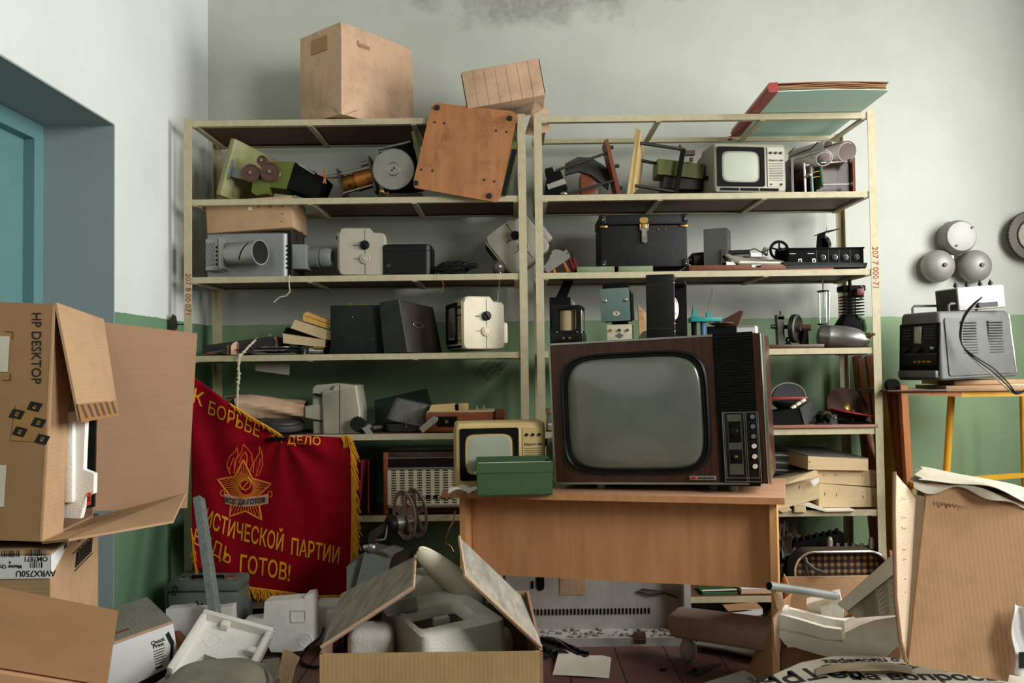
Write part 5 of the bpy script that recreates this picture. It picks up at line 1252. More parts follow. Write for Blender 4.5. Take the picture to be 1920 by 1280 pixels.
# ------------------------------------------------------------------ right unit, third shelf (right of the television)
x0, x1 = wx(1440, 4.03, z4), wx(1546, 4.03, z4); wd = x1-x0
t = Thing('dynamo_machine', 'dark cast metal dynamo with a flywheel on a reddish base plank', 'machine', ((x0+x1)/2, 4.03, z4))
t.part('base_plank', MB().box(-wd/2, wd/2, 0, 0.16, 0, 0.018, None, 0.003), BAKE)
Y = 4.1
t.part('near_column', MB().slab(sq4([(1457, 590), (1470, 590), (1470, 612), (1473, 650), (1460, 651)], Y), 0.04), DARKM, True)
t.part('column_cap', MB().cyl(P(1464, 592, Y+0.02), P(1464, 583, Y+0.02), 0.006).box(-0.016, 0.016, 0, 0.03, -0.012, 0.002, TR(*P(1465, 594, Y))), DARKM, True)
t.part('shaft', MB().cyl(P(1446, 612, Y+0.02), P(1520, 614, Y+0.02), 0.010), DARKM, True)
t.part('collar', MB().cyl(P(1482, 615, Y+0.02), P(1486, 615, Y+0.02), 0.022), DARKM, True)
a, c = P(1486, 616, Y+0.02), P(1501, 616, Y-0.005)
t.part('flywheel', MB().rod(a, c, [(0.06, 0), (0.069, 0.003), (0.069, 0.026), (0.06, 0.03), (0.05, 0.022), (0.012, 0.02), (0.012, 0.04), (0.002, 0.04)], 40), DARKM, True)
t.part('far_column', MB().slab(sq4([(1509, 612), (1515, 612), (1517, 650), (1502, 650)], Y), 0.035), BLKM, True)
t.part('bearing', MB().cyl(P(1502, 614, Y+0.02), P(1521, 614, Y), 0.016), BAKE, True)
t.part('eye_lug', MB().torus(0.010, 0.005, TR(*P(1478, 637, Y)) @ RX(90), 20, 8).slab(sq4([(1473, 642), (1483, 642), (1485, 651), (1472, 651)], Y), 0.02), BLKM, True)
# glass cylinder
p0, p1 = P(1544, 608, 4.24), P(1543, 546, 4.24)
t = Thing('glass_cylinder', 'clear glass cylinder hanging by a string with dark end rings', 'glass', p0)
b = MB().rod(p0, p1, [(0.027, 0), (0.027, (p1-p0).length)], 28); t.part('glass_wall', b, GLASS, True)
for p in (p0, p1): t.part('end_ring', MB().torus(0.026, 0.0035, TR(*p), 28, 8), DARKM, True)
t.part('string', MB().tube([p1, p1+V((0.002, 0, 0.03)), p1+V((-0.004, 0, 0.06)), p1+V((0.004, 0, 0.085))], 0.0035, 6), CREAMW, True)
t.part('steel_guide', MB().cyl(P(1554, 548, 4.2), P(1553, 632, 4.2), 0.005, 0.005, 8), CHROME, True)
# metal flask
t = Thing('metal_flask', 'dented grey aluminium flask lying on its side with a screw neck', 'flask', (wx(1575, 4.08, z4), 4.08, z4))
p0, p1 = P(1530, 629, 4.1), P(1622, 637, 4.03)
t.part('flask_body', MB().rod(p0, p1, [(0.002, 0), (0.03, 0.004), (0.05, 0.014), (0.0565, 0.032), (0.057, 0.055), (0.0585, 0.058), (0.0585, 0.064), (0.057, 0.067), (0.058, 0.12), (0.055, 0.16), (0.045, 0.195), (0.03, 0.222), (0.018, 0.235), (0.015, 0.238)], 40), metal('dented_aluminium', (140, 138, 132), 0.36, 0.5, 6, 0.8), True)
nk = p1+V((0.004, -0.015, 0.018)); t.part('screw_neck', MB().cyl(nk, nk+V((0.014, -0.02, 0.004)), 0.014, 0.011, 14), BRASS, True)
t.part('neck_bolt', MB().cyl(nk+V((0.014, -0.02, 0.004)), nk+V((0.022, -0.032, 0.006)), 0.008, 0.007, 6), CHROME, True)
# cutaway engine
t = Thing('engine_model', 'dark cutaway engine cylinder model with cooling fins standing at the shelf end', 'engine', (wx(1598, 4.2, z4), 4.2, z4))
Y = 4.2
t.part('crankcase', MB().loft([[(x+P(1597, 600, Y).x, Y+0.04+y, z) for x, y in rrect(w_, d_, 0.02)] for w_, d_, z in ((0.1, 0.1, z4), (0.125, 0.11, z4+0.05), (0.115, 0.1, z4+0.12), (0.06, 0.06, z4+0.17))]), BLKM, True)
ca, cb = P(1597, 597, Y+0.04), P(1596, 545, Y+0.04)
t.part('cylinder', MB().cyl(ca, cb, 0.022, 0.020, 22), DARKM, True)
b = MB()
for k in range(7):
    p = ca.lerp(cb, 0.12+k*0.11); b.box(-0.048, 0.048, -0.04, 0.04, -0.0025, 0.0025, TR(*p))
t.part('cooling_fin', b, BLKM, True)
t.part('cylinder_head', MB().box(-0.058, 0.055, -0.04, 0.05, 0, 0.03, TR(*P(1597, 547, Y+0.04)), 0.006), BLKM, True)
t.part('valve_stem', MB().cyl(P(1594, 546, Y), P(1593, 524, Y), 0.011, 0.007, 12), BLKM, True)
t.part('red_carburettor', MB().box(-0.016, 0.022, -0.03, 0.02, -0.018, 0.018, TR(*P(1608, 548, Y)), 0.005), DRED, True)
t.part('side_pipe', MB().tube([P(1612, 535, Y), P(1618, 540, Y), P(1618, 556, Y), P(1610, 562, Y)], 0.005, 8), DARKM, True)
t.part('gear_cover', MB().tube([P(1608, 592, Y), P(1619, 600, Y), P(1622, 616, Y), P(1618, 632, Y)], 0.010, 8), GBOX, True)
t.part('foot_plate', MB().box(-0.06, 0.075, -0.02, 0.12, 0, 0.012), DRED)
# teal plastic stand
t = Thing('plastic_stand', 'bright teal plastic stand with a blue leg behind the black open case', 'stand', (wx(1325, 4.2, z4), 4.2, z4))
Y = 4.2
t.part('top_bar', MB().box(P(1296, 600, Y).x, P(1353, 600, Y).x, Y, Y+0.08, P(1325, 603, Y).z, P(1325, 594, Y).z, None, 0.003), TEALB, True)
t.part('fin', MB().slab(sq4([(1300, 575), (1309, 590), (1309, 594), (1298, 594)], Y), 0.02), TEALB, True)
t.part('clip', MB().slab(sq4([(1325, 586), (1328, 584), (1333, 584), (1333, 594), (1325, 594)], Y), 0.02), TEALB, True)
for px, mt in ((1302, BLKM), (1319, paint('blue_plastic', (58, 96, 140), 0.4, dirt=0.1)), (1346, BLKM)): X = wx(px, Y+0.04, z4); t.part('leg', MB().cyl((X, Y+0.04, z4), (X, Y+0.04, P(1325, 602, Y).z), 0.012, 0.014, 12), mt, True)
t.part('wire', MB().tube([P(1329, 585, Y), P(1328, 572, Y), P(1333, 558, Y), P(1336, 540, Y)], 0.0012, 5), DARKM, True)
# things half hidden behind the television on this shelf
t = Thing('angle_board', 'pinkish angled board lying behind the teal instrument', 'board', P(1215, 640, 4.15))
t.part('board', MB().slab([P(1196, 572, 4.2), P(1228, 598, 4.2), P(1228, 640, 4.12), P(1200, 640, 4.12)], 0.006), WRAW, True)
t = Thing('stand_foot', 'dark metal stand leg rising behind the glass fronted instrument', 'stand', P(1055, 560, 4.2))
t.part('post', MB().slab([P(1062, 516, 4.2), P(1080, 514, 4.2), P(1062, 560, 4.2), P(1040, 562, 4.2)], 0.03), BLKM, True)
t.part('head', MB().slab([P(1056, 512, 4.2), P(1084, 510, 4.2), P(1078, 524, 4.2), P(1056, 528, 4.2)], 0.04), DARKM, True)
t.part('foot', MB().box(-0.05, 0.05, -0.04, 0.04, 0, P(1050, 558, 4.2).z-z4, TR(P(1050, 560, 4.2).x, 4.21, z4)), BLKM, True)
# ------------------------------------------------------------------ right unit, fourth shelf
x0, x1 = wx(1300, 4.0, z5), wx(1646, 4.0, z5)
t = Thing('shelf_plank', 'reddish brown plank laid along the shelf under the discs', 'plank', ((x0+x1)/2, 3.995, z5))
wd = x1-x0; t.part('plank_body', MB().box(-wd/2, wd/2, 0, 0.3, 0, 0.014, None, 0.002), wood('reddish_plank', (150, 102, 80), (116, 72, 54), 0, 8, 0.5, 12))
z5p = z5+0.014
t = Thing('sound_dish', 'grey felt dish with a red rim leaning behind the television', 'dish', (wx(1478, 4.2, z5p), 4.2, z5p))
m = TR(*P(1478, 743, 4.2))
t.part('half_dome', MB().loft([[(0.056*math.cos(R(a))*k, 0.03*(1-k), 0.066*math.sin(R(a))*k) for a in range(0, 181, 12)] for k in (1.0, 0.97, 0.9, 0.3, 0.02)], m, False).add([(0.056*math.cos(R(a)), 0.03, 0.066*math.sin(R(a))) for a in range(0, 181, 12)], [tuple(range(16))], m), GREYT)if 0 else None
t.part('felt_disc', MB().prism([(0.085*math.cos(R(a)), 0.068*math.sin(R(a))) for a in range(0, 181, 10)], 0, 0.03, FR(*P(1478, 744, 4.23))), DGREY, True)
t.part('disc_edge', MB().tube([P(1478, 744, 4.2)+V((0.086*math.cos(R(a)), 0, 0.069*math.sin(R(a)))) for a in range(0, 181, 10)], 0.004, 6), GREYT, True)
t.part('red_rim', MB().box(-0.09, 0.09, -0.04, 0.06, -0.006, 0.006, TR(*P(1476, 746, 4.17)), 0.005), REDP, True)
t.part('lower_dish', MB().lathe([(0.09, 0.0), (0.088, -0.006), (0.03, -0.05), (0.002, -0.052)], TR(*P(1476, 751, 4.18)), 32), DGREY, True)
t.part('dish_foot', MB().box(-0.08, 0.02, -0.02, 0.06, 0, P(1476, 770, 4.18).z-z5p), BLKM)
t = Thing('keyed_box', 'tilted black box with cream keys along its top edge', 'box', (wx(1500, 4.07, z5p), 4.07, z5p))
fr_ = sq4([(1440, 775), (1500, 764), (1509, 796), (1440, 800)], 4.04)
t.part('box_body', MB().slab(fr_, 0.14), BLKM, True)
t.part('side_plate', MB().slab([P(1500, 765, 4.035), P(1527, 748, 4.12), P(1534, 780, 4.12), P(1509, 797, 4.035)], 0.004, (-1, 0.2, 0)), DGREY, True)
for (px, py) in ((1489, 763), (1498, 757), (1507, 751)): t.part('key', MB().box(-0.012, 0.012, 0, 0.03, -0.007, 0.007, TR(*P(px, py, 4.06)) @ RY(-30), 0.002), CREAM, True)
t = Thing('small_motor', 'small motor on a grey bracket between the black box and the discs', 'motor', (wx(1560, 4.05, z5p), 4.06, z5p))
t.part('motor_can', MB().cyl(P(1540, 777, 4.16), P(1552, 780, 4.06), 0.022, 0.022, 20), BAKE, True)
t.part('motor_cap', MB().cyl(P(1552, 780, 4.06), P(1555, 781, 4.03), 0.015, 0.012, 16), BLK, True)
t.part('bracket', MB().slab(sq4([(1557, 777), (1569, 777), (1571, 800), (1556, 800)], 4.04), 0.04).box(-0.03, 0.05, -0.02, 0.04, 0, 0.006), DGREY, True) if 0 else t.part('bracket', MB().slab(sq4([(1557, 777), (1569, 777), (1571, 800), (1556, 800)], 4.04), 0.04), DGREY, True)
t.part('bolt', MB().sphere(P(1566, 783, 4.038), 0.005), STEEL, True)
t.part('terminal_strip', MB().box(-0.075, -0.01, -0.03, 0.01, 0, 0.008).box(-0.045, -0.035, -0.03, -0.02, 0.008, 0.018), BLK)
t.part('motor_block', MB().box(-0.05, 0.0, 0.0, 0.06, 0, 0.045), BLKM)
t = Thing('wooden_disc', 'thick dark brown wooden disc standing tilted on the shelf', 'disc', (wx(1587, 4.18, z5p), 4.18, z5p))
m = TR(*P(1587, 764, 4.16)) @ RX(62) @ RY(6)
t.part('disc_body', MB().prism(circ(0.103, 44), -0.016, 0.016, m, 0.003), paint('dark_wood_disc', (80, 54, 44), 0.5, dirt=0.3), True)
t.part('hub', MB().lathe([(0.02, 0), (0.02, 0.016), (0.01, 0.02), (0.002, 0.02)], m, 20), BRASS, True)
for k, (c, r, mt, tilt, lab, hh) in enumerate((((1600, 773), 0.105, REDP, 8, 'thin red disc resting tilted against the dark wooden disc', 0.008), ((1598, 790), 0.085, BLK, 1, 'thin black record disc lying under the red disc', 0.008), ((1597, 797), 0.092, DGREY, 0, 'grey metal disc lying flat on the plank', 0.008))):
    p = P(*c, 4.1); t = Thing('record_disc', lab, 'disc', p, group=None)
    m = TR(*p) @ RY(tilt+2) @ RX(3)
    t.part('disc', MB().lathe([(0.002, -hh/2), (r*0.9, -hh/2), (r, 0), (r*0.9, hh/2), (0.002, hh/2)], m, 48), mt, True)
    t.part('spindle', MB().cyl(m @ V((0, 0, 0)), m @ V((0, 0, 0.014)), 0.006, 0.005, 12), BRASS, True)
# ------------------------------------------------------------------ right unit, fifth shelf: buff boxes
z6 = ztop(5)
def bbox(label, front, dpt, shift, name='storage_box', top=None, stap=(0.1, 0.3, 0.75, 0.92)):
    """box given by its front face corners (top left, top right, bottom right, bottom left)"""
    t = Thing(name, label, 'box', (sum((p.x for p in front))/4, front[0].y, min(p.z for p in front)), group='buff storage boxes')
    d = V(shift).normalized()*dpt; b = MB(); v = front+[p+d for p in front]
    b.add(v, [(0, 1, 2, 3), (7, 6, 5, 4), (0, 4, 5, 1), (1, 5, 6, 2), (2, 6, 7, 3), (3, 7, 4, 0)])
    t.part('box_body', b, BUFF, True)
    if top:
        tb = MB(); tb.slab([front[0]+V((0, 0, 0.001)), front[1]+V((0, 0, 0.001)), front[1]+d+V((0, 0, 0.001)), front[0]+d+V((0, 0, 0.001))], 0.003, (0, 0, 1)); t.part('lid_sheet', tb, top, True, label='dark grey dusty lid')
    b = MB(); X, Z = front[1]-front[0], front[3]-front[0]
    for k, u in enumerate(stap):
        c = front[0]+X*u+Z*0.35+V((0, -0.001, 0)); b.bar(c, c+Z*0.12, 0.0018, 0.0015, (0, 1, 0))
    t.part('staple', b, DARKM, True)
    return t
zz = lambda q, z: [V((p.x, p.y, p.z)) for p in q]
f3 = sq4([(1536, 906), (1646, 915), (1645, 957), (1535, 945)], 4.04); f3[2].z = f3[3].z = z6+0.004
bbox('buff cardboard storage box at the bottom of the stack, right on the shelf', f3, 0.26, (-0.15, 1, 0))
f2 = sq4([(1532, 880), (1643, 881), (1641, 912), (1535, 905)], 4.045); bbox('buff cardboard storage box in the middle of the stack of three', f2, 0.26, (-0.2, 1, 0))
f1 = sq4([(1515, 855), (1628, 860), (1628, 882), (1515, 880)], 4.02); bbox('buff cardboard storage box with a dusty dark lid on top of the stack', f1, 0.33, (-0.33, 1, 0.08), top=paint('dusty_dark_lid', (84, 80, 76), 0.6, dirt=0.5, dirtcol=(140, 128, 112)), stap=(0.03,))
for k, (ya, yb) in enumerate(((848, 862), (862, 876), (876, 890))):
    q = sq4([(1446, ya-2), (1503, ya+2), (1503, yb), (1446, yb-2)], 4.16)
    t = Thing('paper_folder', ('dark bundle of old folders, upper one beside the box stack', 'dark bundle of old folders, middle one beside the box stack', 'dark bundle of old folders, lowest one beside the box stack')[k], 'folder', q[3], group=None)
    t.part('folder_body', MB().slab(q, 0.2), DGREY if k == 1 else BLEATH, True); t.part('page_edge', MB().slab([p+V((0, -0.003, 0)) for p in (q[0].lerp(q[3], 0.3), q[1].lerp(q[2], 0.3), q[1].lerp(q[2], 0.55), q[0].lerp(q[3], 0.55))], 0.003), CARDG, True)
f4 = sq4([(1458, 905), (1533, 882), (1537, 934), (1458, 950)], 4.0); f4[3].z = z6+0.003; t = bbox('buff cardboard box with a lifted flap next to the desk corner', f4, 0.2, (0.1, 1, 0), stap=(0.55,))
t.part('lifted_flap', MB().slab([P(1467, 902, 3.99), P(1528, 882, 3.99), P(1536, 893, 3.95), P(1474, 908, 3.93)], 0.003, (0, 0, 1)), BUFF, True)
t.part('white_tag', MB().slab(sq4([(1519, 901), (1535, 895), (1535, 904), (1526, 911)], 3.97), 0.002), WHITE, True)
for k, (pl, lab) in enumerate((([(1500, 946), (1520, 943), (1552, 956), (1602, 955), (1604, 958), (1548, 959)], 'thin bent card sheets sticking out under the buff box stack'), ([(1458, 955), (1480, 950), (1485, 956), (1468, 961)], 'small torn card scrap beside the desk corner on the shelf'), ([(1490, 948), (1510, 945), (1512, 960), (1490, 960)], 'buff card strip folded down over the shelf edge'))):
    t = Thing('card_sheet', lab, 'paper', P(*pl[0], 4.0)); t.part('sheet', MB().slab([P(x, y, 3.985) for x, y in pl], 0.02 if k else 0.12, (0, 1, 0.05)), BUFF if k else PAPER, True)
# ------------------------------------------------------------------ right unit, bottom shelf: key strips, dark heap
z7 = ztop(6)
def strip(label, a, c, hpx, n, Y, mt, kmt, lift):
    p, q = P(*a, Y), P(*c, Y); t = Thing('key_strip', label, 'switch', (p+q)/2-V((0, 0, hpx*S(Y))), group=None); X = q-p; L = X.length
    m = frame(p, X, V((0, 1, 0))); 
    t.part('strip_body', MB().box(0, L, 0, 0.08, -hpx*S(Y), 0, m, 0.004), mt, True)
    for k in range(n): x = L*(k+0.7)/(n+0.4); t.part('key', MB().cyl(m @ V((x, 0.02, 0)), m @ V((x, 0.02, lift)), 0.010, 0.008, 12), kmt, True)
    return t
strip('black strip of push keys, tilted, behind the checked suitcase', (1487, 1018), (1582, 998), 24, 7, 4.12, BLKM, BLK, 0.02)
t = strip('row of short chrome topped keys behind the checked suitcase', (1548, 1028), (1645, 1028), 10, 6, 4.06, DARKM, CHROME, 0.022)
for px in (1556, 1634): t.part('glass_valve', MB().rod(P(px, 1028, 4.05), P(px, 1005, 4.05), [(0.012, 0), (0.013, 0.01), (0.013, 0.04), (0.009, 0.052), (0.003, 0.056)], 16), glassy('valve_glass', (120, 110, 100), 0.1, (190, 180, 160), 0.6), True)
t = Thing('support_crate', 'dark wooden crate under the key strips on the bottom shelf', 'crate', (wx(1560, 4.1, z7), 4.05, z7))
t.part('crate_body', MB().box(-0.22, 0.2, 0.0, 0.24, 0, P(1560, 1040, 4.06).z-z7, None, 0.004), BLKM)
t = Thing('wood_sheet', 'orange plywood offcut standing behind the key strips', 'board', P(1500, 1020, 4.25))
t.part('sheet', MB().slab(sq4([(1487, 998), (1516, 1007), (1515, 1018), (1488, 1030)], 4.25), 0.008), WPINE, True)
rnd = random.Random(21)
t = Thing('torn_paper_heap', 'dark heap of torn papers and rags behind the desk leg on the lower shelf', 'paper', (wx(1470, 4.12, z7), 4.12, z7)); t.o['kind'] = 'stuff'
b = MB()
for k in range(26):
    c = P(rnd.uniform(1458, 1482), rnd.uniform(972, 1078), rnd.uniform(4.06, 4.22)); s_ = rnd.uniform(0.02, 0.05); a = rnd.uniform(0, 6)
    b.grid(lambda u, v: c+V(((u-0.5)*2*s_*math.cos(a), (u-0.5)*s_*math.sin(a)+0.02*math.sin(5*u+k)*v, (v-0.5)*1.4*s_+0.012*math.sin(6*u+3*v+k))), 5, 4, 0.002)
t.part('scraps', b, paint('dirty_rag', (96, 84, 70), 0.8, dirt=0.8, scale=9, dirtcol=(30, 26, 22)), True)
t = Thing('green_box_file', 'flat green book lying on the lower shelf under the desk', 'book', (wx(1350, 4.04, z7), 4.04, z7))
t.part('cover', MB().slab([P(1316, 1110, 4.04), P(1382, 1109, 4.04), P(1386, 1112, 4.2), P(1318, 1106, 4.2)], 0.003, (0, 0, -1)).slab(sq4([(1316, 1111), (1384, 1110), (1376, 1119), (1322, 1120)], 4.04), 0.12), GBOX, True)
t.part('white_top', MB().slab([P(1316, 1108, 4.05), P(1382, 1106, 4.05), P(1376, 1101, 4.2), P(1322, 1103, 4.2)], 0.003, (0, 0, 1)), PAPER, True)
t = Thing('card_box', 'flat buff card box on the lower shelf near the desk leg', 'box', (wx(1410, 4.04, z7), 4.04, z7))
t.part('box_body', MB().box(-0.05, 0.10, 0, 0.15, 0, 0.022), CARDD); t.part('box_top', MB().box(-0.05, 0.1, 0, 0.15, 0.023, 0.025), WHITE)
# ------------------------------------------------------------------ desk
dr = V((0.916, 2.904, 0.75)); dl = P(828, 921, 3.29)
DM = frame(dl, dr-dl, V((0.309, 0.951, 0.0))); DL = (dr-dl).length; DD = 0.52
t = Thing('office_desk', 'beech laminate desk with a front panel carrying the big television', 'desk', m=M.Translation((dl.x, dl.y, 0)) @ RZ(-18))
t.part('desktop', MB().box(0, DL, 0, DD, -0.024, 0, DM, 0.002), WDESKT, True)
t.part('edge_band', MB().box(0, DL, -0.001, 0.0005, -0.0235, -0.0005, DM), WDESK, True)
def gable(x):
    a = DM @ V((x, 0.045, -0.024)); b = MB(); v = []
    for z in (0, 1):
        for (dx, dy) in ((0, 0), (0.024, 0), (0.024, 0.44), (0, 0.44)):
            p = DM @ V((x+dx, 0.045+dy, -0.024)); v.append((p.x, p.y, p.z if z else 0.0))
    return b.add(v, [(3, 2, 1, 0), (4, 5, 6, 7), (0, 1, 5, 4), (1, 2, 6, 5), (2, 3, 7, 6), (3, 0, 4, 7)])
t.part('side_panel', gable(0.055), WDESKL, True); t.part('side_panel', gable(DL-0.052), WDESKL, True)
t.part('front_panel', MB().box(0.079, DL-0.052, 0.11, 0.128, -0.335, -0.024, DM), WDESK, True)
# ------------------------------------------------------------------ big television
TW, TH, TD = 0.79, 0.535, 0.42
tr_ = P(1447, 908, 2.99); th = R(-20)
tl_ = tr_-V((math.cos(th), math.sin(th), 0))*TW; tl_.z = 1.2-(906-689)/1600*tl_.y
TM = frame(tl_, tr_-tl_, V((-math.sin(th), math.cos(th), 0)))
t = Thing('console_television', 'big walnut cabinet television with dusty curved screen standing on the desk', 'television', m=TM)
t.part('cabinet', MB().box(0.006, TW-0.006, 0.012, TD, 0.0, TH-0.004, None, 0.004), WDARK)
t.part('cabinet_back', MB().loft([[(0.06, TD, 0.03), (TW-0.06, TD, 0.03), (TW-0.06, TD, TH-0.04), (0.06, TD, TH-0.04)], [(0.15, TD+0.08, 0.1), (TW-0.15, TD+0.08, 0.1), (TW-0.15, TD+0.08, TH-0.15), (0.15, TD+0.08, TH-0.15)]]), BLKM)
px2x = lambda px: (px-1040)/407*TW
pz = lambda py: (907-py)/281*TH
xs_ = px2x(1357)
sc_ = (px2x(1203), pz(770)); sw, sh = TW*0.70, TH*0.845
# front board with the tube opening
n = 56
def rectmap(poly, x0, x1, z0, z1, c):
    o = []
    for x, y in poly:
        dx, dy = x-c[0], y-c[1]; k = 1e9
        if dx > 0: k = min(k, (x1-c[0])/dx)
        if dx < 0: k = min(k, (x0-c[0])/dx)
        if dy > 0: k = min(k, (z1-c[1])/dy)
        if dy < 0: k = min(k, (z0-c[1])/dy)
        o.append((c[0]+dx*k, c[1]+dy*k))
    return o
op = sq(sw*0.97, sh*0.97, 5.2, 112, *sc_)
fo = rectmap(op, 0.004, xs_, 0.004, TH-0.004, sc_)
for cx_, cy_ in ((0.004, 0.004), (xs_, 0.004), (xs_, TH-0.004), (0.004, TH-0.004)):
    i = min(range(len(fo)), key=lambda k: (fo[k][0]-cx_)**2+(fo[k][1]-cy_)**2); fo[i] = (cx_, cy_)
t.part('front_board', MB().ring(fo, op, -0.012, 0.002, FR()), WDARK, label='walnut veneer front')
FM = FR()
ov = lambda k, p=5.2, N=72: sq(sw*k, sh*k, p, N, *sc_)
b = MB(); rr = []
for k, hgt in ((1.0, 0.002), (0.995, 0.012), (0.972, 0.016), (0.95, 0.008), (0.93, 0.010), (0.915, 0.0)): rr.append([FM @ V((x, y, hgt)) for x, y in ov(k)])
b.loft(rr, None, False); bz = t.part('screen_bezel', b, BLK)
rr = []
for k, hgt in ((0.93, -0.012), (0.90, 0.002), (0.86, 0.008), (0.75, 0.014), (0.55, 0.021), (0.3, 0.026), (0.02, 0.028)): rr.append([FM @ V((x, y, hgt)) for x, y in ov(k, 5.2 if k > 0.8 else 4.2)])
t.part('screen', MB().loft(rr), SCRD, label='dusty dark grey curved screen')
t.part('trim_strip', MB().box(0, xs_, -0.006, 0.004, TH-0.008, TH-0.001).box(0, xs_+0.1, -0.006, 0.004, 0.0, 0.007).box(-0.001, 0.006, -0.006, 0.004, 0, TH), STEEL)
xe = px2x(1428)
t.part('grille_panel', MB().box(xs_, xe, -0.004, 0.012, -0.006, TH+0.002), BLKM)
b = MB(); z0, z1 = pz(772), TH-0.008; k = int((z1-z0)/0.0056)
for i in range(k): b.box(xs_+0.004, xe-0.003, -0.009, -0.004, z0+i*(z1-z0)/k, z0+i*(z1-z0)/k+0.0026)
t.part('speaker_slat', b, BLK)
b = MB(); cz = (pz(665)); cxs = (xs_+xe)/2
for i in range(9): zz_ = cz+0.0056*(i-1)*1.0; wv = math.sqrt(max(0.0, 1-((zz_-cz)/0.058)**2))*0.056*(0.6+0.4*(i % 2)); b.box(cxs-wv, cxs+wv*(1 if i < 3 else 0.5), -0.0055, -0.0038, zz_, zz_+0.0012)
t.part('speaker_basket', b, ALU)
# control block
x0, x1, z0, z1 = px2x(1367), px2x(1431), pz(904), pz(772)
t.part('control_plate', MB().box(x0-0.004, x1+0.006, -0.010, 0.0, z0, z1, None, 0.002), BLK)
b = MB()
for (a, c, d_, e) in ((x0, x1, z1-0.004, z1-0.002), (x0, x1, z0+0.004, z0+0.006), (x0, x0+0.0025, z0+0.004, z1-0.002), (x0+0.006, x0+0.0075, z0+0.02, z1-0.004), (x1-0.0025, x1, z0+0.004, z1-0.002), (x0+0.074, x0+0.0755, z0+0.004, z1-0.002), (x0+0.08, x0+0.0815, z0+0.004, z1-0.002), (x1-0.007, x1-0.0055, z0+0.02, z1-0.004), (x0, x1, z0+0.018, z0+0.0195)): b.box(a, c, -0.0118, -0.0095, d_, e)
t.part('chrome_line', b, ALU)
b = MB()
for i in range(20): b.box(x0+0.018+i*0.0024, x0+0.0192+i*0.0024, -0.0113, -0.0095, z0+0.03, z1-0.01)
t.part('ribbed_insert', b, STEEL)
for (za, zb, r, mt) in ((pz(829), pz(790), 0.013, BLK), (pz(868), pz(842), 0.006, BRASS)):
    zc = (za+zb)/2; q = t.part('selector_plate', MB().box(x0+0.02, x0+0.062, -0.015, -0.010, za, zb, None, 0.001), BLKM)
    t.part('selector_knob', MB().rod((x0+0.041, -0.014, zc), (x0+0.041, -0.03, zc), [(r, 0), (r, 0.006), (r*0.7, 0.008), (r*0.62, 0.005), (0.001, 0.005)], 24), mt, parent=q)
for k, py in enumerate((782, 800, 818, 836, 855, 873)):
    zc = pz(py); X = x1-0.020; q = t.part('button_bezel', MB().box(X-0.012, X+0.012, -0.013, -0.010, zc-0.012, zc+0.012, None, 0.001), BLKM)
    t.part('push_button', MB().cyl((X, -0.013, zc), (X, -0.022, zc), 0.0085, 0.0078, 20), STEEL if k < 3 else CREAM, parent=q)
t.part('side_wood_strip', MB().box(xe, px2x(1441), -0.006, 0.012, 0.006, TH-0.012), WDARK)
t.part('chrome_side_trim', MB().box(px2x(1441), TW+0.001, -0.009, 0.004, 0.0, TH-0.006, None, 0.002), CHROME, label='chrome strip down the front edge')
q = t.part('name_plate', MB().box(px2x(1303), px2x(1351), -0.0155, -0.010, pz(898), pz(890), None, 0.001), ALU)
b = MB()
for i in range(9): b.box(px2x(1318)+i*0.0064, px2x(1318)+i*0.0064+0.0042, -0.0162, -0.0154, pz(896), pz(892))
t.part('plate_lettering', b, INK, parent=q); t.part('plate_badge', MB().box(px2x(1305), px2x(1314), -0.0162, -0.0154, pz(896.5), pz(891.5)), REDP, parent=q)
for px in (1125, 1378):
    x = px2x(px); p0 = TM @ V((x, 0.06, 0.002)); p1 = V((p0.x, p0.y, 0.0)); 
    zt_ = (DM @ V(((p0-dl).dot((dr-dl).normalized()), 0.1, 0))).z
    t.part('foot', MB().cyl(p0, V((p0.x, p0.y, zt_)), 0.018, 0.015, 18), GREYT, True)
t.part('foot', MB().cyl((0.15, TD-0.06, 0.0), (0.15, TD-0.06, -0.03), 0.016), GREYT); t.part('foot', MB().cyl((TW-0.15, TD-0.06, 0.0), (TW-0.15, TD-0.06, -0.03), 0.016), GREYT)
t.part('under_knob', MB().cyl((px2x(1345), 0.03, -0.008), (px2x(1345), -0.005, -0.008), 0.014), BLK)
# ------------------------------------------------------------------ on top of the big television
def ontv(px, y): return TM @ V((px2x(px), y, TH))
def tvthing(name, label, cat, px, y, rz=-20): p = ontv(px, y); return Thing(name, label, cat, (p.x, p.y, p.z+0.001), rz)
k_ = TW/407
t = tvthing('tube_instrument', 'black framed instrument with a round wire coil behind glass and a ring handle', 'instrument', 1063, 0.10, -12)
W = 56*k_; H = 77*k_
t.part('base', MB().box(-W/2-0.006, W/2+0.006, -0.006, 0.13, 0, 0.04, None, 0.004), BLK)
for x in (-1, 1):
    for y in (0.004, 0.12): t.part('corner_post', MB().cyl((x*(W/2-0.006), y, 0.03), (x*(W/2-0.006), y, H-0.004), 0.0075, 0.0075, 12), BLK)
t.part('top_frame', MB().box(-W/2-0.002, W/2+0.002, -0.004, 0.128, H-0.014, H, None, 0.007), BLK)
t.part('front_frame', MB().ring(rrect(W, H-0.04, 0.012, 5), rrect(W-0.036, H-0.064, 0.010, 5), 0, 0.005, FR(0, -0.002, (H+0.036)/2)), BLK)
t.part('wire_coil', MB().cyl((0, 0.04, 0.045), (0, 0.04, H-0.02), 0.033, 0.033, 28), paint('beige_wire_coil', (196, 172, 136), 0.5, dirt=0.2, scale=40, bump=0.3))
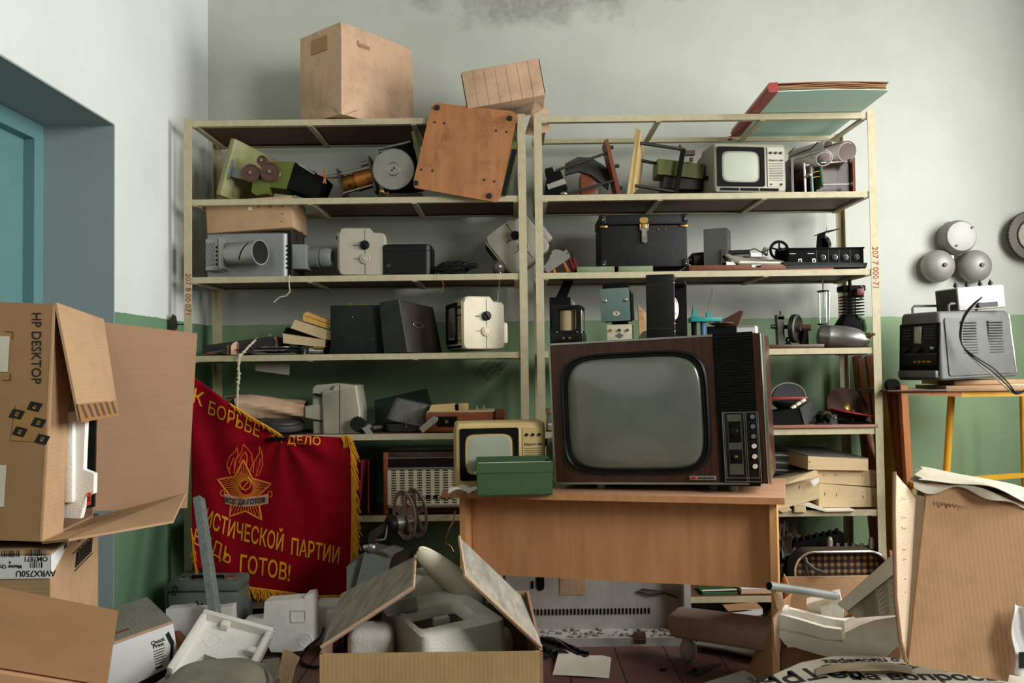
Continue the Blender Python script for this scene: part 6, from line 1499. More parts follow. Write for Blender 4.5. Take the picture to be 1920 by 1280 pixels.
t.part('side_rod', MB().cyl((W/2+0.003, 0.0, 0.0), (W/2+0.003, 0.0, H-0.02), 0.004, 0.004, 10), CHROME); t.part('side_rod', MB().cyl((-W/2+0.012, -0.004, 0.05), (-W/2+0.012, -0.004, H-0.025), 0.0025, 0.0025, 8), CHROME); t.part('side_rod', MB().cyl((W/2-0.012, -0.004, 0.05), (W/2-0.012, -0.004, H-0.025), 0.0025, 0.0025, 8), CHROME)
t.part('side_panel', MB().box(W/2-0.004, W/2, 0.02, 0.11, 0.05, H-0.02), SCRD)
t.part('ring_handle', MB().torus(0.016, 0.0028, TR(0.02, 0.05, H+0.010) @ RY(70) @ RX(0), 24, 8), CHROME)
for x in (-0.012, 0.012): t.part('terminal', MB().cyl((x, -0.006, 0.02), (x, -0.014, 0.02), 0.005, 0.005, 12), BRASS)
for x in (-1, 1): t.part('frame_screw', MB().sphere((x*(W/2-0.014), -0.006, 0.043), 0.004, n=10, k=6), STEEL)
t = tvthing('teal_instrument', 'teal hammered instrument box mounted on a small cream terminal box', 'instrument', 1168, 0.12, -12)
W = 50*k_; H1 = 32*k_; H2 = 66*k_
t.part('terminal_box', MB().box(-W/2, W/2, 0, 0.09, 0, H1, None, 0.003), CREAM)
for x, mt in ((-0.034, BRASS), (0.0, DARKM), (0.032, BRASS)): t.part('terminal', MB().cyl((x, 0, H1*0.64), (x, -0.010, H1*0.64), 0.006, 0.005, 12), mt)
t.part('badge', MB().prism([(-0.018, 0), (0, -0.012), (0.018, 0), (0, 0.012)], 0, 0.001, FR(0, -0.0002, H1*0.3)), GRGREY)
t.part('neck', MB().box(-0.03, 0.03, 0.02, 0.08, H1, H1+0.012), BLKM)
m = TR(-0.012, 0, H1+0.012) @ RY(-2)
W2 = 58*k_
t.part('case_front', MB().box(-W2/2, W2/2, -0.012, 0.0, 0, H2, m, 0.003), TEALP)
t.part('case_body', MB().box(-W2/2+0.002, W2/2-0.002, 0.0, 0.13, 0.004, H2-0.004, m), BLKM)
b = MB()
for j in range(8): b.box(W2/2-0.003, W2/2-0.001, 0.02, 0.11, 0.02+j*0.012, 0.026+j*0.012, m)
t.part('side_louvre', b, DGREY)
t.part('top_hood', MB().box(-W2/2+0.01, W2/2-0.006, 0.0, 0.12, H2-0.004, H2+0.022, m, 0.003), BLKM)
for x in (-0.038, 0.042): t.part('screw', MB().rod(m @ V((x, -0.012, H2*0.63)), m @ V((x, -0.02, H2*0.63)), [(0.008, 0), (0.008, 0.003), (0.004, 0.006), (0.001, 0.006)], 16), STEEL)
t.part('oval_badge', MB().prism(sq(0.028, 0.018, 1.7, 24), 0, 0.0012, m @ FR(0.004, -0.0122, H2*0.23)), CREAM)
t.part('badge_mark', txt('Я', 0.011, m @ FR(0.004, -0.0136, H2*0.23), 0.0004), INK)
t.part('side_hinge', MB().box(W2/2-0.001, W2/2+0.008, 0.10, 0.118, H2*0.05, H2*0.9, m), STEEL)
t = tvthing('open_case', 'tall black open case on its side with a small loudspeaker in it', 'case', 1252, 0.10, -14)
W = 54*k_; H = 124*k_
t.part('front_panel', MB().box(-W/2, W/2, 0, 0.012, 0, H, None, 0.003), LEATH)
b = MB().box(-W/2, -W/2+0.01, 0.012, 0.17, 0, H).box(-W/2+0.01, W/2, 0.012, 0.17, 0, 0.012).box(-W/2+0.01, W/2, 0.012, 0.17, H-0.012, H)
t.part('case_wall', b, LEATH)
t.part('rear_frame', MB().box(W/2-0.006, W/2+0.04, 0.15, 0.16, 0.0, H-0.03).box(W/2-0.01, W/2+0.04, 0.02, 0.16, H-0.034, H-0.022, RY(0)), LEATH)
t.part('loudspeaker', MB().rod((W/2-0.03, 0.10, H*0.48), (W/2, 0.09, H*0.48), [(0.01, 0), (0.036, 0.02), (0.042, 0.024), (0.042, 0.028), (0.034, 0.026), (0.012, 0.012), (0.001, 0.014)], 26), CREAM)
t.part('red_wire', MB().tube([(W/2-0.002, 0.06, H*0.62), (W/2+0.004, 0.07, H*0.6), (W/2+0.003, 0.10, H*0.57)], 0.0014, 5).tube([(W/2, 0.05, H*0.4), (W/2+0.004, 0.07, H*0.38), (W/2+0.004, 0.1, H*0.37)], 0.0014, 5), REDP)
b = MB()
for z in (0.15, 0.83): b.box(-W/2-0.001, W/2+0.001, -0.0015, 0.0, H*z-0.001, H*z+0.001)
t.part('seam', b, DGREY)
for z in (0.1, 0.22, 0.86): t.part('rivet', MB().sphere((W/2, 0.002, H*z), 0.004, n=10, k=6), CHROME)
t.part('metal_edge', MB().box(W/2-0.001, W/2+0.002, -0.001, 0.003, 0.012, H-0.004), STEEL)
t = tvthing('glass_slab', 'pale blue folded plate lying on the television beside the black open case', 'plate', 1212, 0.14, -12)
t.part('plate', MB().loft([[(-0.02, 0, 0), (0.06, 0, 0), (0.06, 0.06, 0), (-0.02, 0.06, 0)], [(0.0, 0.01, 0.03), (0.06, 0.01, 0.045), (0.06, 0.03, 0.045), (0.0, 0.03, 0.03)]]), PIPE)
# books and wedge
bk = tvthing('book', 'black covered book lying on the television with its white pages outward', 'book', 1387, 0.06, -20)
W = 88*k_
bk.part('cover', MB().box(-W/2, W*0.12, 0, 0.14, 0, 0.004).box(-W/2, W*0.12, 0, 0.14, 0.024, 0.028).box(-W/2, W*0.12, 0, 0.004, 0.004, 0.024), BLK)
bk.part('page_block', MB().box(W*0.12, W/2, 0.004, 0.136, 0.002, 0.024), WHITE); bk.part('back_cover', MB().box(W*0.12, W/2, 0, 0.14, 0.024, 0.028).box(W*0.12, W/2, 0, 0.14, 0.0, 0.003), GREYP)
t = tvthing('wooden_wedge', 'brown wooden wedge standing on the book on the television', 'block', 1386, 0.11, -20); t.o.location.z += 0.031; t.m = t.m.copy(); t.m[2][3] += 0.031
wm = [(-0.04, 0), (0.024, 0), (0.042, 0.052), (0.03, 0.054), (-0.03, 0.024)]
t.part('wedge_body', MB().prism(wm, 0, 0.05, FR(0, 0.05, 0)), BAKE)
t = tvthing('shallow_dish', 'shallow brown dish lying on the black book', 'dish', 1370, 0.05, -20); t.o.location.z += 0.03
t.part('dish', MB().lathe([(0.01, 0), (0.03, 0.002), (0.046, 0.008), (0.045, 0.010), (0.028, 0.004), (0.001, 0.004)], None, 28), BAKE)
# ------------------------------------------------------------------ on the desk, left of the big set
def ondesk(px, Y):
    z = 0.74
    for _ in range(4):
        X = wx(px, Y, z); q = DM.inverted() @ V((X, Y, 0.74)); z = (DM @ V((q.x, q.y, 0))).z
    return V((X, Y, z))
p = ondesk(941, 3.30)
m = M.Translation(p) @ RZ(7)
portable_tv('yellowed cream portable television behind the green box on the desk', m, YELC, YELC, SCRN, w=0.345, h=0.258, d=0.22, slots=False)
p = ondesk(966, 3.13)
t = Thing('open_box', 'open green cloth covered cardboard box with white lining on the desk', 'box', p, 4)
W, H, D = 0.275, 0.118, 0.13
b = MB().box(-W/2, W/2, 0, 0.004, 0, H).box(-W/2, W/2, D-0.004, D, 0, H+0.012).box(-W/2, -W/2+0.004, 0.004, D-0.004, 0, H).box(W/2-0.004, W/2, 0.004, D-0.004, 0, H).box(-W/2, W/2, 0, D, 0, 0.004)
t.part('box_wall', b, GBOX)
t.part('rim_band', MB().box(-W/2-0.003, W/2+0.003, -0.003, 0.0, H-0.035, H+0.002).box(-W/2-0.003, -W/2, 0, D, H-0.035, H+0.002).box(W/2, W/2+0.003, 0, D, H-0.035, H+0.002), GBOX)
t.part('lining', MB().box(-W/2+0.004, W/2-0.004, 0.004, 0.008, 0.004, H+0.003), PAPER)
t.part('pull_tab', MB().sphere((-W/2-0.004, 0.03, H-0.036), 0.006), PAPER)
p = ondesk(872, 3.22)
t = Thing('crumpled_paper', 'crumpled scrap of paper on the desk beside the green box', 'paper', p)
t.part('scrap', MB().grid(lambda u, v: (-0.06+0.12*u, -0.04+0.08*v, 0.004+0.018*abs(math.sin(5*u+3*v))+0.008*math.sin(9*v)), 8, 8), PAPER)

# narrow view between the post and the big set: a short pile of books
for k, (mt, h, lab) in enumerate(((CARDD, 0.022, 'tan book at the bottom of the short pile behind the big television edge'), (WHITE, 0.012, 'thin pale book second from the bottom of the short pile behind the big television edge'), (PIPE, 0.042, 'blue grey box file in the short pile behind the big television edge'), (WRAW, 0.02, 'light brown book on top of the short pile behind the big television edge'))):  # edge_books
    z = ZS[4]+TOP+(0, 0.023, 0.036, 0.079)[k]
    t = Thing('book', lab, 'book', (wx(1075, 4.05, z), 4.05, z), (0, 2, -1, 3)[k])
    t.part('cover', MB().box(-0.12, 0.12, 0, 0.18, 0, h, None, 0.002), mt); t.part('page_edge', MB().box(-0.122, 0.118, 0.004, 0.176, 0.003, h-0.003), PAPER)
t = Thing('brown_cable', 'thin brown cable hanging from the shelf beside the desk end', 'cable', P(842, 1035, 3.9))
t.part('cable', MB().tube([P(853, 958, 4.002), P(851, 975, 3.95), P(843, 990, 3.93), P(836, 1008, 3.92), P(835, 1018, 3.92), P(845, 1024, 3.92), P(850, 1034, 3.92)], 0.004, 6), BRASS, True)
# ------------------------------------------------------------------ right: leaning timbers, stand, oscilloscope, bells
for k, (a, c, w_, mt, lab) in enumerate((((1606, 668, 4.46), (1650, 1110, 4.2), 0.05, WRED, 'dark red timber batten leaning behind the shelving post, furthest from the stand'), ((1612, 672, 4.44), (1662, 1110, 4.16), 0.024, WPINE, 'thin orange timber batten leaning between two others behind the shelving post'), ((1628, 668, 4.45), (1680, 1110, 4.18), 0.036, WPINE, 'wide orange timber batten leaning behind the shelving post'))):
    p, q = P(*a), P(*c); q.z = max(q.z, 0.0); d = (q-p).normalized(); 
    if q.z > 0.01: q = p+d*((p.z-0.02)/-d.z)
    t = Thing('timber_batten', lab, 'timber', (q.x, q.y, 0), group=None)
    t.part('batten_body', MB().bar(p, q, 0.03, w_, (0, 1, 0)), mt, True)
# stand
def quad_post(a, c, w_, d_, mt, t, nm): t.part(nm, MB().bar(a, c, d_, w_, (0, 1, 0)), mt, True)
Ya, Yb2 = 3.95, 4.4
t = Thing('tool_stand', 'yellow and brown tube framed stand against the green wall under the oscilloscope', 'stand', (2.1, 4.15, 0))
zs = P(1750, 733, Ya).z
def floorpt(p): return V((p.x, p.y, 0))
def leg(px0, py0, px1, Y, w_, mt, nm='leg', r=None):
    a = P(px0, py0, Y); b_ = P(px1, 900, Y); d = b_-a; e = a+d*(a.z/-d.z if d.z else 1); e.z = 0
    t.part(nm, MB().cyl(a, e, r, r, 16) if r else MB().bar(a, e, 0.03, w_, (0, 1, 0)), mt, True)
leg(1668, 716, 1690, 4.05, 0.03, WRED); leg(1679, 720, 1690, 4.0, 0.028, WRED); leg(1692, 722, 1703, Ya, 0.034, WPINE)
leg(1784, 738, 1774, 4.2, 0, YEL, r=0.0165); leg(1918, 738, 1922, 4.2, 0, YEL, r=0.0165)
t.part('top_rail', MB().bar(P(1690, 733, Ya), P(1800, 738, Ya), 0.03, 0.026), WPINE, True)
t.part('top_rail', MB().box(P(1801, 738, Ya).x, 2.56, Ya-0.01, Ya+0.03, P(1850, 743, Ya).z, P(1850, 733, Ya).z), YEL, True)
t.part('side_rail', MB().bar(P(1693, 735, Ya), V((P(1693, 735, Ya).x, 4.35, P(1693, 735, Ya).z)), 0.03, 0.026), WPINE, True)
t.part('corner_pad', MB().cyl(P(1670, 722, 4.0), P(1676, 722, 3.96), 0.03), BLKM, True)
t.part('inner_strip', MB().box(P(1697, 728, Ya).x, P(1697, 728, Ya).x+0.006, Ya, 4.3, 0.3, P(1697, 728, Ya).z), YEL, True)
zb = P(1800, 896, 4.2).z
t.part('lower_rail', MB().bar(P(1700, 906, 4.2), P(1925, 890, 4.2), 0.03, 0.022), YEL, True)
t.part('lower_rail', MB().bar(P(1698, 902, 4.0), P(1760, 922, 3.7), 0.03, 0.022), YEL, True)
zt0 = P(1750, 722, Ya).z
for k, (x0, x1, y0, y1, z, h, lab, mt) in enumerate(((1664, 1776, 3.92, 4.25, 0, 0.010, 'thin dark board on the stand under the oscilloscope front', WDARK), (1774, 1935, 3.92, 4.22, 0, 0.026, 'raw brown timber plank on the yellow rail of the stand', WRAW), (1790, 1935, 3.98, 4.3, 0.028, 0.022, 'second timber plank, on top of the raw brown one under the oscilloscope', WRAW))):
    X0, X1 = wx(x0, y0, zs), wx(x1, y0, zs); Z = P(1850, 733, Ya).z+z+0.001
    q = Thing('timber_plank', lab, 'plank', ((X0+X1)/2, y0, Z)); q.part('plank_body', MB().box(X0, X1, y0, y1, Z, Z+h, RZ(0), 0.002), mt, True)
q.part('white_sheet', MB().box(wx(1880, 3.97, zs), wx(1930, 3.97, zs), 3.96, 4.1, Z-0.002, Z-0.0005), WHITE, True)
# oscilloscope
c0 = P(1766, 717, 3.86); fx = V((0.49, 0.20, 0.012)).normalized(); fy = V((-fx.y, fx.x, 0))
c0.z = Z+0.024
OM = frame(c0, fx, fy); OW, OD, OH = 0.49, 0.25, 0.315
t = Thing('oscilloscope', 'grey hammered oscilloscope with louvred side and two carrying handles', 'instrument', m=OM)
def tap(e): return [(0.0+e, 0.0+e), (OW-e, 0.0+e), (OW-e, OD-e), (e, OD-e)]
rings = []
for z, i, r in ((0.0, 0.006, 0.012), (0.008, 0.0, 0.016), (OH*0.5, 0.008, 0.016), (OH-0.02, 0.016, 0.016), (OH-0.006, 0.02, 0.016), (OH, 0.028, 0.014)): rings.append([(x, y, z) for x, y in rrect(OW-2*i, OD-2*i, r, 4, OW/2, OD/2)])
t.part('housing', MB().loft(rings), GREYH)
t.part('side_cover', MB().prism(rrect(OW-0.07, OH-0.05, 0.012, 4), -0.004, 0.004, TR(OW/2+0.01, 0.006, OH*0.48) @ RX(90-3)), GREYH)
for x in (0.19, 0.36):
    b = MB()
    for j in range(12): b.cyl((x-0.05, 0.008-0.0015*j*0.35, 0.125+j*0.0125), (x+0.05, 0.008-0.0015*j*0.35+0.004, 0.125+j*0.0125), 0.0052, 0.0052, 8)
    q = t.part('louvre_panel', b, GREYH, label='pressed louvres'); 
    b = MB()
    for j in range(12): b.box(x-0.045, x+0.045, -0.002+0.0005*j, 0.004, 0.1185+j*0.0125, 0.1205+j*0.0125)
    t.part('louvre_gap', b, BLKM, parent=q)
fp_ = lambda y, z: RY(-3) @ V((0, y, z))
pm = TR(-0.001, 0, 0) @ RY(4)
t.part('front_frame', MB().box(-0.004, 0.008, 0.012, OD-0.012, 0.02, OH-0.05, pm, 0.003), BLKM)
t.part('control_panel', MB().box(-0.006, 0.002, 0.025, OD-0.03, 0.07, OH-0.06, pm), BLK)
b = MB()
for y in (0.06, 0.19):
    for j in range(4): b.box(-0.012, -0.004, y-0.022, y+0.022, 0.19+j*0.014, 0.198+j*0.014, pm)
t.part('knob_ribs', b, DGREY)
t.part('viewing_window', MB().box(-0.011, -0.004, 0.105, 0.148, 0.17, 0.25, pm, 0.002), STEEL); t.part('window_glass', MB().box(-0.0125, -0.01, 0.112, 0.141, 0.178, 0.242, pm), SCRN)
for y in (0.05, 0.12, 0.19): t.part('control_knob', MB().cyl(pm @ V((-0.005, y, 0.145)), pm @ V((-0.03, y, 0.145)), 0.018, 0.014, 16), BLK)
for y in (0.06, 0.085, 0.11, 0.135): t.part('terminal', MB().cyl(pm @ V((-0.005, y, 0.085)), pm @ V((-0.018, y, 0.085)), 0.008, 0.006, 12), BRASS)
t.part('lower_strip', MB().box(-0.006, 0.002, 0.025, OD-0.03, 0.118, 0.124, pm), ALU); t.part('front_ledge', MB().box(-0.02, 0.004, 0.015, OD-0.02, 0.012, 0.045, pm, 0.004), GREYH)
for (xa, xb, y) in ((0.12, 0.30, 0.05), (0.06, 0.26, 0.20)): t.part('carrying_handle', MB().tube([(xa, y, OH-0.01), (xa, y, OH+0.025), (xa+0.012, y, OH+0.036), (xb-0.012, y, OH+0.036), (xb, y, OH+0.025), (xb, y, OH-0.01)], 0.006, 10), GREYH)
t.part('chrome_corner', MB().tube([(OW-0.004, 0.004, 0.02), (OW-0.02, 0.018, OH-0.02)], 0.005, 8), CHROME)
cable = [P(1835, 560, 3.80), P(1822, 575, 3.80), P(1808, 596, 3.82), P(1803, 625, 3.85), P(1808, 650, 3.86), P(1830, 675, 3.85), P(1858, 698, 3.84), P(1885, 722, 3.84), P(1905, 736, 3.84), P(1930, 728, 3.84)]
def spline(pts, n=6):
    o = []; pts = [V(p) for p in pts]; L = len(pts)
    for i in range(L-1):
        p0, p1, p2, p3 = pts[max(0, i-1)], pts[i], pts[i+1], pts[min(L-1, i+2)]
        for k in range(n): f = k/n; o.append(0.5*((2*p1)+(p2-p0)*f+(2*p0-5*p1+4*p2-p3)*f*f+(3*p1-p0-3*p2+p3)*f**3))
    o.append(pts[-1]); return o
for k in range(3): t.part('test_lead', MB().tube(spline([p+V((0.006*k*math.cos(i), -0.004*k, 0.007*(k-1)+0.004*k*math.sin(i*1.3))) for i, p in enumerate(cable)]), 0.0032, 7), BLK if k else GREYT, True)
# silver terminal box on it
bz_ = OM @ V((0.165, 0.03, OH+0.001)); bz_.z += 0.0
t = Thing('terminal_box', 'bright silver metal box with four black screw terminals on the oscilloscope', 'box', m=M.Translation(bz_) @ RZ(10) @ RY(-4))
BWd, BDp, BH = 0.245, 0.16, 0.108
t.part('box_body', MB().box(0, BWd, 0, BDp, 0, BH, None, 0.006), paint('silver_tinplate', (176, 175, 170), 0.45, 0.25, 0.35, None, 8))
t.part('side_plate', MB().box(-0.002, 0, 0.006, BDp-0.006, 0.006, BH-0.006), DARKM)
for x in (0.03, 0.09, 0.16, 0.215): t.part('screw_terminal', MB().rod((x, 0.05, BH), (x, 0.05, BH+0.03), [(0.005, 0), (0.005, 0.005), (0.011, 0.006), (0.009, 0.018), (0.004, 0.022), (0.003, 0.03)], 14), BLK)
t.part('socket_strip', MB().box(0.09, 0.2, -0.004, 0, 0.008, 0.03).cyl((0.10, -0.002, 0.02), (0.10, -0.02, 0.02), 0.012), BLK)
# bells
t = Thing('electric_bell', 'grey three dome electric bell fixed on the white wall', 'bell', P(1785, 500, WB))
def dome(px, py, r, dp, nm, mt=None):
    p = P(px, py, WB); mm = TR(p.x, p.y-0.03, p.z) @ RX(90)
    prof = [(r*0.98, 0), (r, 0.006), (r, 0.02)] + [(r*math.cos(R(a)), 0.02+dp*math.sin(R(a))) for a in range(12, 91, 9)]
    prof = [(max(0.001, a), b_) for a, b_ in prof]
    q = t.part(nm, MB().lathe(prof, mm, 40), mt or paint('bell_gunmetal', (156, 153, 146), 0.5, 0.3, 0.4, None, 8), True); return p, mm, q
for (px, py) in ((1750, 501), (1818, 501)):
    p, mm, q = dome(px, py, 0.086, 0.06, 'gong'); t.part('gong_screw', MB().cyl(mm @ V((0.006, 0.0, 0.078)), mm @ V((0.006, 0, 0.092)), 0.012, 0.010, 14), DARKM, True, q)
    t.part('gong_post', MB().cyl(mm @ V((0, 0, -0.03)), mm @ V((0, 0, 0.02)), 0.014), DARKM, True, q)
p = P(1785, 448, WB); r = 0.088
mm = TR(p.x, p.y-0.0, p.z) @ RX(90)
q = t.part('striker_case', MB().lathe([(r*0.9, 0), (r, 0.01), (r, 0.055), (r*1.03, 0.058), (r*1.03, 0.066), (r, 0.068), (r*0.97, 0.085), (r*0.86, 0.1), (r*0.5, 0.104), (0.001, 0.104)], mm, 40), paint('bell_case_metal', (150, 148, 142), 0.5, 0.3, 0.4, None, 8), True)
for dx, dy in ((0.055, 0.045), (-0.03, -0.05)): t.part('cover_screw', MB().cyl(mm @ V((dx, dy, 0.09)), mm @ V((dx, dy, 0.108)), 0.006), DARKM, True, q)
t.part('mounting_lug', MB().torus(0.012, 0.006, TR(P(1778, 422, WB).x, WB-0.012, P(1778, 422, WB).z) @ RX(90), 18, 8), STEEL, True)
t.part('striker_arm', MB().bar(P(1783, 478, WB-0.02), P(1781, 512, WB-0.02), 0.02, 0.022, (0, 1, 0)), STEEL, True); t.part('mounting_lug', MB().torus(0.011, 0.006, TR(P(1781, 514, WB).x, WB-0.012, P(1781, 514, WB).z) @ RX(90), 18, 8), DARKM, True)
# wall gear
p = P(1938, 441, WB-0.06)
t = Thing('wall_gear', 'large dark toothed gear disc mounted on the white wall at the picture edge', 'gear', (p.x, WB-0.001, p.z))
t.part('toothed_ring', MB().ring(gearpts(0.135, 0.007, 80), circ(0.09, 320), 0, 0.02, FR(0, -0.04, 0)), DARKM)
t.part('inner_gear', MB().prism(gearpts(0.085, 0.006, 48), 0, 0.03, FR(0, -0.035, 0)), GREYT)
t.part('axle', MB().cyl((0, 0, 0), (0, -0.075, 0), 0.02), DARKM); t.part('back_plate', MB().prism(circ(0.11, 40), 0, 0.012, FR(0, -0.028, 0)), BLKM)
# small red handled pliers at the shelving post
t = Thing('pliers', 'small pliers with red handles hooked on the cream post beside the wall', 'tool', P(325, 622, 4.0))
t.part('jaw', MB().slab([P(318, 618, 3.995), P(318, 600, 3.995), P(323, 589, 3.995), P(328, 592, 3.995), P(331, 608, 3.995), P(330, 618, 3.995)], 0.014), DARKM, True)
t.part('handle', MB().cyl(P(321, 618, 4.0), P(316, 655, 4.0), 0.010, 0.008, 12), REDP, True); t.part('handle', MB().cyl(P(329, 618, 4.0), P(333, 655, 4.0), 0.010, 0.008, 12), REDP, True)
t.part('hook', MB().bar(P(324, 608, 4.005), P(346, 608, 4.005), 0.006, 0.006), DARKM, True)
# ------------------------------------------------------------------ radiator casing under the desk
Yh = 3.84
X0, X1 = P(948, 1100, Yh).x, P(1290, 1100, Yh).x; HH = 0.42
t = Thing('convector_heater', 'dirty white sheet metal heater casing with a row of slots under the desk', 'heater', ((X0+X1)/2, Yh, 0))
wd = X1-X0
t.part('casing_panel', MB().box(-wd/2, wd/2-0.03, 0, 0.012, 0.03, HH), HEAT)
t.part('end_post', MB().box(wd/2-0.03, wd/2, -0.06, 0.02, 0.03, HH), HEAT)
t.part('end_grille', MB().box(wd/2-0.10, wd/2-0.03, -0.006, 0.0, 0.06, 0.2), GREYT)
b = MB(); n = 36; zq = P(1120, 1146, Yh).z
for i in range(n): x = -wd/2+0.06+i*(wd-0.22)/n; b.prism(rrect(0.008, 0.028, 0.0038, 3), 0, 0.002, FR(x, 0.0, zq))
t.part('slot_row', b, BLKM)
t.part('oval_hole', MB().prism(rrect(0.036, 0.07, 0.017, 5), 0, 0.002, FR(P(1013, 1092, Yh).x-(X0+X1)/2, 0.0, P(1013, 1092, Yh).z)), BLKM); t.part('key_hole', MB().prism(rrect(0.012, 0.035, 0.005, 3), 0, 0.002, FR(P(998, 1096, Yh).x-(X0+X1)/2, 0.0, P(998, 1096, Yh).z)), BLKM)
lx = P(1074, 1098, Yh); t.part('paper_label', MB().box(-0.058, 0.058, -0.0015, 0, -0.04, 0.04, TR(lx.x-(X0+X1)/2, 0, lx.z)), CARDD)
t.part('crack_wire', MB().tube([(0.18, -0.004, 0.2), (0.24, -0.008, 0.185), (0.3, -0.006, 0.19), (0.36, -0.01, 0.17)], 0.004, 6).tube([(0.2, -0.004, 0.21), (0.28, -0.008, 0.2), (0.34, -0.006, 0.18)], 0.003, 5), DGREY)
t.part('base_tray', MB().box(-wd/2+0.02, wd/2, -0.13, 0.01, 0.022, 0.034).box(-wd/2+0.02, wd/2, -0.135, -0.125, 0.0, 0.036), HEAT)
b = MB(); rnd = random.Random(2)
for i in range(90): x, y = rnd.uniform(-wd/2+0.05, wd/2-0.05), rnd.uniform(-0.12, -0.01); s_ = rnd.uniform(0.004, 0.014); b.sphere((x, y, 0.034+s_*0.3), s_, 1, 1, 0.6, 6, 4)
o = t.part('rubble', b, CARDG); o['kind'] = 'stuff'
# ------------------------------------------------------------------ loose things on the floor under the desk
def flo(px, py, z=0.0): return PZ(px, py, z)
t = Thing('paper_sheet', 'torn cream paper sheet lying on the red floor in front of the heater', 'paper', flo(1090, 1245))
pl = [flo(1050, 1212, 0.03), flo(1082, 1228, 0.035), flo(1130, 1228, 0.02), flo(1146, 1232, 0.012), flo(1142, 1270, 0.004), flo(1085, 1266, 0.012), flo(1036, 1264, 0.004)]
t.part('sheet', MB().slab(pl, 0.002, (0, 0, -1)), PAPER, True)
t = Thing('plastic_sack', 'crumpled black plastic sack on the floor beside the open carton', 'bag', flo(1050, 1205))
t.part('sack_film', MB().grid(lambda u, v: flo(1004+100*u-30*(1-u)*v, 1228-46*v*(1-u*0.75)+4*math.sin(9*u), 0.01+0.06*v*(1-u)+0.02*abs(math.sin(8*u+5*v))), 14, 10, 0.003), BAG, True)
t = Thing('metal_nut', 'small dark cylindrical nut on the floor in front of the heater', 'nut', flo(1199, 1208))
p = flo(1199, 1208); b = MB().prism(gearpts(0.028, 0.003, 18), 0, 0.05, TR(p.x-0.025, p.y, 0.028) @ RY(90)); t.part('nut_body', b, BAKE, True)
t = Thing('metal_plate', 'dark flat metal plate with a hole lying on the floor boards', 'plate', flo(1320, 1255))
t.part('plate', MB().slab([flo(1284, 1260, 0.004), flo(1300, 1253, 0.004), flo(1350, 1242, 0.004), flo(1353, 1244, 0.004), flo(1306, 1266, 0.004)], 0.004, (0, 0, -1)), DGREY, True); t.part('hole', MB().cyl(flo(1302, 1257, 0.0045), flo(1302, 1257, 0.006), 0.010, 0.010, 14), BLKM, True)
t = Thing('floor_shard', 'tiny dark shard on the floor near the metal plate', 'debris', flo(1242, 1255)); t.part('shard', MB().slab([flo(1236, 1253, 0.003), flo(1250, 1252, 0.003), flo(1249, 1256, 0.003), flo(1238, 1257, 0.003)], 0.004, (0, 0, -1)), BLKM, True)
Yt = 3.55
t = Thing('padded_cushion', 'long pinkish padded roll with a round foot lying under the desk', 'cushion', P(1345, 1200, Yt))
a, c = P(1275, 1166, Yt), P(1460, 1192, Yt-0.35)
mq = frame(a, c-a, V((0, 1, 0.1))); Lq = (c-a).length
b = MB(); rr = []
for x, k in ((-0.035, 0.3), (-0.03, 0.75), (-0.018, 0.95), (0, 1), (Lq*0.5, 1), (Lq, 1)): rr.append([mq @ V((x, y*k, z*k)) for y, z in rrect(0.12, 0.10, 0.03, 4)])
t.part('padded_roll', b.loft(rr), paint('pink_grey_cloth', (164, 136, 124), 0.8, dirt=0.3, scale=12, bump=0.2), True)
f0 = P(1288, 1180, Yt-0.02); t.part('round_foot', MB().sphere(V((f0.x, f0.y-0.02, 0.045)), 0.045, 0.8, 0.8, 1).cyl(V((f0.x, f0.y-0.02, 0.045)), mq @ V((0.03, 0, 0)), 0.022), GREYT, True)
b = MB()
for x in (0.1, 0.21, 0.32): b.add([mq @ V((x+dx, -0.0612, z)) for dx, z in ((0, -0.03), (0.0025, -0.03), (0.0025, 0.03), (0, 0.03))], [(0, 1, 2, 3)])
t.part('stitch_line', b, GREYT, True)
for k, (pl, z, mt, lab) in enumerate((([(1270, 1200), (1300, 1196), (1420, 1212), (1416, 1222), (1330, 1211)], 0.012, BLKM, 'dark flat slat lying under the padded roll'), ([(1290, 1206), (1320, 1200), (1430, 1216), (1430, 1232), (1360, 1216)], 0.03, CARDG, 'grey card sheets under the padded roll'), ([(1370, 1214), (1385, 1212), (1432, 1224), (1432, 1229), (1400, 1222)], 0.02, CARDD, 'thin bent card strip on the floor near the desk leg'))):
    t = Thing('floor_scrap', lab, 'scrap', flo(*pl[0])); t.part('scrap_body', MB().slab([flo(x, y, z) for x, y in pl], 0.008, (0, 0, -1)), mt, True)
Yc = 3.9
t = Thing('card_box', 'shallow white and brown card tray behind the padded roll', 'box', (P(1395, 1155, Yc).x, Yc, 0.0)); 
q = sq4([(1366, 1146), (1430, 1140), (1430, 1152), (1367, 1158)], Yc); t.part('tray_front', MB().slab(q, 0.006), WHITE, True); t.part('tray_inside', MB().slab([q[0], q[1], q[1]+V((0, 0.2, 0.0)), q[0]+V((0, 0.2, 0))], 0.006, (0, 0, -1)), CARDB, True)
t.part('tray_stand', MB().box(q[0].x, q[1].x, Yc+0.01, Yc+0.09, 0, q[3].z), CARDB, True)
t = Thing('white_board', 'dusty white board lying on the floor in front of the desk leg', 'board', flo(1380, 1275))
t.part('board', MB().slab([flo(1305, 1284, 0.01), flo(1394, 1256, 0.01), flo(1428, 1270, 0.01), flo(1372, 1300, 0.01)], 0.01, (0, 0, -1)), WHITE, True)
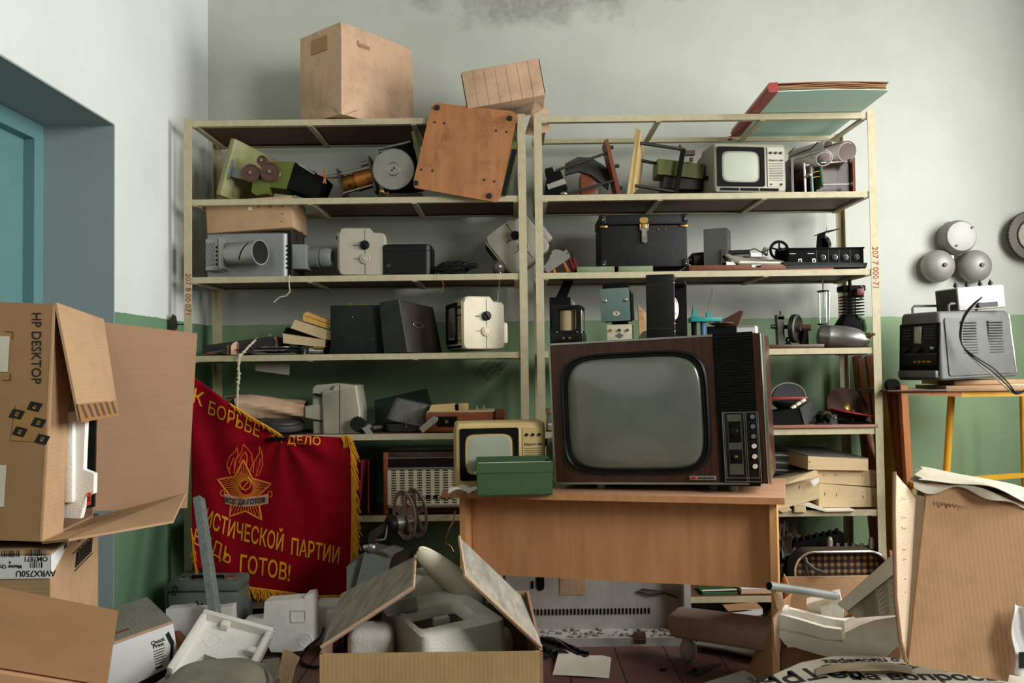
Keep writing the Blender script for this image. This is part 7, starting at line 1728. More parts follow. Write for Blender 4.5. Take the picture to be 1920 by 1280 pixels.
# ------------------------------------------------------------------ right foreground heap
# open carton beside the desk leg, with the checked suitcase behind it
Yk = 2.97
X0, X1 = P(1466, 1230, Yk).x, P(1690, 1230, Yk).x; zf_ = 0.23
t = Thing('open_carton', 'open orange brown carton beside the desk leg, under the white foam', 'box', ((X0+X1)/2, Yk, 0))
zk = P(1540, 1080, Yk+0.42).z
b = MB().box(X0, X1, Yk, Yk+0.006, 0, zf_-0.004).box(X1-0.006, X1, Yk+0.006, Yk+0.42, 0, zf_); t.part('carton_wall', b, CARDB, True)
t.part('back_flap', MB().box(P(1472, 1080, Yk+0.42).x, P(1640, 1080, Yk+0.42).x, Yk+0.42, Yk+0.426, 0, zk), CARDX, True, label='light corrugated back wall')
t.part('side_flap', MB().slab([V((X0, Yk, 0)), V((X0, Yk+0.42, 0)), P(1472, 1076, Yk+0.42), P(1487, 1112, Yk+0.2), P(1466, 1130, Yk)], 0.006, (-1, 0, 0)), WPINE if 0 else CARDB, True)
t.part('torn_flap', MB().slab([P(1451, 1115, 2.9), P(1466, 1105, 2.95), P(1470, 1130, 2.96), P(1462, 1160, 2.95)], 0.004).slab([P(1450, 1160, 2.9), P(1464, 1140, 2.93), P(1466, 1190, 2.93), P(1460, 1248, 2.92), P(1453, 1215, 2.91)], 0.004), CARDD, True)
Ys = 3.42
t = Thing('open_suitcase', 'open suitcase half with brown checked lining and a steel rim', 'suitcase', (P(1575, 1060, Ys).x, Ys, 0))
cx_ = P(1578, 1060, Ys).x; zt_ = P(1575, 1032, Ys).z; WW = P(1665, 1060, Ys).x-P(1491, 1060, Ys).x
CHK = NT('checked_lining'); v = CHK.co((1, 1, 1)); sp = CHK.n('ShaderNodeSeparateXYZ'); CHK.L(v, sp.inputs[0])
def stripe(o): return CHK.math('GREATER_THAN', CHK.math('FRACT', CHK.math('MULTIPLY', o, 38.0)), 0.52)
sA, sB = stripe(sp.outputs[0]), stripe(sp.outputs[2]); tot = CHK.math('MULTIPLY', CHK.math('ADD', sA, sB), 0.5)
CHK.col(CHK.ramp(tot, [(0.1, lin((54, 40, 34))), (0.5, lin((104, 78, 60))), (0.9, lin((196, 164, 120)))])); CHK.b.inputs['Roughness'].default_value = 0.8; CHK = CHK.m
ol = rrect(WW, zt_, 0.075, 8)
t.part('lining', MB().prism(rrect(WW-0.01, zt_-0.01, 0.07, 8), 0, 0.004, FR(0, 0.07, zt_/2)), CHK)
t.part('shell', MB().ring(ol, rrect(WW-0.008, zt_-0.008, 0.072, 8), -0.08, 0.02, FR(0, 0.0, zt_/2)), BLEATH)
t.part('rim', MB().tube([(x, -0.02, zt_/2+y) for x, y in ol], 0.005, 8, True), CHROME)
hp = [P(1509, 1045, 3.40), P(1512, 1055, 3.39), P(1528, 1068, 3.38), P(1550, 1076, 3.37)]
t.part('strap', MB().tube(hp, 0.008, 8).tube([P(1509, 1045, 3.41), P(1510, 1062, 3.41), P(1514, 1078, 3.41)], 0.006, 8), DGREY, True)
# foam block
Yo = 2.86
t = Thing('foam_packing', 'large broken white foam packing block with a trough on the carton beside the desk', 'foam', (P(1570, 1200, Yo).x, Yo, zf_))
FXC, FYW = P(1570, 1200, Yo).x, 20
def fpart(nm, pix, off, th, mt): t.part(nm, MB().rslab(pix, Yo, FXC, FYW, th, off), mt, True)
fpart('foam_body', [(1458, 1176), (1500, 1184), (1548, 1198), (1580, 1200), (1620, 1196), (1690, 1184), (1692, 1204), (1660, 1232), (1560, 1234), (1472, 1208), (1460, 1192)], 0.0, 0.26, FOAMD)
fpart('front_rim', [(1453, 1158), (1460, 1151), (1500, 1162), (1546, 1176), (1578, 1180), (1580, 1204), (1548, 1200), (1458, 1180)], 0.0, 0.025, FOAMD)
fpart('rear_rim', [(1474, 1146), (1480, 1141), (1500, 1146), (1560, 1160), (1604, 1166), (1604, 1186), (1560, 1184), (1478, 1172)], 0.13, 0.025, FOAM)
fpart('left_rim', [(1453, 1158), (1460, 1151), (1476, 1153), (1474, 1184), (1458, 1180)], 0.02, 0.13, FOAM)
fpart('raised_block', [(1512, 1132), (1540, 1124), (1575, 1114), (1582, 1150), (1580, 1172), (1520, 1168)], 0.17, 0.08, FOAM)
fpart('raised_step', [(1538, 1138), (1556, 1134), (1562, 1170), (1544, 1172)], 0.155, 0.02, FOAM)
fpart('right_block', [(1584, 1186), (1612, 1172), (1640, 1162), (1690, 1154), (1690, 1190), (1622, 1200), (1586, 1202)], 0.004, 0.14, FOAMD)
# grey tube
p, q = P(1442, 1098, 2.86), P(1566, 1117, 3.02)
t = Thing('metal_tube', 'grey metal tube lying across the carton beside the desk leg', 'tube', (p+q)/2)
d = (q-p).normalized()
t.part('tube_body', MB().rod(p, q, [(0.0145, 0), (0.0145, (q-p).length), (0.012, (q-p).length)], 20), PIPE, True); t.part('tube_mouth', MB().rod(p-d*0.001, p, [(0.0125, 0), (0.001, 0.0012)], 18), BLKM, True)
# newspaper cone
t = Thing('newspaper_sheet', 'folded grey newspaper page curling down on the white foam', 'newspaper', P(1640, 1150, 2.72))
def nsp(u, v):   # u along the fold, v across
    a = (1692-122*u, 1022+110*u); b_ = (1692-88*u, 1152+6*u)
    return P(a[0]+(b_[0]-a[0])*v+6*math.sin(3*v)*u, a[1]+(b_[1]-a[1])*v+6*math.sin(math.pi*v)*u, 2.76-0.04*v+0.05*u+0.03*math.sin(3*u))
t.part('page', MB().grid(nsp, 10, 8, 0.002), NEWS, True)
t.part('fold', MB().grid(lambda u, v: nsp(u, v*0.28)+V((0, -0.004-0.01*v, 0)), 8, 4, 0.001), PAPER, True)
b = MB()
for c0_, c1_ in ((0.08, 0.46), (0.5, 0.86)):
    for r_ in range(24):
        v0 = 0.34+r_*0.026; u1 = c1_-0.03*((r_*7) % 4)
        o = [nsp(c0_, v0), nsp((c0_+u1)/2, v0), nsp(u1, v0), nsp(u1, v0+0.010), nsp((c0_+u1)/2, v0+0.010), nsp(c0_, v0+0.010)]
        b.add([V(p)+V((0, -0.003, 0)) for p in o], [(0, 1, 4, 5), (1, 2, 3, 4)])
t.part('print_lines', b, paint('print_grey', (116, 110, 100), 0.8, dirt=0), True)
# large flattened carton
Yg = 2.60
fr4 = [P(1740, 902, Yg+0.05), P(1960, 940, Yg+0.03), P(1890, 1278, Yg-0.05), P(1703, 1246, Yg-0.04)]
t = Thing('cardboard_carton', 'large flattened brown corrugated carton standing upright under crumpled newspaper', 'box', fr4[3])
t.part('front_face', MB().slab(fr4, 0.012), card('ribbed_brown_carton', (178, 140, 104), 0, 70, 0.35, ribamt=0.035), True)
t.part('inner_layer', MB().slab([P(1722, 928, Yg+0.10), P(1738, 932, Yg+0.07), P(1712, 1180, Yg+0.02), P(1704, 1230, Yg+0.0), P(1700, 1200, Yg+0.04)], 0.008), PALE, True)
t.part('inner_layer', MB().slab([P(1712, 928, Yg+0.13), P(1724, 928, Yg+0.11), P(1706, 1120, Yg+0.06), P(1700, 1150, Yg+0.07)], 0.008), PALE, True)
t.part('side_flap', MB().slab([P(1677, 884, Yg-0.02), P(1690, 900, Yg), P(1717, 930, Yg+0.06), P(1708, 1080, Yg+0.03), P(1700, 1230, Yg-0.02), P(1693, 1235, Yg-0.04), P(1681, 1120, Yg-0.05)], 0.007), PALE, True, label='pale inner side flap of the carton')
b = MB()
for py in (905, 935, 970, 990, 1030, 1048, 1085, 1110): p = P(1690-(py-900)*0.002, py, Yg-0.012); b.tube([p+V((0.0, 0, 0.004)), p+V((0.008, -0.001, -0.002)), p+V((0.014, -0.001, 0.001))], 0.0009, 4)
t.part('flap_staple', b, DARKM, True)
t.part('raw_edge', MB().tube([P(1677, 884, Yg-0.02), P(1676, 960, Yg-0.03), P(1679, 1120, Yg-0.052), P(1688, 1200, Yg-0.045), P(1699, 1240, Yg-0.04)], 0.006, 6), CARDIN, True)
b = MB(); rnd = random.Random(8)
for k in range(22):
    px = 1752+k*7; b.tube([P(px, 938+k*1.3, Yg+0.035), P(px+2, 944+k*1.3+rnd.uniform(0, 6), Yg+0.034), P(px+5, 940+k*1.3, Yg+0.034)], 0.0014, 4)
t.part('water_stain', b, CARDIN, True)
t.part('back_face', MB().slab([p+V((0.02, 0.10, -0.01)) for p in fr4], 0.01), CARDB, True)
t = Thing('newspaper_sheet', 'crumpled newspaper sheets draped over the top of the flattened carton', 'newspaper', P(1820, 910, Yg+0.05))
def nst(u, v): return P(1712+220*u+(8*math.sin(9*v)), 905+38*u*u+6*u-20*v*(1-0.2*u)+5*math.sin(9*u+4*v), Yg+0.02+0.16*v+0.02*math.sin(7*u))
t.part('sheet', MB().grid(nst, 22, 8, 0.002), NEWS, True); t.part('sheet', MB().grid(lambda u, v: nst(u, v)+V((0.015, -0.005, 0.010+0.005*math.sin(11*u+3*v))), 22, 6, 0.002), NEWS, True)
t.part('hanging_edge', MB().grid(lambda u, v: nst(u, 0)+V((0, -0.004, -0.012*v*(1+math.sin(13*u)))), 24, 3, 0.001), NEWS, True)
# newspaper bundle at the front
zbq = 0.25
bx0 = PZ(1420, 1285, zbq)
t = Thing('newspaper_bundle', 'thick bundle of newspapers with big black headline letters in front of the desk leg', 'newspaper', (1.35, 2.6, 0))
top = [PZ(1418, 1284, zbq), PZ(1455, 1262, zbq), PZ(1500, 1242, zbq), PZ(1560, 1230, zbq), PZ(1640, 1228, zbq), PZ(1720, 1240, zbq), PZ(1930, 1270, zbq), PZ(1930, 1330, zbq), PZ(1420, 1330, zbq)]
t.part('top_page', MB().slab(top, 0.003, (0, 0, -1)), NEWS, True)
t.part('page_stack', MB().slab([V((p.x, p.y, zbq-0.004)) for p in top], zbq-0.004, (0, 0, -1)), CARDG, True)
def ground_text(body, px, py, size, rot, bold=0.0, flip=1, shear=0.0, sx=1.0, col=INK):
    p = PZ(px, py, zbq+0.0012); t.part('headline', txt(body, size, M.Translation(p) @ RZ(rot), bold, sx=sx, shear=shear), col, True)
ground_text('на вопросы', 1735, 1268, 0.085, -3, 0.002, sx=0.95)
ground_text('Сл', 1585, 1264, 0.085, 2, 0.002)
ground_text('время', 1735, 1247, 0.055, -3, 0.001)
ground_text('ОТРЫ', 1500, 1264, 0.12, 200, 0.002, shear=0.2, sx=1.0)
ground_text('о пионерах', 1615, 1238, 0.05, 182, 0.001, sx=0.9)
t.part('torn_strip', MB().grid(lambda u, v: PZ(1530+180*u, 1262-22*math.sin(2.0*u+0.5)+14*v, zbq+0.006+0.02*math.sin(3*u)), 12, 3, 0.001), paint('torn_strip_paper', (142, 130, 104), 0.85, dirt=0.3), True)
# white printed bag at the frame edge
t = Thing('printed_bag', 'white crumpled printed bag at the edge behind the flattened carton', 'bag', P(1915, 1260, 2.45))
t.part('bag_film', MB().grid(lambda u, v: P(1902+50*u-4*v+4*math.sin(8*v), 1262-130*v+6*math.sin(5*u), 2.52-0.015*math.sin(6*u+4*v)), 10, 14, 0.002), WHITE, True)
t.part('bag_print', MB().grid(lambda u, v: P(1910+22*u, 1252-30*v, 2.495), 2, 2, 0.001), INK, True)
# ------------------------------------------------------------------ centre: the open carton with foam
Y0c, Y1c = 2.10, 2.66; zt = 0.51
xa, xb = P(599, 1217, Y0c).x, P(1018, 1214, Y0c).x
t = Thing('open_carton', 'open corrugated carton in front with foam packing inside and raised grey flaps', 'box', ((xa+xb)/2, Y0c, 0))
xbl, xbr = P(640, 1110, Y1c).x, P(992, 1130, Y1c).x
t.part('front_wall', MB().box(xa, xb, Y0c, Y0c+0.007, 0, zt), card('front_carton_board', (186, 156, 112), 0, 95, 0.3, ribamt=0.05), True, label='tan corrugated front wall')
t.part('side_wall', MB().slab([V((xa, Y0c, 0)), V((xbl, Y1c, 0)), V((xbl, Y1c, zt)), V((xa, Y0c, zt))], 0.007, (1, 0, 0)), CARDIN, True); t.part('side_wall', MB().slab([V((xb, Y0c, 0)), V((xbr, Y1c, 0)), V((xbr, Y1c, zt)), V((xb, Y0c, zt))], 0.007, (-1, 0, 0)), CARDIN, True)
t.part('back_wall', MB().slab([V((xbl, Y1c, 0)), V((xbr, Y1c, 0)), V((xbr, Y1c, zt)), V((xbl, Y1c, zt))], 0.007), CARDIN, True)
t.part('base', MB().slab([V((xa, Y0c, 0.0)), V((xb, Y0c, 0.0)), V((xbr, Y1c, 0.0)), V((xbl, Y1c, 0.0))], 0.007, (0, 0, 1)), CARDIN, True)
GFL = wood('scuffed_grey_flap', (158, 152, 138), (112, 106, 96), 1, 9, 0.8, 9, 0.35, (70, 68, 62))
def flap(pts): 
    b = MB().slab(pts, 0.007); return b
fl_l = [P(602, 1213, Y0c), P(775, 1100, Y0c), P(779, 1042, Y1c), P(640, 1112, Y1c)]
t.part('flap', MB().slab(fl_l, 0.007, (0, 0, -1)), GFL, True, label='scuffed grey flap, raised and leaning in')
t.part('flap_edge', MB().tube([fl_l[0], fl_l[1], fl_l[2]], 0.0045, 6), CARDD, True)
fl_r = [P(1015, 1212, Y0c), P(872, 1078, Y0c), P(861, 1006, Y1c), P(993, 1132, Y1c)]
t.part('flap', MB().slab(fl_r, 0.007, (0, 0, -1)), GFL, True, label='scuffed grey flap, raised and leaning in')
t.part('flap_edge', MB().tube([fl_r[0], fl_r[1], fl_r[2]], 0.0045, 6), CARDD, True)
# the foam insert
p0, p1, p2 = P(792, 1193, 2.16), P(948, 1158, 2.26), P(722, 1118, 2.50)
FMx = frame(p0, p1-p0, p2-p0); 
t = Thing('foam_packing', 'dusty white foam insert with a square hole inside the open front carton', 'foam', m=M.Translation((p0.x, p0.y, 0.01)))
FW, FD, FH = (p1-p0).length, 0.36, 0.30
def FFm(x, y, z): return FMx @ V((x, y, z))
n = 6
lev = []
hcx, hcy, hw, hd = FW*0.42, 0.13, 0.125, 0.12
oo = lambda gx, gy, r: rrect(FW+2*gx, FD+2*gy, r, n, FW/2, FD/2)
def inn(k): return rrect(hw*k, hd*k, 0.014*k, n, hcx, hcy)
rings = [[(x, y, -FH) for x, y in oo(0.012, 0.012, 0.03)], [(x, y, -0.016) for x, y in oo(0.002, 0.002, 0.026)], [(x, y, -0.005) for x, y in oo(0.0, 0.0, 0.024)], [(x, y, 0.0) for x, y in oo(-0.010, -0.010, 0.02)],
         [(x, y, 0.0) for x, y in inn(1.35)], [(x, y, -0.004) for x, y in inn(1.28)], [(x, y, -0.022) for x, y in inn(1.05)], [(x, y, -0.03) for x, y in inn(1.04)]]
t.part('foam_body', MB().loft(rings, FMx, False), FOAMD, True)
t.part('recess_shade', MB().prism(inn(1.1), -0.05, -0.028, FMx), BLEATH, True)  # dark plate standing in for the shade inside the hole
t.part('loose_piece', MB().box(hcx-0.02, hcx+0.025, hcy-0.01, hcy+0.012, -0.03, -0.008, FMx @ RZ(0), 0.004), FOAMD, True)
t.part('rear_shoulder', MB().box(0.06, FW*0.92, FD-0.04, FD+0.10, -FH, 0.045, FMx, 0.03, 4), FOAMD, True)
t.part('side_recess', MB().prism([(-0.03, 0.20), (0.06, 0.2), (0.09, 0.3), (-0.02, 0.3)], 0.0, 0.003, FMx), GREYT, True)
for k, (x, y, w_, d_, h_, lab) in enumerate(((690, 1176, 0.12, 0.12, 0.42, 'smaller shaded foam block inside the front carton under the left flap'), (905, 1190, 0.16, 0.14, 0.46, 'rounded foam block inside the front carton under the right flap'))):
    p = P(x, y, 2.28+0.04*k); q = Thing('foam_block', lab, 'foam', (p.x, p.y, 0.01)); q.part('block_body', MB().box(-w_/2, w_/2, 0, d_, 0, P(x, y, p.y).z-0.02, None, 0.03, 4), FOAMD)
# padded pouch between the flaps
a, c = P(784, 1016, 2.56), P(905, 1110, 2.48)
t = Thing('padded_pouch', 'limp cream padded pouch with a piped rim standing between the carton flaps', 'pouch', P(845, 1105, 2.46))
PM = frame((a+c)/2+V((0, 0.0, -0.03)), c-a, V((0.3, 0.4, 1)))
L_ = (c-a).length
b = MB(); rr = []
t.part('pouch_body', MB().sphere((0, 0, 0), 1, L_*0.52, 0.036, 0.034, 32, 14, PM), paint('cream_dusty_cloth', (204, 196, 174), 0.8, dirt=0.5, scale=8, bump=0.3), True)
t.part('piped_rim', MB().tube([PM @ V((L_*0.53*math.cos(q), 0.012+0.022*math.sin(q), 0.034*math.cos(2*q)*0.3-0.028)) for q in [2*math.pi*i/40 for i in range(40)]], 0.006, 8, True), CREAM, True)
# ------------------------------------------------------------------ left foreground
# printed carton with open flaps, on the receiver carton
cT, cB = P(103, 570, 2.10), P(78, 1015, 2.10)
dz = V((-0.08, 0.42, -0.012)); up = cT-cB; lft = V((-0.40, -0.02, 0)); lft.z = -lft.dot(up)/up.z if up.z else 0
t = Thing('printed_carton', 'big brown printed desktop computer carton, open towards the shelves, with flaps out', 'box', cB)
def HB(l, h, d=0.0): return cB+lft*l+up*h+dz*d
t.part('front_face', MB().slab([HB(0, 0), HB(0, 1), HB(1, 1), HB(1, 0)], 0.006, (0, 1, 0)), CARDB, True)
t.part('top_face', MB().slab([HB(0, 1), HB(0, 1, 1), HB(1, 1, 1), HB(1, 1)], 0.006, (0, 0, -1)), CARDB, True)
t.part('bottom_face', MB().slab([HB(0, 0), HB(0, 0, 1), HB(1, 0, 1), HB(1, 0)], 0.006, (0, 0, 1)), CARDIN, True)
t.part('back_face', MB().slab([HB(0, 0, 1), HB(0, 1, 1), HB(1, 1, 1), HB(1, 0, 1)], 0.006, (0, -1, 0)), CARDIN, True)
t.part('left_face', MB().slab([HB(1, 0), HB(1, 1), HB(1, 1, 1), HB(1, 0, 1)], 0.006, (1, 0, 0)), CARDIN, True)
t.part('flap', MB().slab([HB(0, 0.995), HB(0, 0.0), P(118, 1000, 2.24), P(131, 800, 2.26), P(128, 690, 2.24), P(110, 600, 2.16)], 0.005, (-1, 0.4, 0)), CARDK, True, label='narrow front flap folded in')
hb = HB(0, 1, 1); 
t.part('flap', MB().slab([cT+V((0.004, 0, 0.004)), hb, P(222, 776, 2.42), P(150, 788, 2.14)], 0.006, (-1, 0, 0)), CARDK, True, label='top flap hanging outward')
tapeq = [cT, hb, P(222, 776, 2.42), P(150, 788, 2.14)]
def tq(u, v): a = tapeq[0].lerp(tapeq[1], u); b_ = tapeq[3].lerp(tapeq[2], u); return a.lerp(b_, v)+V((0.004, -0.003, 0.001))
t.part('tape', MB().grid(lambda u, v: tq(u, 0.86+0.16*v), 2, 2, 0.0008), metal('glossy_brown_packing_tape', (158, 116, 76), 0.25, 0.1, 9, 0.0), True)
b = MB()
for k in range(6): b.add([tq(0.06+k*0.15+dx, vv)+V((0.001, -0.001, 0)) for dx, vv in ((0, 0.87), (0.06, 0.87), (0.12, 0.99), (0.06, 0.99))], [(0, 1, 2, 3)])
t.part('tape_print', b, paint('faded_tape_print', (96, 74, 56), 0.5, dirt=0.3), True)
t.part('flap', MB().slab([HB(0, 0.985, 1.0), P(370, 625, 2.74), P(351, 952, 2.72), HB(0, 0.03, 1.0)], 0.006), CARDIN, True, label='wide back flap standing out')
t.part('flap', MB().slab([HB(0, 0), P(128, 1010, 2.06), P(324, 976, 2.22), P(348, 924, 2.62), HB(0, 0.0, 1)], 0.006, (0, 0, -1)), CARDK, True, label='bottom flap')
fxd, fzd = lft.normalized(), up.normalized()
FMm = frame(cB+V((0, -0.0015, 0)), -fxd, fzd)      # drawing plane on the printed face, origin at its lower corner
def onface(px, py):
    d = ray(px, py); nrm = FMm.to_3x3() @ V((0, 0, 1)); tt = (cB-CP).dot(nrm)/d.dot(nrm); q = FMm.inverted() @ (CP+d*tt); return q.x, q.y
x, y = onface(68, 652); t.part('carton_print', txt('HP DESKTOP', 0.033, FMm @ TR(x, y, 0) @ RZ(-87), 0.0, sx=0.92), INK, True, label='black printed lettering')
for (px0, px1, py0, py1) in ((-40, 15, 628, 697), (-40, 8, 870, 950)):
    x0, y1 = onface(px0, py0); x1, y0 = onface(px1, py1); t.part('white_label', MB().box(x0, x1, y0, y1, 0, 0.0006, FMm), PAPER, True)
b = MB()
for (px, py, sx, sy) in ((25, 622, -1, -1), (20, 713, -1, 1)): x, y = onface(px, py); b.box(min(x, x+sx*0.018), max(x, x+sx*0.018), y-0.0006, y+0.0006, 0, 0.0004, FMm).box(x-0.0006, x+0.0006, min(y, y+sy*0.018), max(y, y+sy*0.018), 0, 0.0004, FMm)
t.part('corner_mark', b, INK, True)
x0, y1 = onface(26, 758); x1, y0 = onface(84, 828)
tp = t.part('tape', MB().prism([(x0+0.006, y1), (x1, y1-0.004), (x1, y0), (x0-0.002, y0)], 0, 0.0005, FMm), metal('brown_packing_tape', (164, 122, 76), 0.25, 0.15, 9, 0.0), True)
for (px, py) in ((38, 809), (73, 792), (33, 776), (66, 762), (80, 823)):
    x, y = onface(px, py); mm = FMm @ TR(x, y, 0.0006) @ RZ(-14) @ M.Diagonal((1.2, 1.2, 1, 1))
    par = [(-0.013, -0.010), (0.011, -0.008), (0.013, 0.010), (-0.011, 0.008)]
    t.part('tape_logo', MB().ring([(-0.014, -0.010), (0.010, -0.009), (0.014, 0.010), (-0.010, 0.009)], [(-0.004, -0.005), (0.004, -0.005), (0.004, 0.005), (-0.004, 0.005)], 0, 0.0003, mm).merge(MB().ring(circ(0.0075, 16), circ(0.006, 16), 0, 0.0003, mm)).merge(txt('hp', 0.012, mm @ RZ(180), 0.0, shear=0.3, ext=0.0002)), INK, True, tp)
t.part('small_print', MB().box(0, 0.003, -0.09, 0.0, 0, 0.0004, frame(P(110, 760, 2.205), V((0.03, 0.12, 0)), V((-0.005, 0, 1)))), INK, True)
# foam and the black machine inside
t = Thing('foam_packing', 'tall white foam end piece sticking out of the printed carton', 'foam', P(150, 968, 2.28))
t.part('foam_body', MB().slab([P(134, 778, 2.26), P(160, 782, 2.26), P(156, 880, 2.26), P(176, 888, 2.26), P(175, 925, 2.26), P(160, 932, 2.26), P(150, 972, 2.26), P(120, 970, 2.26)], 0.02), FOAM, True)
t.part('foam_rib', MB().box(-0.012, 0.012, -0.012, 0.02, -0.1, 0.14, TR(*P(132, 870, 2.255)), 0.006), FOAM, True)
t = Thing('computer_case', 'black computer case edge with a red label inside the printed carton', 'computer', P(170, 950, 2.34))
t.part('case_body', MB().slab([P(150, 785, 2.30), P(180, 788, 2.31), P(177, 950, 2.31), P(150, 955, 2.30)], 0.015), BLK, True)
t.part('red_label', MB().slab([P(164, 923, 2.255), P(171, 923, 2.255), P(170, 946, 2.255), P(162, 948, 2.255)], 0.001), paint('coral_label', (214, 76, 62), 0.5, dirt=0), True); t.part('label_mark', txt('M', 0.016, FR(P(167, 935, 2.253).x, 2.2535, P(167, 935, 2.253).z, 90)), INK, True)
# receiver carton below
kc = P(94, 1016, 2.05); zr = 0.772
t = Thing('printed_carton', 'brown receiver carton with a white barcode label, standing under the bigger printed carton', 'box', (kc.x, kc.y, 0))
RD = V((P(184, 1014, 2.62).x, 2.62, 0))-V((kc.x, kc.y, 0)); LF = V((-0.34, 0.0, 0)); k0 = V((kc.x, kc.y, 0)); U = V((0, 0, zr))
b = MB(); v = [k0, k0+RD, k0+RD+LF, k0+LF]; v = v+[p+U for p in v]
b.add(v, [(3, 2, 1, 0), (4, 5, 6, 7), (0, 1, 5, 4), (1, 2, 6, 5), (2, 3, 7, 6), (3, 0, 4, 7)]); t.part('carton_body', b, CARDK, True)
LM = frame(k0+V((0, -0.0015, 0)), V((1, 0, 0)), V((0, 0, 1))); RM = frame(k0+V((0.0016, 0, 0)), RD, V((0, 0, 1)))
z0, z1 = P(60, 1084, 2.05).z, zr
lb = t.part('white_label', MB().box(-0.4, 0.001, z0, z1-0.004, 0, 0.0006, LM).merge(MB().prism([(0, z0+0.004), (0.2, z0+0.05), (0.21, z1-0.004), (0, z1-0.004)], 0, 0.0006, RM)), WHITE, True)
def barcode(mm, x, z, w_, h_, sd):
    rnd = random.Random(sd); b = MB(); xx = x
    while xx < x+w_: s_ = rnd.choice((0.0012, 0.002, 0.0034)); b.box(xx, xx+s_, z, z+h_, 0.0006, 0.0009, mm); xx += s_+rnd.choice((0.0012, 0.0018, 0.0026))
    return b
def lz(py): return P(60, py, 2.05).z
def lx_(px): return P(px, 1040, 2.05).x-k0.x
for k, (a, c, ya, yb) in enumerate(((3, 37, 1043, 1031), (48, 87, 1042, 1029), (57, 80, 1064, 1053))): t.part('barcode', barcode(LM, lx_(a), lz(ya), lx_(c)-lx_(a), lz(yb)-lz(ya), k), INK, True, lb)
for k, (x, za, zb, w_) in enumerate(((0.04, 1036, 1024, 0.07), (0.13, 1036, 1022, 0.05), (0.13, 1052, 1042, 0.04))): t.part('barcode', barcode(RM, x, lz(za), w_, lz(zb)-lz(za), 9+k), INK, True, lb)
for body, px, py, s_ in (('AVRX750U', 68, 1074, 0.020), ('OM7871', 68, 1047, 0.016), ('Master Qty', 20, 1061, 0.012), ('4', 20, 1053, 0.010)): t.part('label_text', txt(body, s_, LM @ TR(lx_(px), lz(py), 0.0008) @ RZ(180), 0.0003), INK, True, lb)
b = MB()
for k, (z, w_) in enumerate(((1046, 0.16), (1050, 0.2), (1055, 0.18), (1060, 0.2))): b.box(0.30, 0.30+w_, lz(z)-0.003, lz(z)+0.001, 0, 0.0005, RM @ RZ(0))
for k in range(9):
    x = 0.27+k*0.025; b.prism([(x, lz(1112)), (x+0.014, lz(1112)), (x+0.03, lz(1080)+0.01*(k % 2)), (x+0.014, lz(1082))], 0, 0.0006, RM)
b.box(0.24, 0.52, lz(1078), lz(1076), 0, 0.0006, RM).box(0.26, 0.5, lz(1118), lz(1116), 0, 0.0006, RM)
t.part('carton_print', b, INK, True, label='black slanted lettering block')
# closed brown carton at the lower corner
c1 = V((-0.859, 1.85, 0.681)); e1 = V((-0.167, -0.075, 0.0646)).normalized(); e2 = V((0.118, -0.30, -0.045)).normalized()
c1 = P(217, 1148, 1.85); c2 = P(195, 1282, 1.55); ca = P(35, 1112, 1.775)
BM = frame(c1, ca-c1, c2-c1)
t = Thing('cardboard_carton', 'plain closed brown carton tipped at the lower corner in front of the printed cartons', 'box', m=BM)
sgn = 1 if (BM.to_3x3() @ V((0, 0, 1))).z < 0 else -1
L2 = (c2-c1).length
t.part('carton_body', MB().box(0, 0.5, 0, L2+0.02, min(0, sgn*0.42), max(0, sgn*0.42), None, 0.006), CARDB)
t.part('lid_sheet', MB().box(-0.004, 0.5, -0.003, L2+0.012, -sgn*0.004 if sgn < 0 else -0.004, 0.004 if sgn < 0 else 0, None, 0.002), card('top_carton_board', (188, 146, 104), 1, 150, 0.2, ribamt=0.02))
t.part('raised_corner', MB().box(0.15, 0.19, -0.006, 0.02, -0.012, 0.0, None, 0.004), CARDB)
# white printer carton
wr, wl_ = P(325, 1166, 3.16), P(213, 1206, 3.03)
WMx = frame(wl_, wr-wl_, V((-0.55, 0.83, 0.12))); LW = (wr-wl_).length
t = Thing('printed_carton', 'white printed carton with a black arrow panel lying on the floor beside the brown carton', 'box', m=WMx)
t.part('carton_body', MB().box(-0.12, LW, 0, 0.30, -0.21, 0, None, 0.003), WHITE)
t.part('carton_top', MB().box(-0.12, LW, 0.004, 0.30, 0.0, 0.004), CARDG); t.part('raw_edge', MB().box(-0.12, LW+0.001, -0.002, 0.004, -0.004, 0.006), CARDD)
x0 = LW*0.70
pr = MB().prism([(LW*0.84, -0.035), (LW*0.90, -0.028), (LW*0.965, -0.075), (LW*0.90, -0.135), (LW*0.84, -0.142), (LW*0.90, -0.082)], 0, 0.0008, FR(0, -0.0008, 0)).prism([(0.02, -0.21), (0.05, -0.175), (LW*0.9, -0.16), (LW*0.92, -0.18), (0.08, -0.209)], 0, 0.0008, FR(0, -0.0008, 0))
t.part('black_arrow', pr, INK)
b = txt('Quick', 0.020, FR(LW*0.70, -0.001, -0.05), 0.0005); b.merge(txt('Print', 0.020, FR(LW*0.70, -0.001, -0.066), 0.0005))
for k in range(6): b.box(LW*0.60, LW*(0.80-0.02*(k % 3)), -0.001, -0.0002, -0.084-k*0.010, -0.081-k*0.010)
b.box(LW*0.60, LW*0.72, -0.001, -0.0002, -0.152, -0.144)
t.part('carton_print', b, INK)
t.part('red_mark', MB().box(LW*0.1, LW*0.35, 0.06, 0.075, 0.004, 0.0045), INKR)
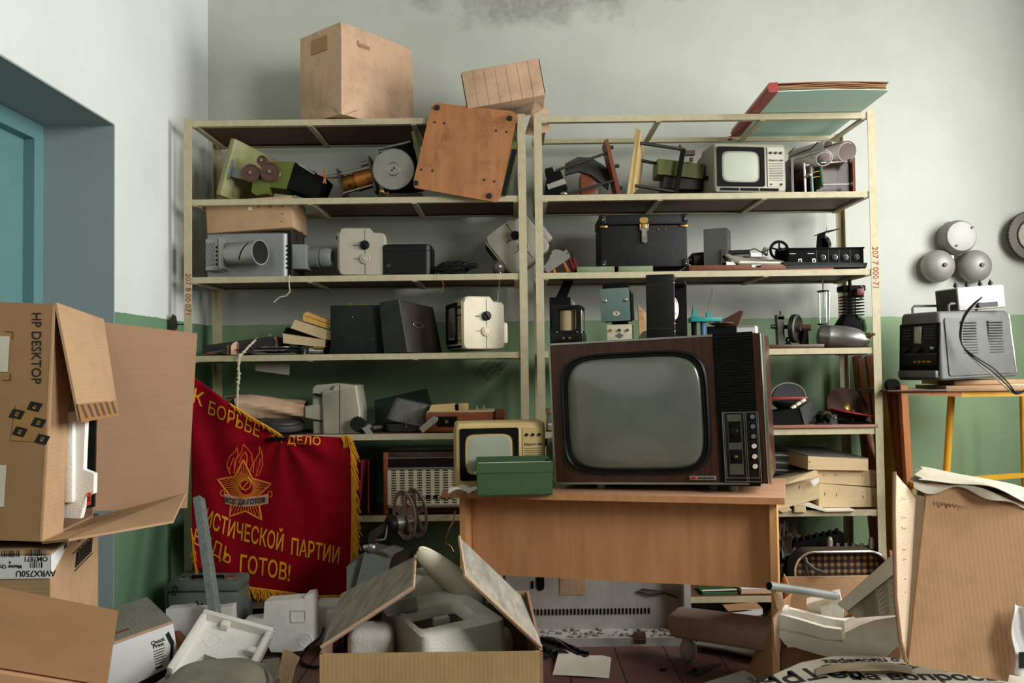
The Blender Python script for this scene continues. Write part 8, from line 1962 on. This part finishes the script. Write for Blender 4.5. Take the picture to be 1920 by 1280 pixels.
# grey metal case
Ye = 3.72
a, c = P(314, 1094, Ye), P(446, 1087, Ye)
t = Thing('metal_case', 'grey green metal carrying case with scrawled black marks on the floor by the banner', 'case', (a.x, Ye, 0), 0)
W, H = c.x-a.x, a.z
t.part('case_body', MB().box(0, W, 0, 0.22, 0, H-0.04, None, 0.01), GRGREY); t.part('case_lid', MB().box(-0.002, W+0.002, -0.002, 0.222, H-0.036, H+0.008, None, 0.01), GRGREY)
for x in (0.06, W-0.05): t.part('latch', MB().box(x-0.02, x+0.02, 0.03, 0.07, H+0.006, H+0.016, None, 0.003), CHROME)
t.part('handle', MB().tube([(W*0.3, 0.05, H+0.006), (W*0.3, 0.04, H+0.02), (W*0.75, 0.04, H+0.02), (W*0.75, 0.05, H+0.006)], 0.006, 8), BLKM)
def scr(l): return [(P(x, y, Ye).x-a.x, -0.003, P(x, y, Ye).z) for x, y in l]
t.part('scrawl', MB().tube(scr([(330, 1096), (321, 1112), (329, 1116), (334, 1100), (322, 1100), (334, 1101)]), 0.0022, 5).tube(scr([(364, 1138), (370, 1126), (374, 1138), (380, 1130), (384, 1138), (390, 1132), (394, 1136)]), 0.003, 5), INK)
# weathered timber leaning
p, q = P(373, 934, 3.66), P(404, 1156, 3.40); e = q+(q-p).normalized()*0.2; e.z = max(0.02, e.z)
t = Thing('timber_batten', 'weathered grey timber batten leaning in front of the red banner', 'timber', (e.x, e.y, 0))
q2 = p+(q-p)*((p.z-0.015)/(p.z-q.z)); t.part('batten_body', MB().bar(p, q2, 0.03, 0.05, (0, 1, 0)), WGREY, True)
t.part('nail_hole', MB().cyl(P(376, 968, 3.605), P(376, 968, 3.63), 0.006), BLKM, True)
# foam pieces on the floor
Y1 = 3.5
t = Thing('foam_packing', 'flat white foam plate standing in front of the grey green metal case', 'foam', P(360, 1235, Y1))
pl = [(311, 1142), (358, 1138), (360, 1142), (390, 1141), (410, 1140), (434, 1136), (435, 1165), (420, 1245), (312, 1242)]
pp_ = sq4(pl, Y1); 
for p in pp_:
    if p.z < 0.03: p.z = 0.0
t.part('foam_plate', MB().slab(pp_, 0.06), FOAM, True)
t.part('rear_plate', MB().slab(sq4([(311, 1142), (360, 1133), (362, 1160), (312, 1165)], Y1+0.05), 0.03), FOAM, True)
Y2 = 3.6
t = Thing('foam_packing', 'stepped white foam block with a square recess standing on the floor under the banner', 'foam', P(550, 1222, Y2))
pl = [(496, 1128), (570, 1122), (572, 1116), (585, 1114), (588, 1122), (588, 1208), (575, 1218), (540, 1223), (508, 1222), (494, 1190), (455, 1168), (456, 1164), (494, 1160)]
pp_ = sq4(pl, Y2)
t.part('foam_block', MB().slab(pp_, 0.09), FOAM, True)
c = P(560, 1154, Y2); t.part('recess', MB().ring(rrect(0.066, 0.054, 0.004, 3), rrect(0.054, 0.042, 0.003, 3), 0, 0.003, FR(c.x, c.y-0.001, c.z)), FOAMD, True)
t.part('moulded_ring', MB().torus(0.028, 0.0015, TR(*P(572, 1200, Y2-0.001)) @ RX(90), 24, 6), FOAM, True); t.part('moulded_text', txt('1954', 0.03, FR(P(511, 1174, Y2).x, Y2-0.001, P(511, 1174, Y2).z, -86), ext=0.001), FOAM, True)
t = Thing('foam_packing', 'grey shaded foam block on the floor between the stepped foam and the front carton', 'foam', P(612, 1190, 3.75))
t.part('foam_block', MB().box(P(586, 1150, 3.75).x, P(650, 1150, 3.75).x, 3.75, 3.9, 0, P(610, 1136, 3.75).z, None, 0.01), FOAM, True); t.part('foam_lip', MB().box(P(615, 1150, 3.75).x, P(645, 1150, 3.75).x, 3.70, 3.75, 0.02, P(610, 1142, 3.75).z, None, 0.006), FOAM, True)
# foam tray
TLc, TRc, BLc = P(382, 1152, 3.30), P(512, 1188, 3.30), P(347, 1270, 3.04)
TMx = frame(TLc, TRc-TLc, TLc-BLc); TWd = (TRc-TLc).length; THt = (TLc-BLc).length
t = Thing('foam_packing', 'tilted foam tray with raised rim and a notch, near the floor by the white carton', 'foam', (BLc.x+0.1, BLc.y, 0))
def tl(x, y, z): return TMx @ V((x, y, z))
U_ = [(0, 0), (TWd, -0.0), (TWd, -THt*0.95), (TWd*0.84, -THt*1.0), (TWd*0.80, -THt*0.62), (TWd*0.30, -THt*0.58), (TWd*0.16, -THt*0.95), (0, -THt)]
t.part('tray_floor', MB().prism([(x, y) for x, y in U_], -0.03, 0.0, TMx), FOAM, True)
b = MB()
for (xa_, xb_, ya_, yb_) in ((0, TWd, -0.022, 0), (0, 0.022, -THt, -0.022), (TWd-0.022, TWd, -THt*0.95, -0.022)): b.box(xa_, xb_, ya_, yb_, -0.03, 0.035, TMx, 0.006)
t.part('rim', b, FOAM, True); t.part('rim_tab', MB().box(TWd*0.3, TWd*0.42, -0.05, -0.02, 0, 0.03, TMx, 0.006), FOAM, True); t.part('rim_tab', MB().box(TWd*0.8, TWd*0.98, -THt*0.45, -THt*0.35, 0, 0.03, TMx, 0.006), FOAM, True)
t.part('moulded_ring', MB().torus(0.03, 0.002, TMx @ TR(TWd*0.3, -THt*0.36, 0.0), 24, 6), FOAM, True)
t.part('underside_leg', MB().box(0.03, 0.07, -THt*0.5, -THt*0.4, -0.25, -0.03, TMx).box(TWd*0.85, TWd*0.95, -THt*0.6, -THt*0.5, -0.25, -0.03, TMx), FOAMD, True)
# dusty moulded cover at the frame edge
p = P(375, 1262, 2.75)
t = Thing('moulded_cover', 'dusty grey green rounded plastic cover at the bottom edge of the view', 'cover', (p.x, p.y, 0))
hz = P(380, 1250, 2.9).z
t.part('cover_body', MB().loft([[(x, y+0.12, z) for x, y in rrect(w_, d_, 0.08, 6)] for w_, d_, z in ((0.36, 0.36, 0), (0.35, 0.35, hz-0.08), (0.31, 0.31, hz-0.03), (0.24, 0.24, hz-0.002), (0.17, 0.17, hz+0.004))], TR(0, 0, 0) @ RY(-3), True), paint('dusty_grey_cover', (150, 148, 130), 0.6, dirt=0.6, scale=5, dirtcol=(96, 94, 84)))
t.part('dark_rim', MB().tube([(0.10+0.05*math.cos(a_), 0.0+0.30*(a_/3), hz-0.02-0.05*math.sin(a_)) for a_ in [0.1*i for i in range(16)]], 0.012, 8), DGREY)
# orange plastic bracket
t = Thing('orange_bracket', 'orange slotted bracket lying between the white carton and the foam plate', 'bracket', P(342, 1215, 3.42))
t.part('bracket_bar', MB().bar(P(326, 1188, 3.42), P(356, 1222, 3.38), 0.03, 0.045, (0, 1, 0)), WPINE, True); t.part('bracket_slot', MB().bar(P(332, 1200, 3.395), P(346, 1214, 3.375), 0.004, 0.012, (0, 1, 0)), BLKM, True)
t.part('bracket_foot', MB().box(-0.02, 0.02, 0, 0.03, 0, P(340, 1212, 3.42).z, TR(P(340, 1212, 3.42).x, 3.43, 0)), BLKM, True)
# dark paper under the tray
t = Thing('printed_magazine', 'dark printed magazines lying on the floor under the foam tray', 'magazine', flo(430, 1275))
for k in range(3): t.part('cover', MB().slab([flo(318+8*k, 1216+4*k, 0.012*k+0.012), flo(490-6*k, 1218+4*k, 0.012*k+0.012), flo(492, 1262, 0.012*k+0.012), flo(316, 1262, 0.012*k+0.012)], 0.010, (0, 0, -1)), (DGREY, PAPER, BLKM)[k], True)
# torn cardboard and the cable
t = Thing('torn_cardboard', 'torn tan cardboard piece standing on the floor beside the front carton', 'cardboard', flo(540, 1275))
t.part('card_piece', MB().slab([P(531, 1217, 2.95), P(545, 1220, 2.95), P(563, 1232, 2.95), P(553, 1250, 2.93), P(545, 1285, 2.9), P(521, 1290, 2.9), P(524, 1250, 2.93)], 0.005), CARDD, True); t.part('bent_corner', MB().slab([P(520, 1268, 2.90), P(527, 1272, 2.88), P(522, 1295, 2.88), P(517, 1280, 2.89)], 0.005), CARDD, True)
t = Thing('power_cable', 'black power cable looping over the red floor to the front carton', 'cable', flo(575, 1240))
t.part('cable', MB().tube(spline([P(606, 1178, 3.5), P(598, 1196, 3.4), P(576, 1215, 3.3), flo(563, 1232, 0.02), flo(568, 1244, 0.01), flo(590, 1250, 0.01), flo(602, 1248, 0.02)]), 0.007, 8), BLK, True)
t = Thing('card_offcut', 'grey card offcut lying on the floor next to the foam tray', 'cardboard', flo(505, 1260)); t.part('card', MB().slab([flo(492, 1236, 0.008), flo(524, 1232, 0.008), flo(526, 1290, 0.008), flo(486, 1290, 0.008)], 0.006, (0, 0, -1)), CARDG, True)
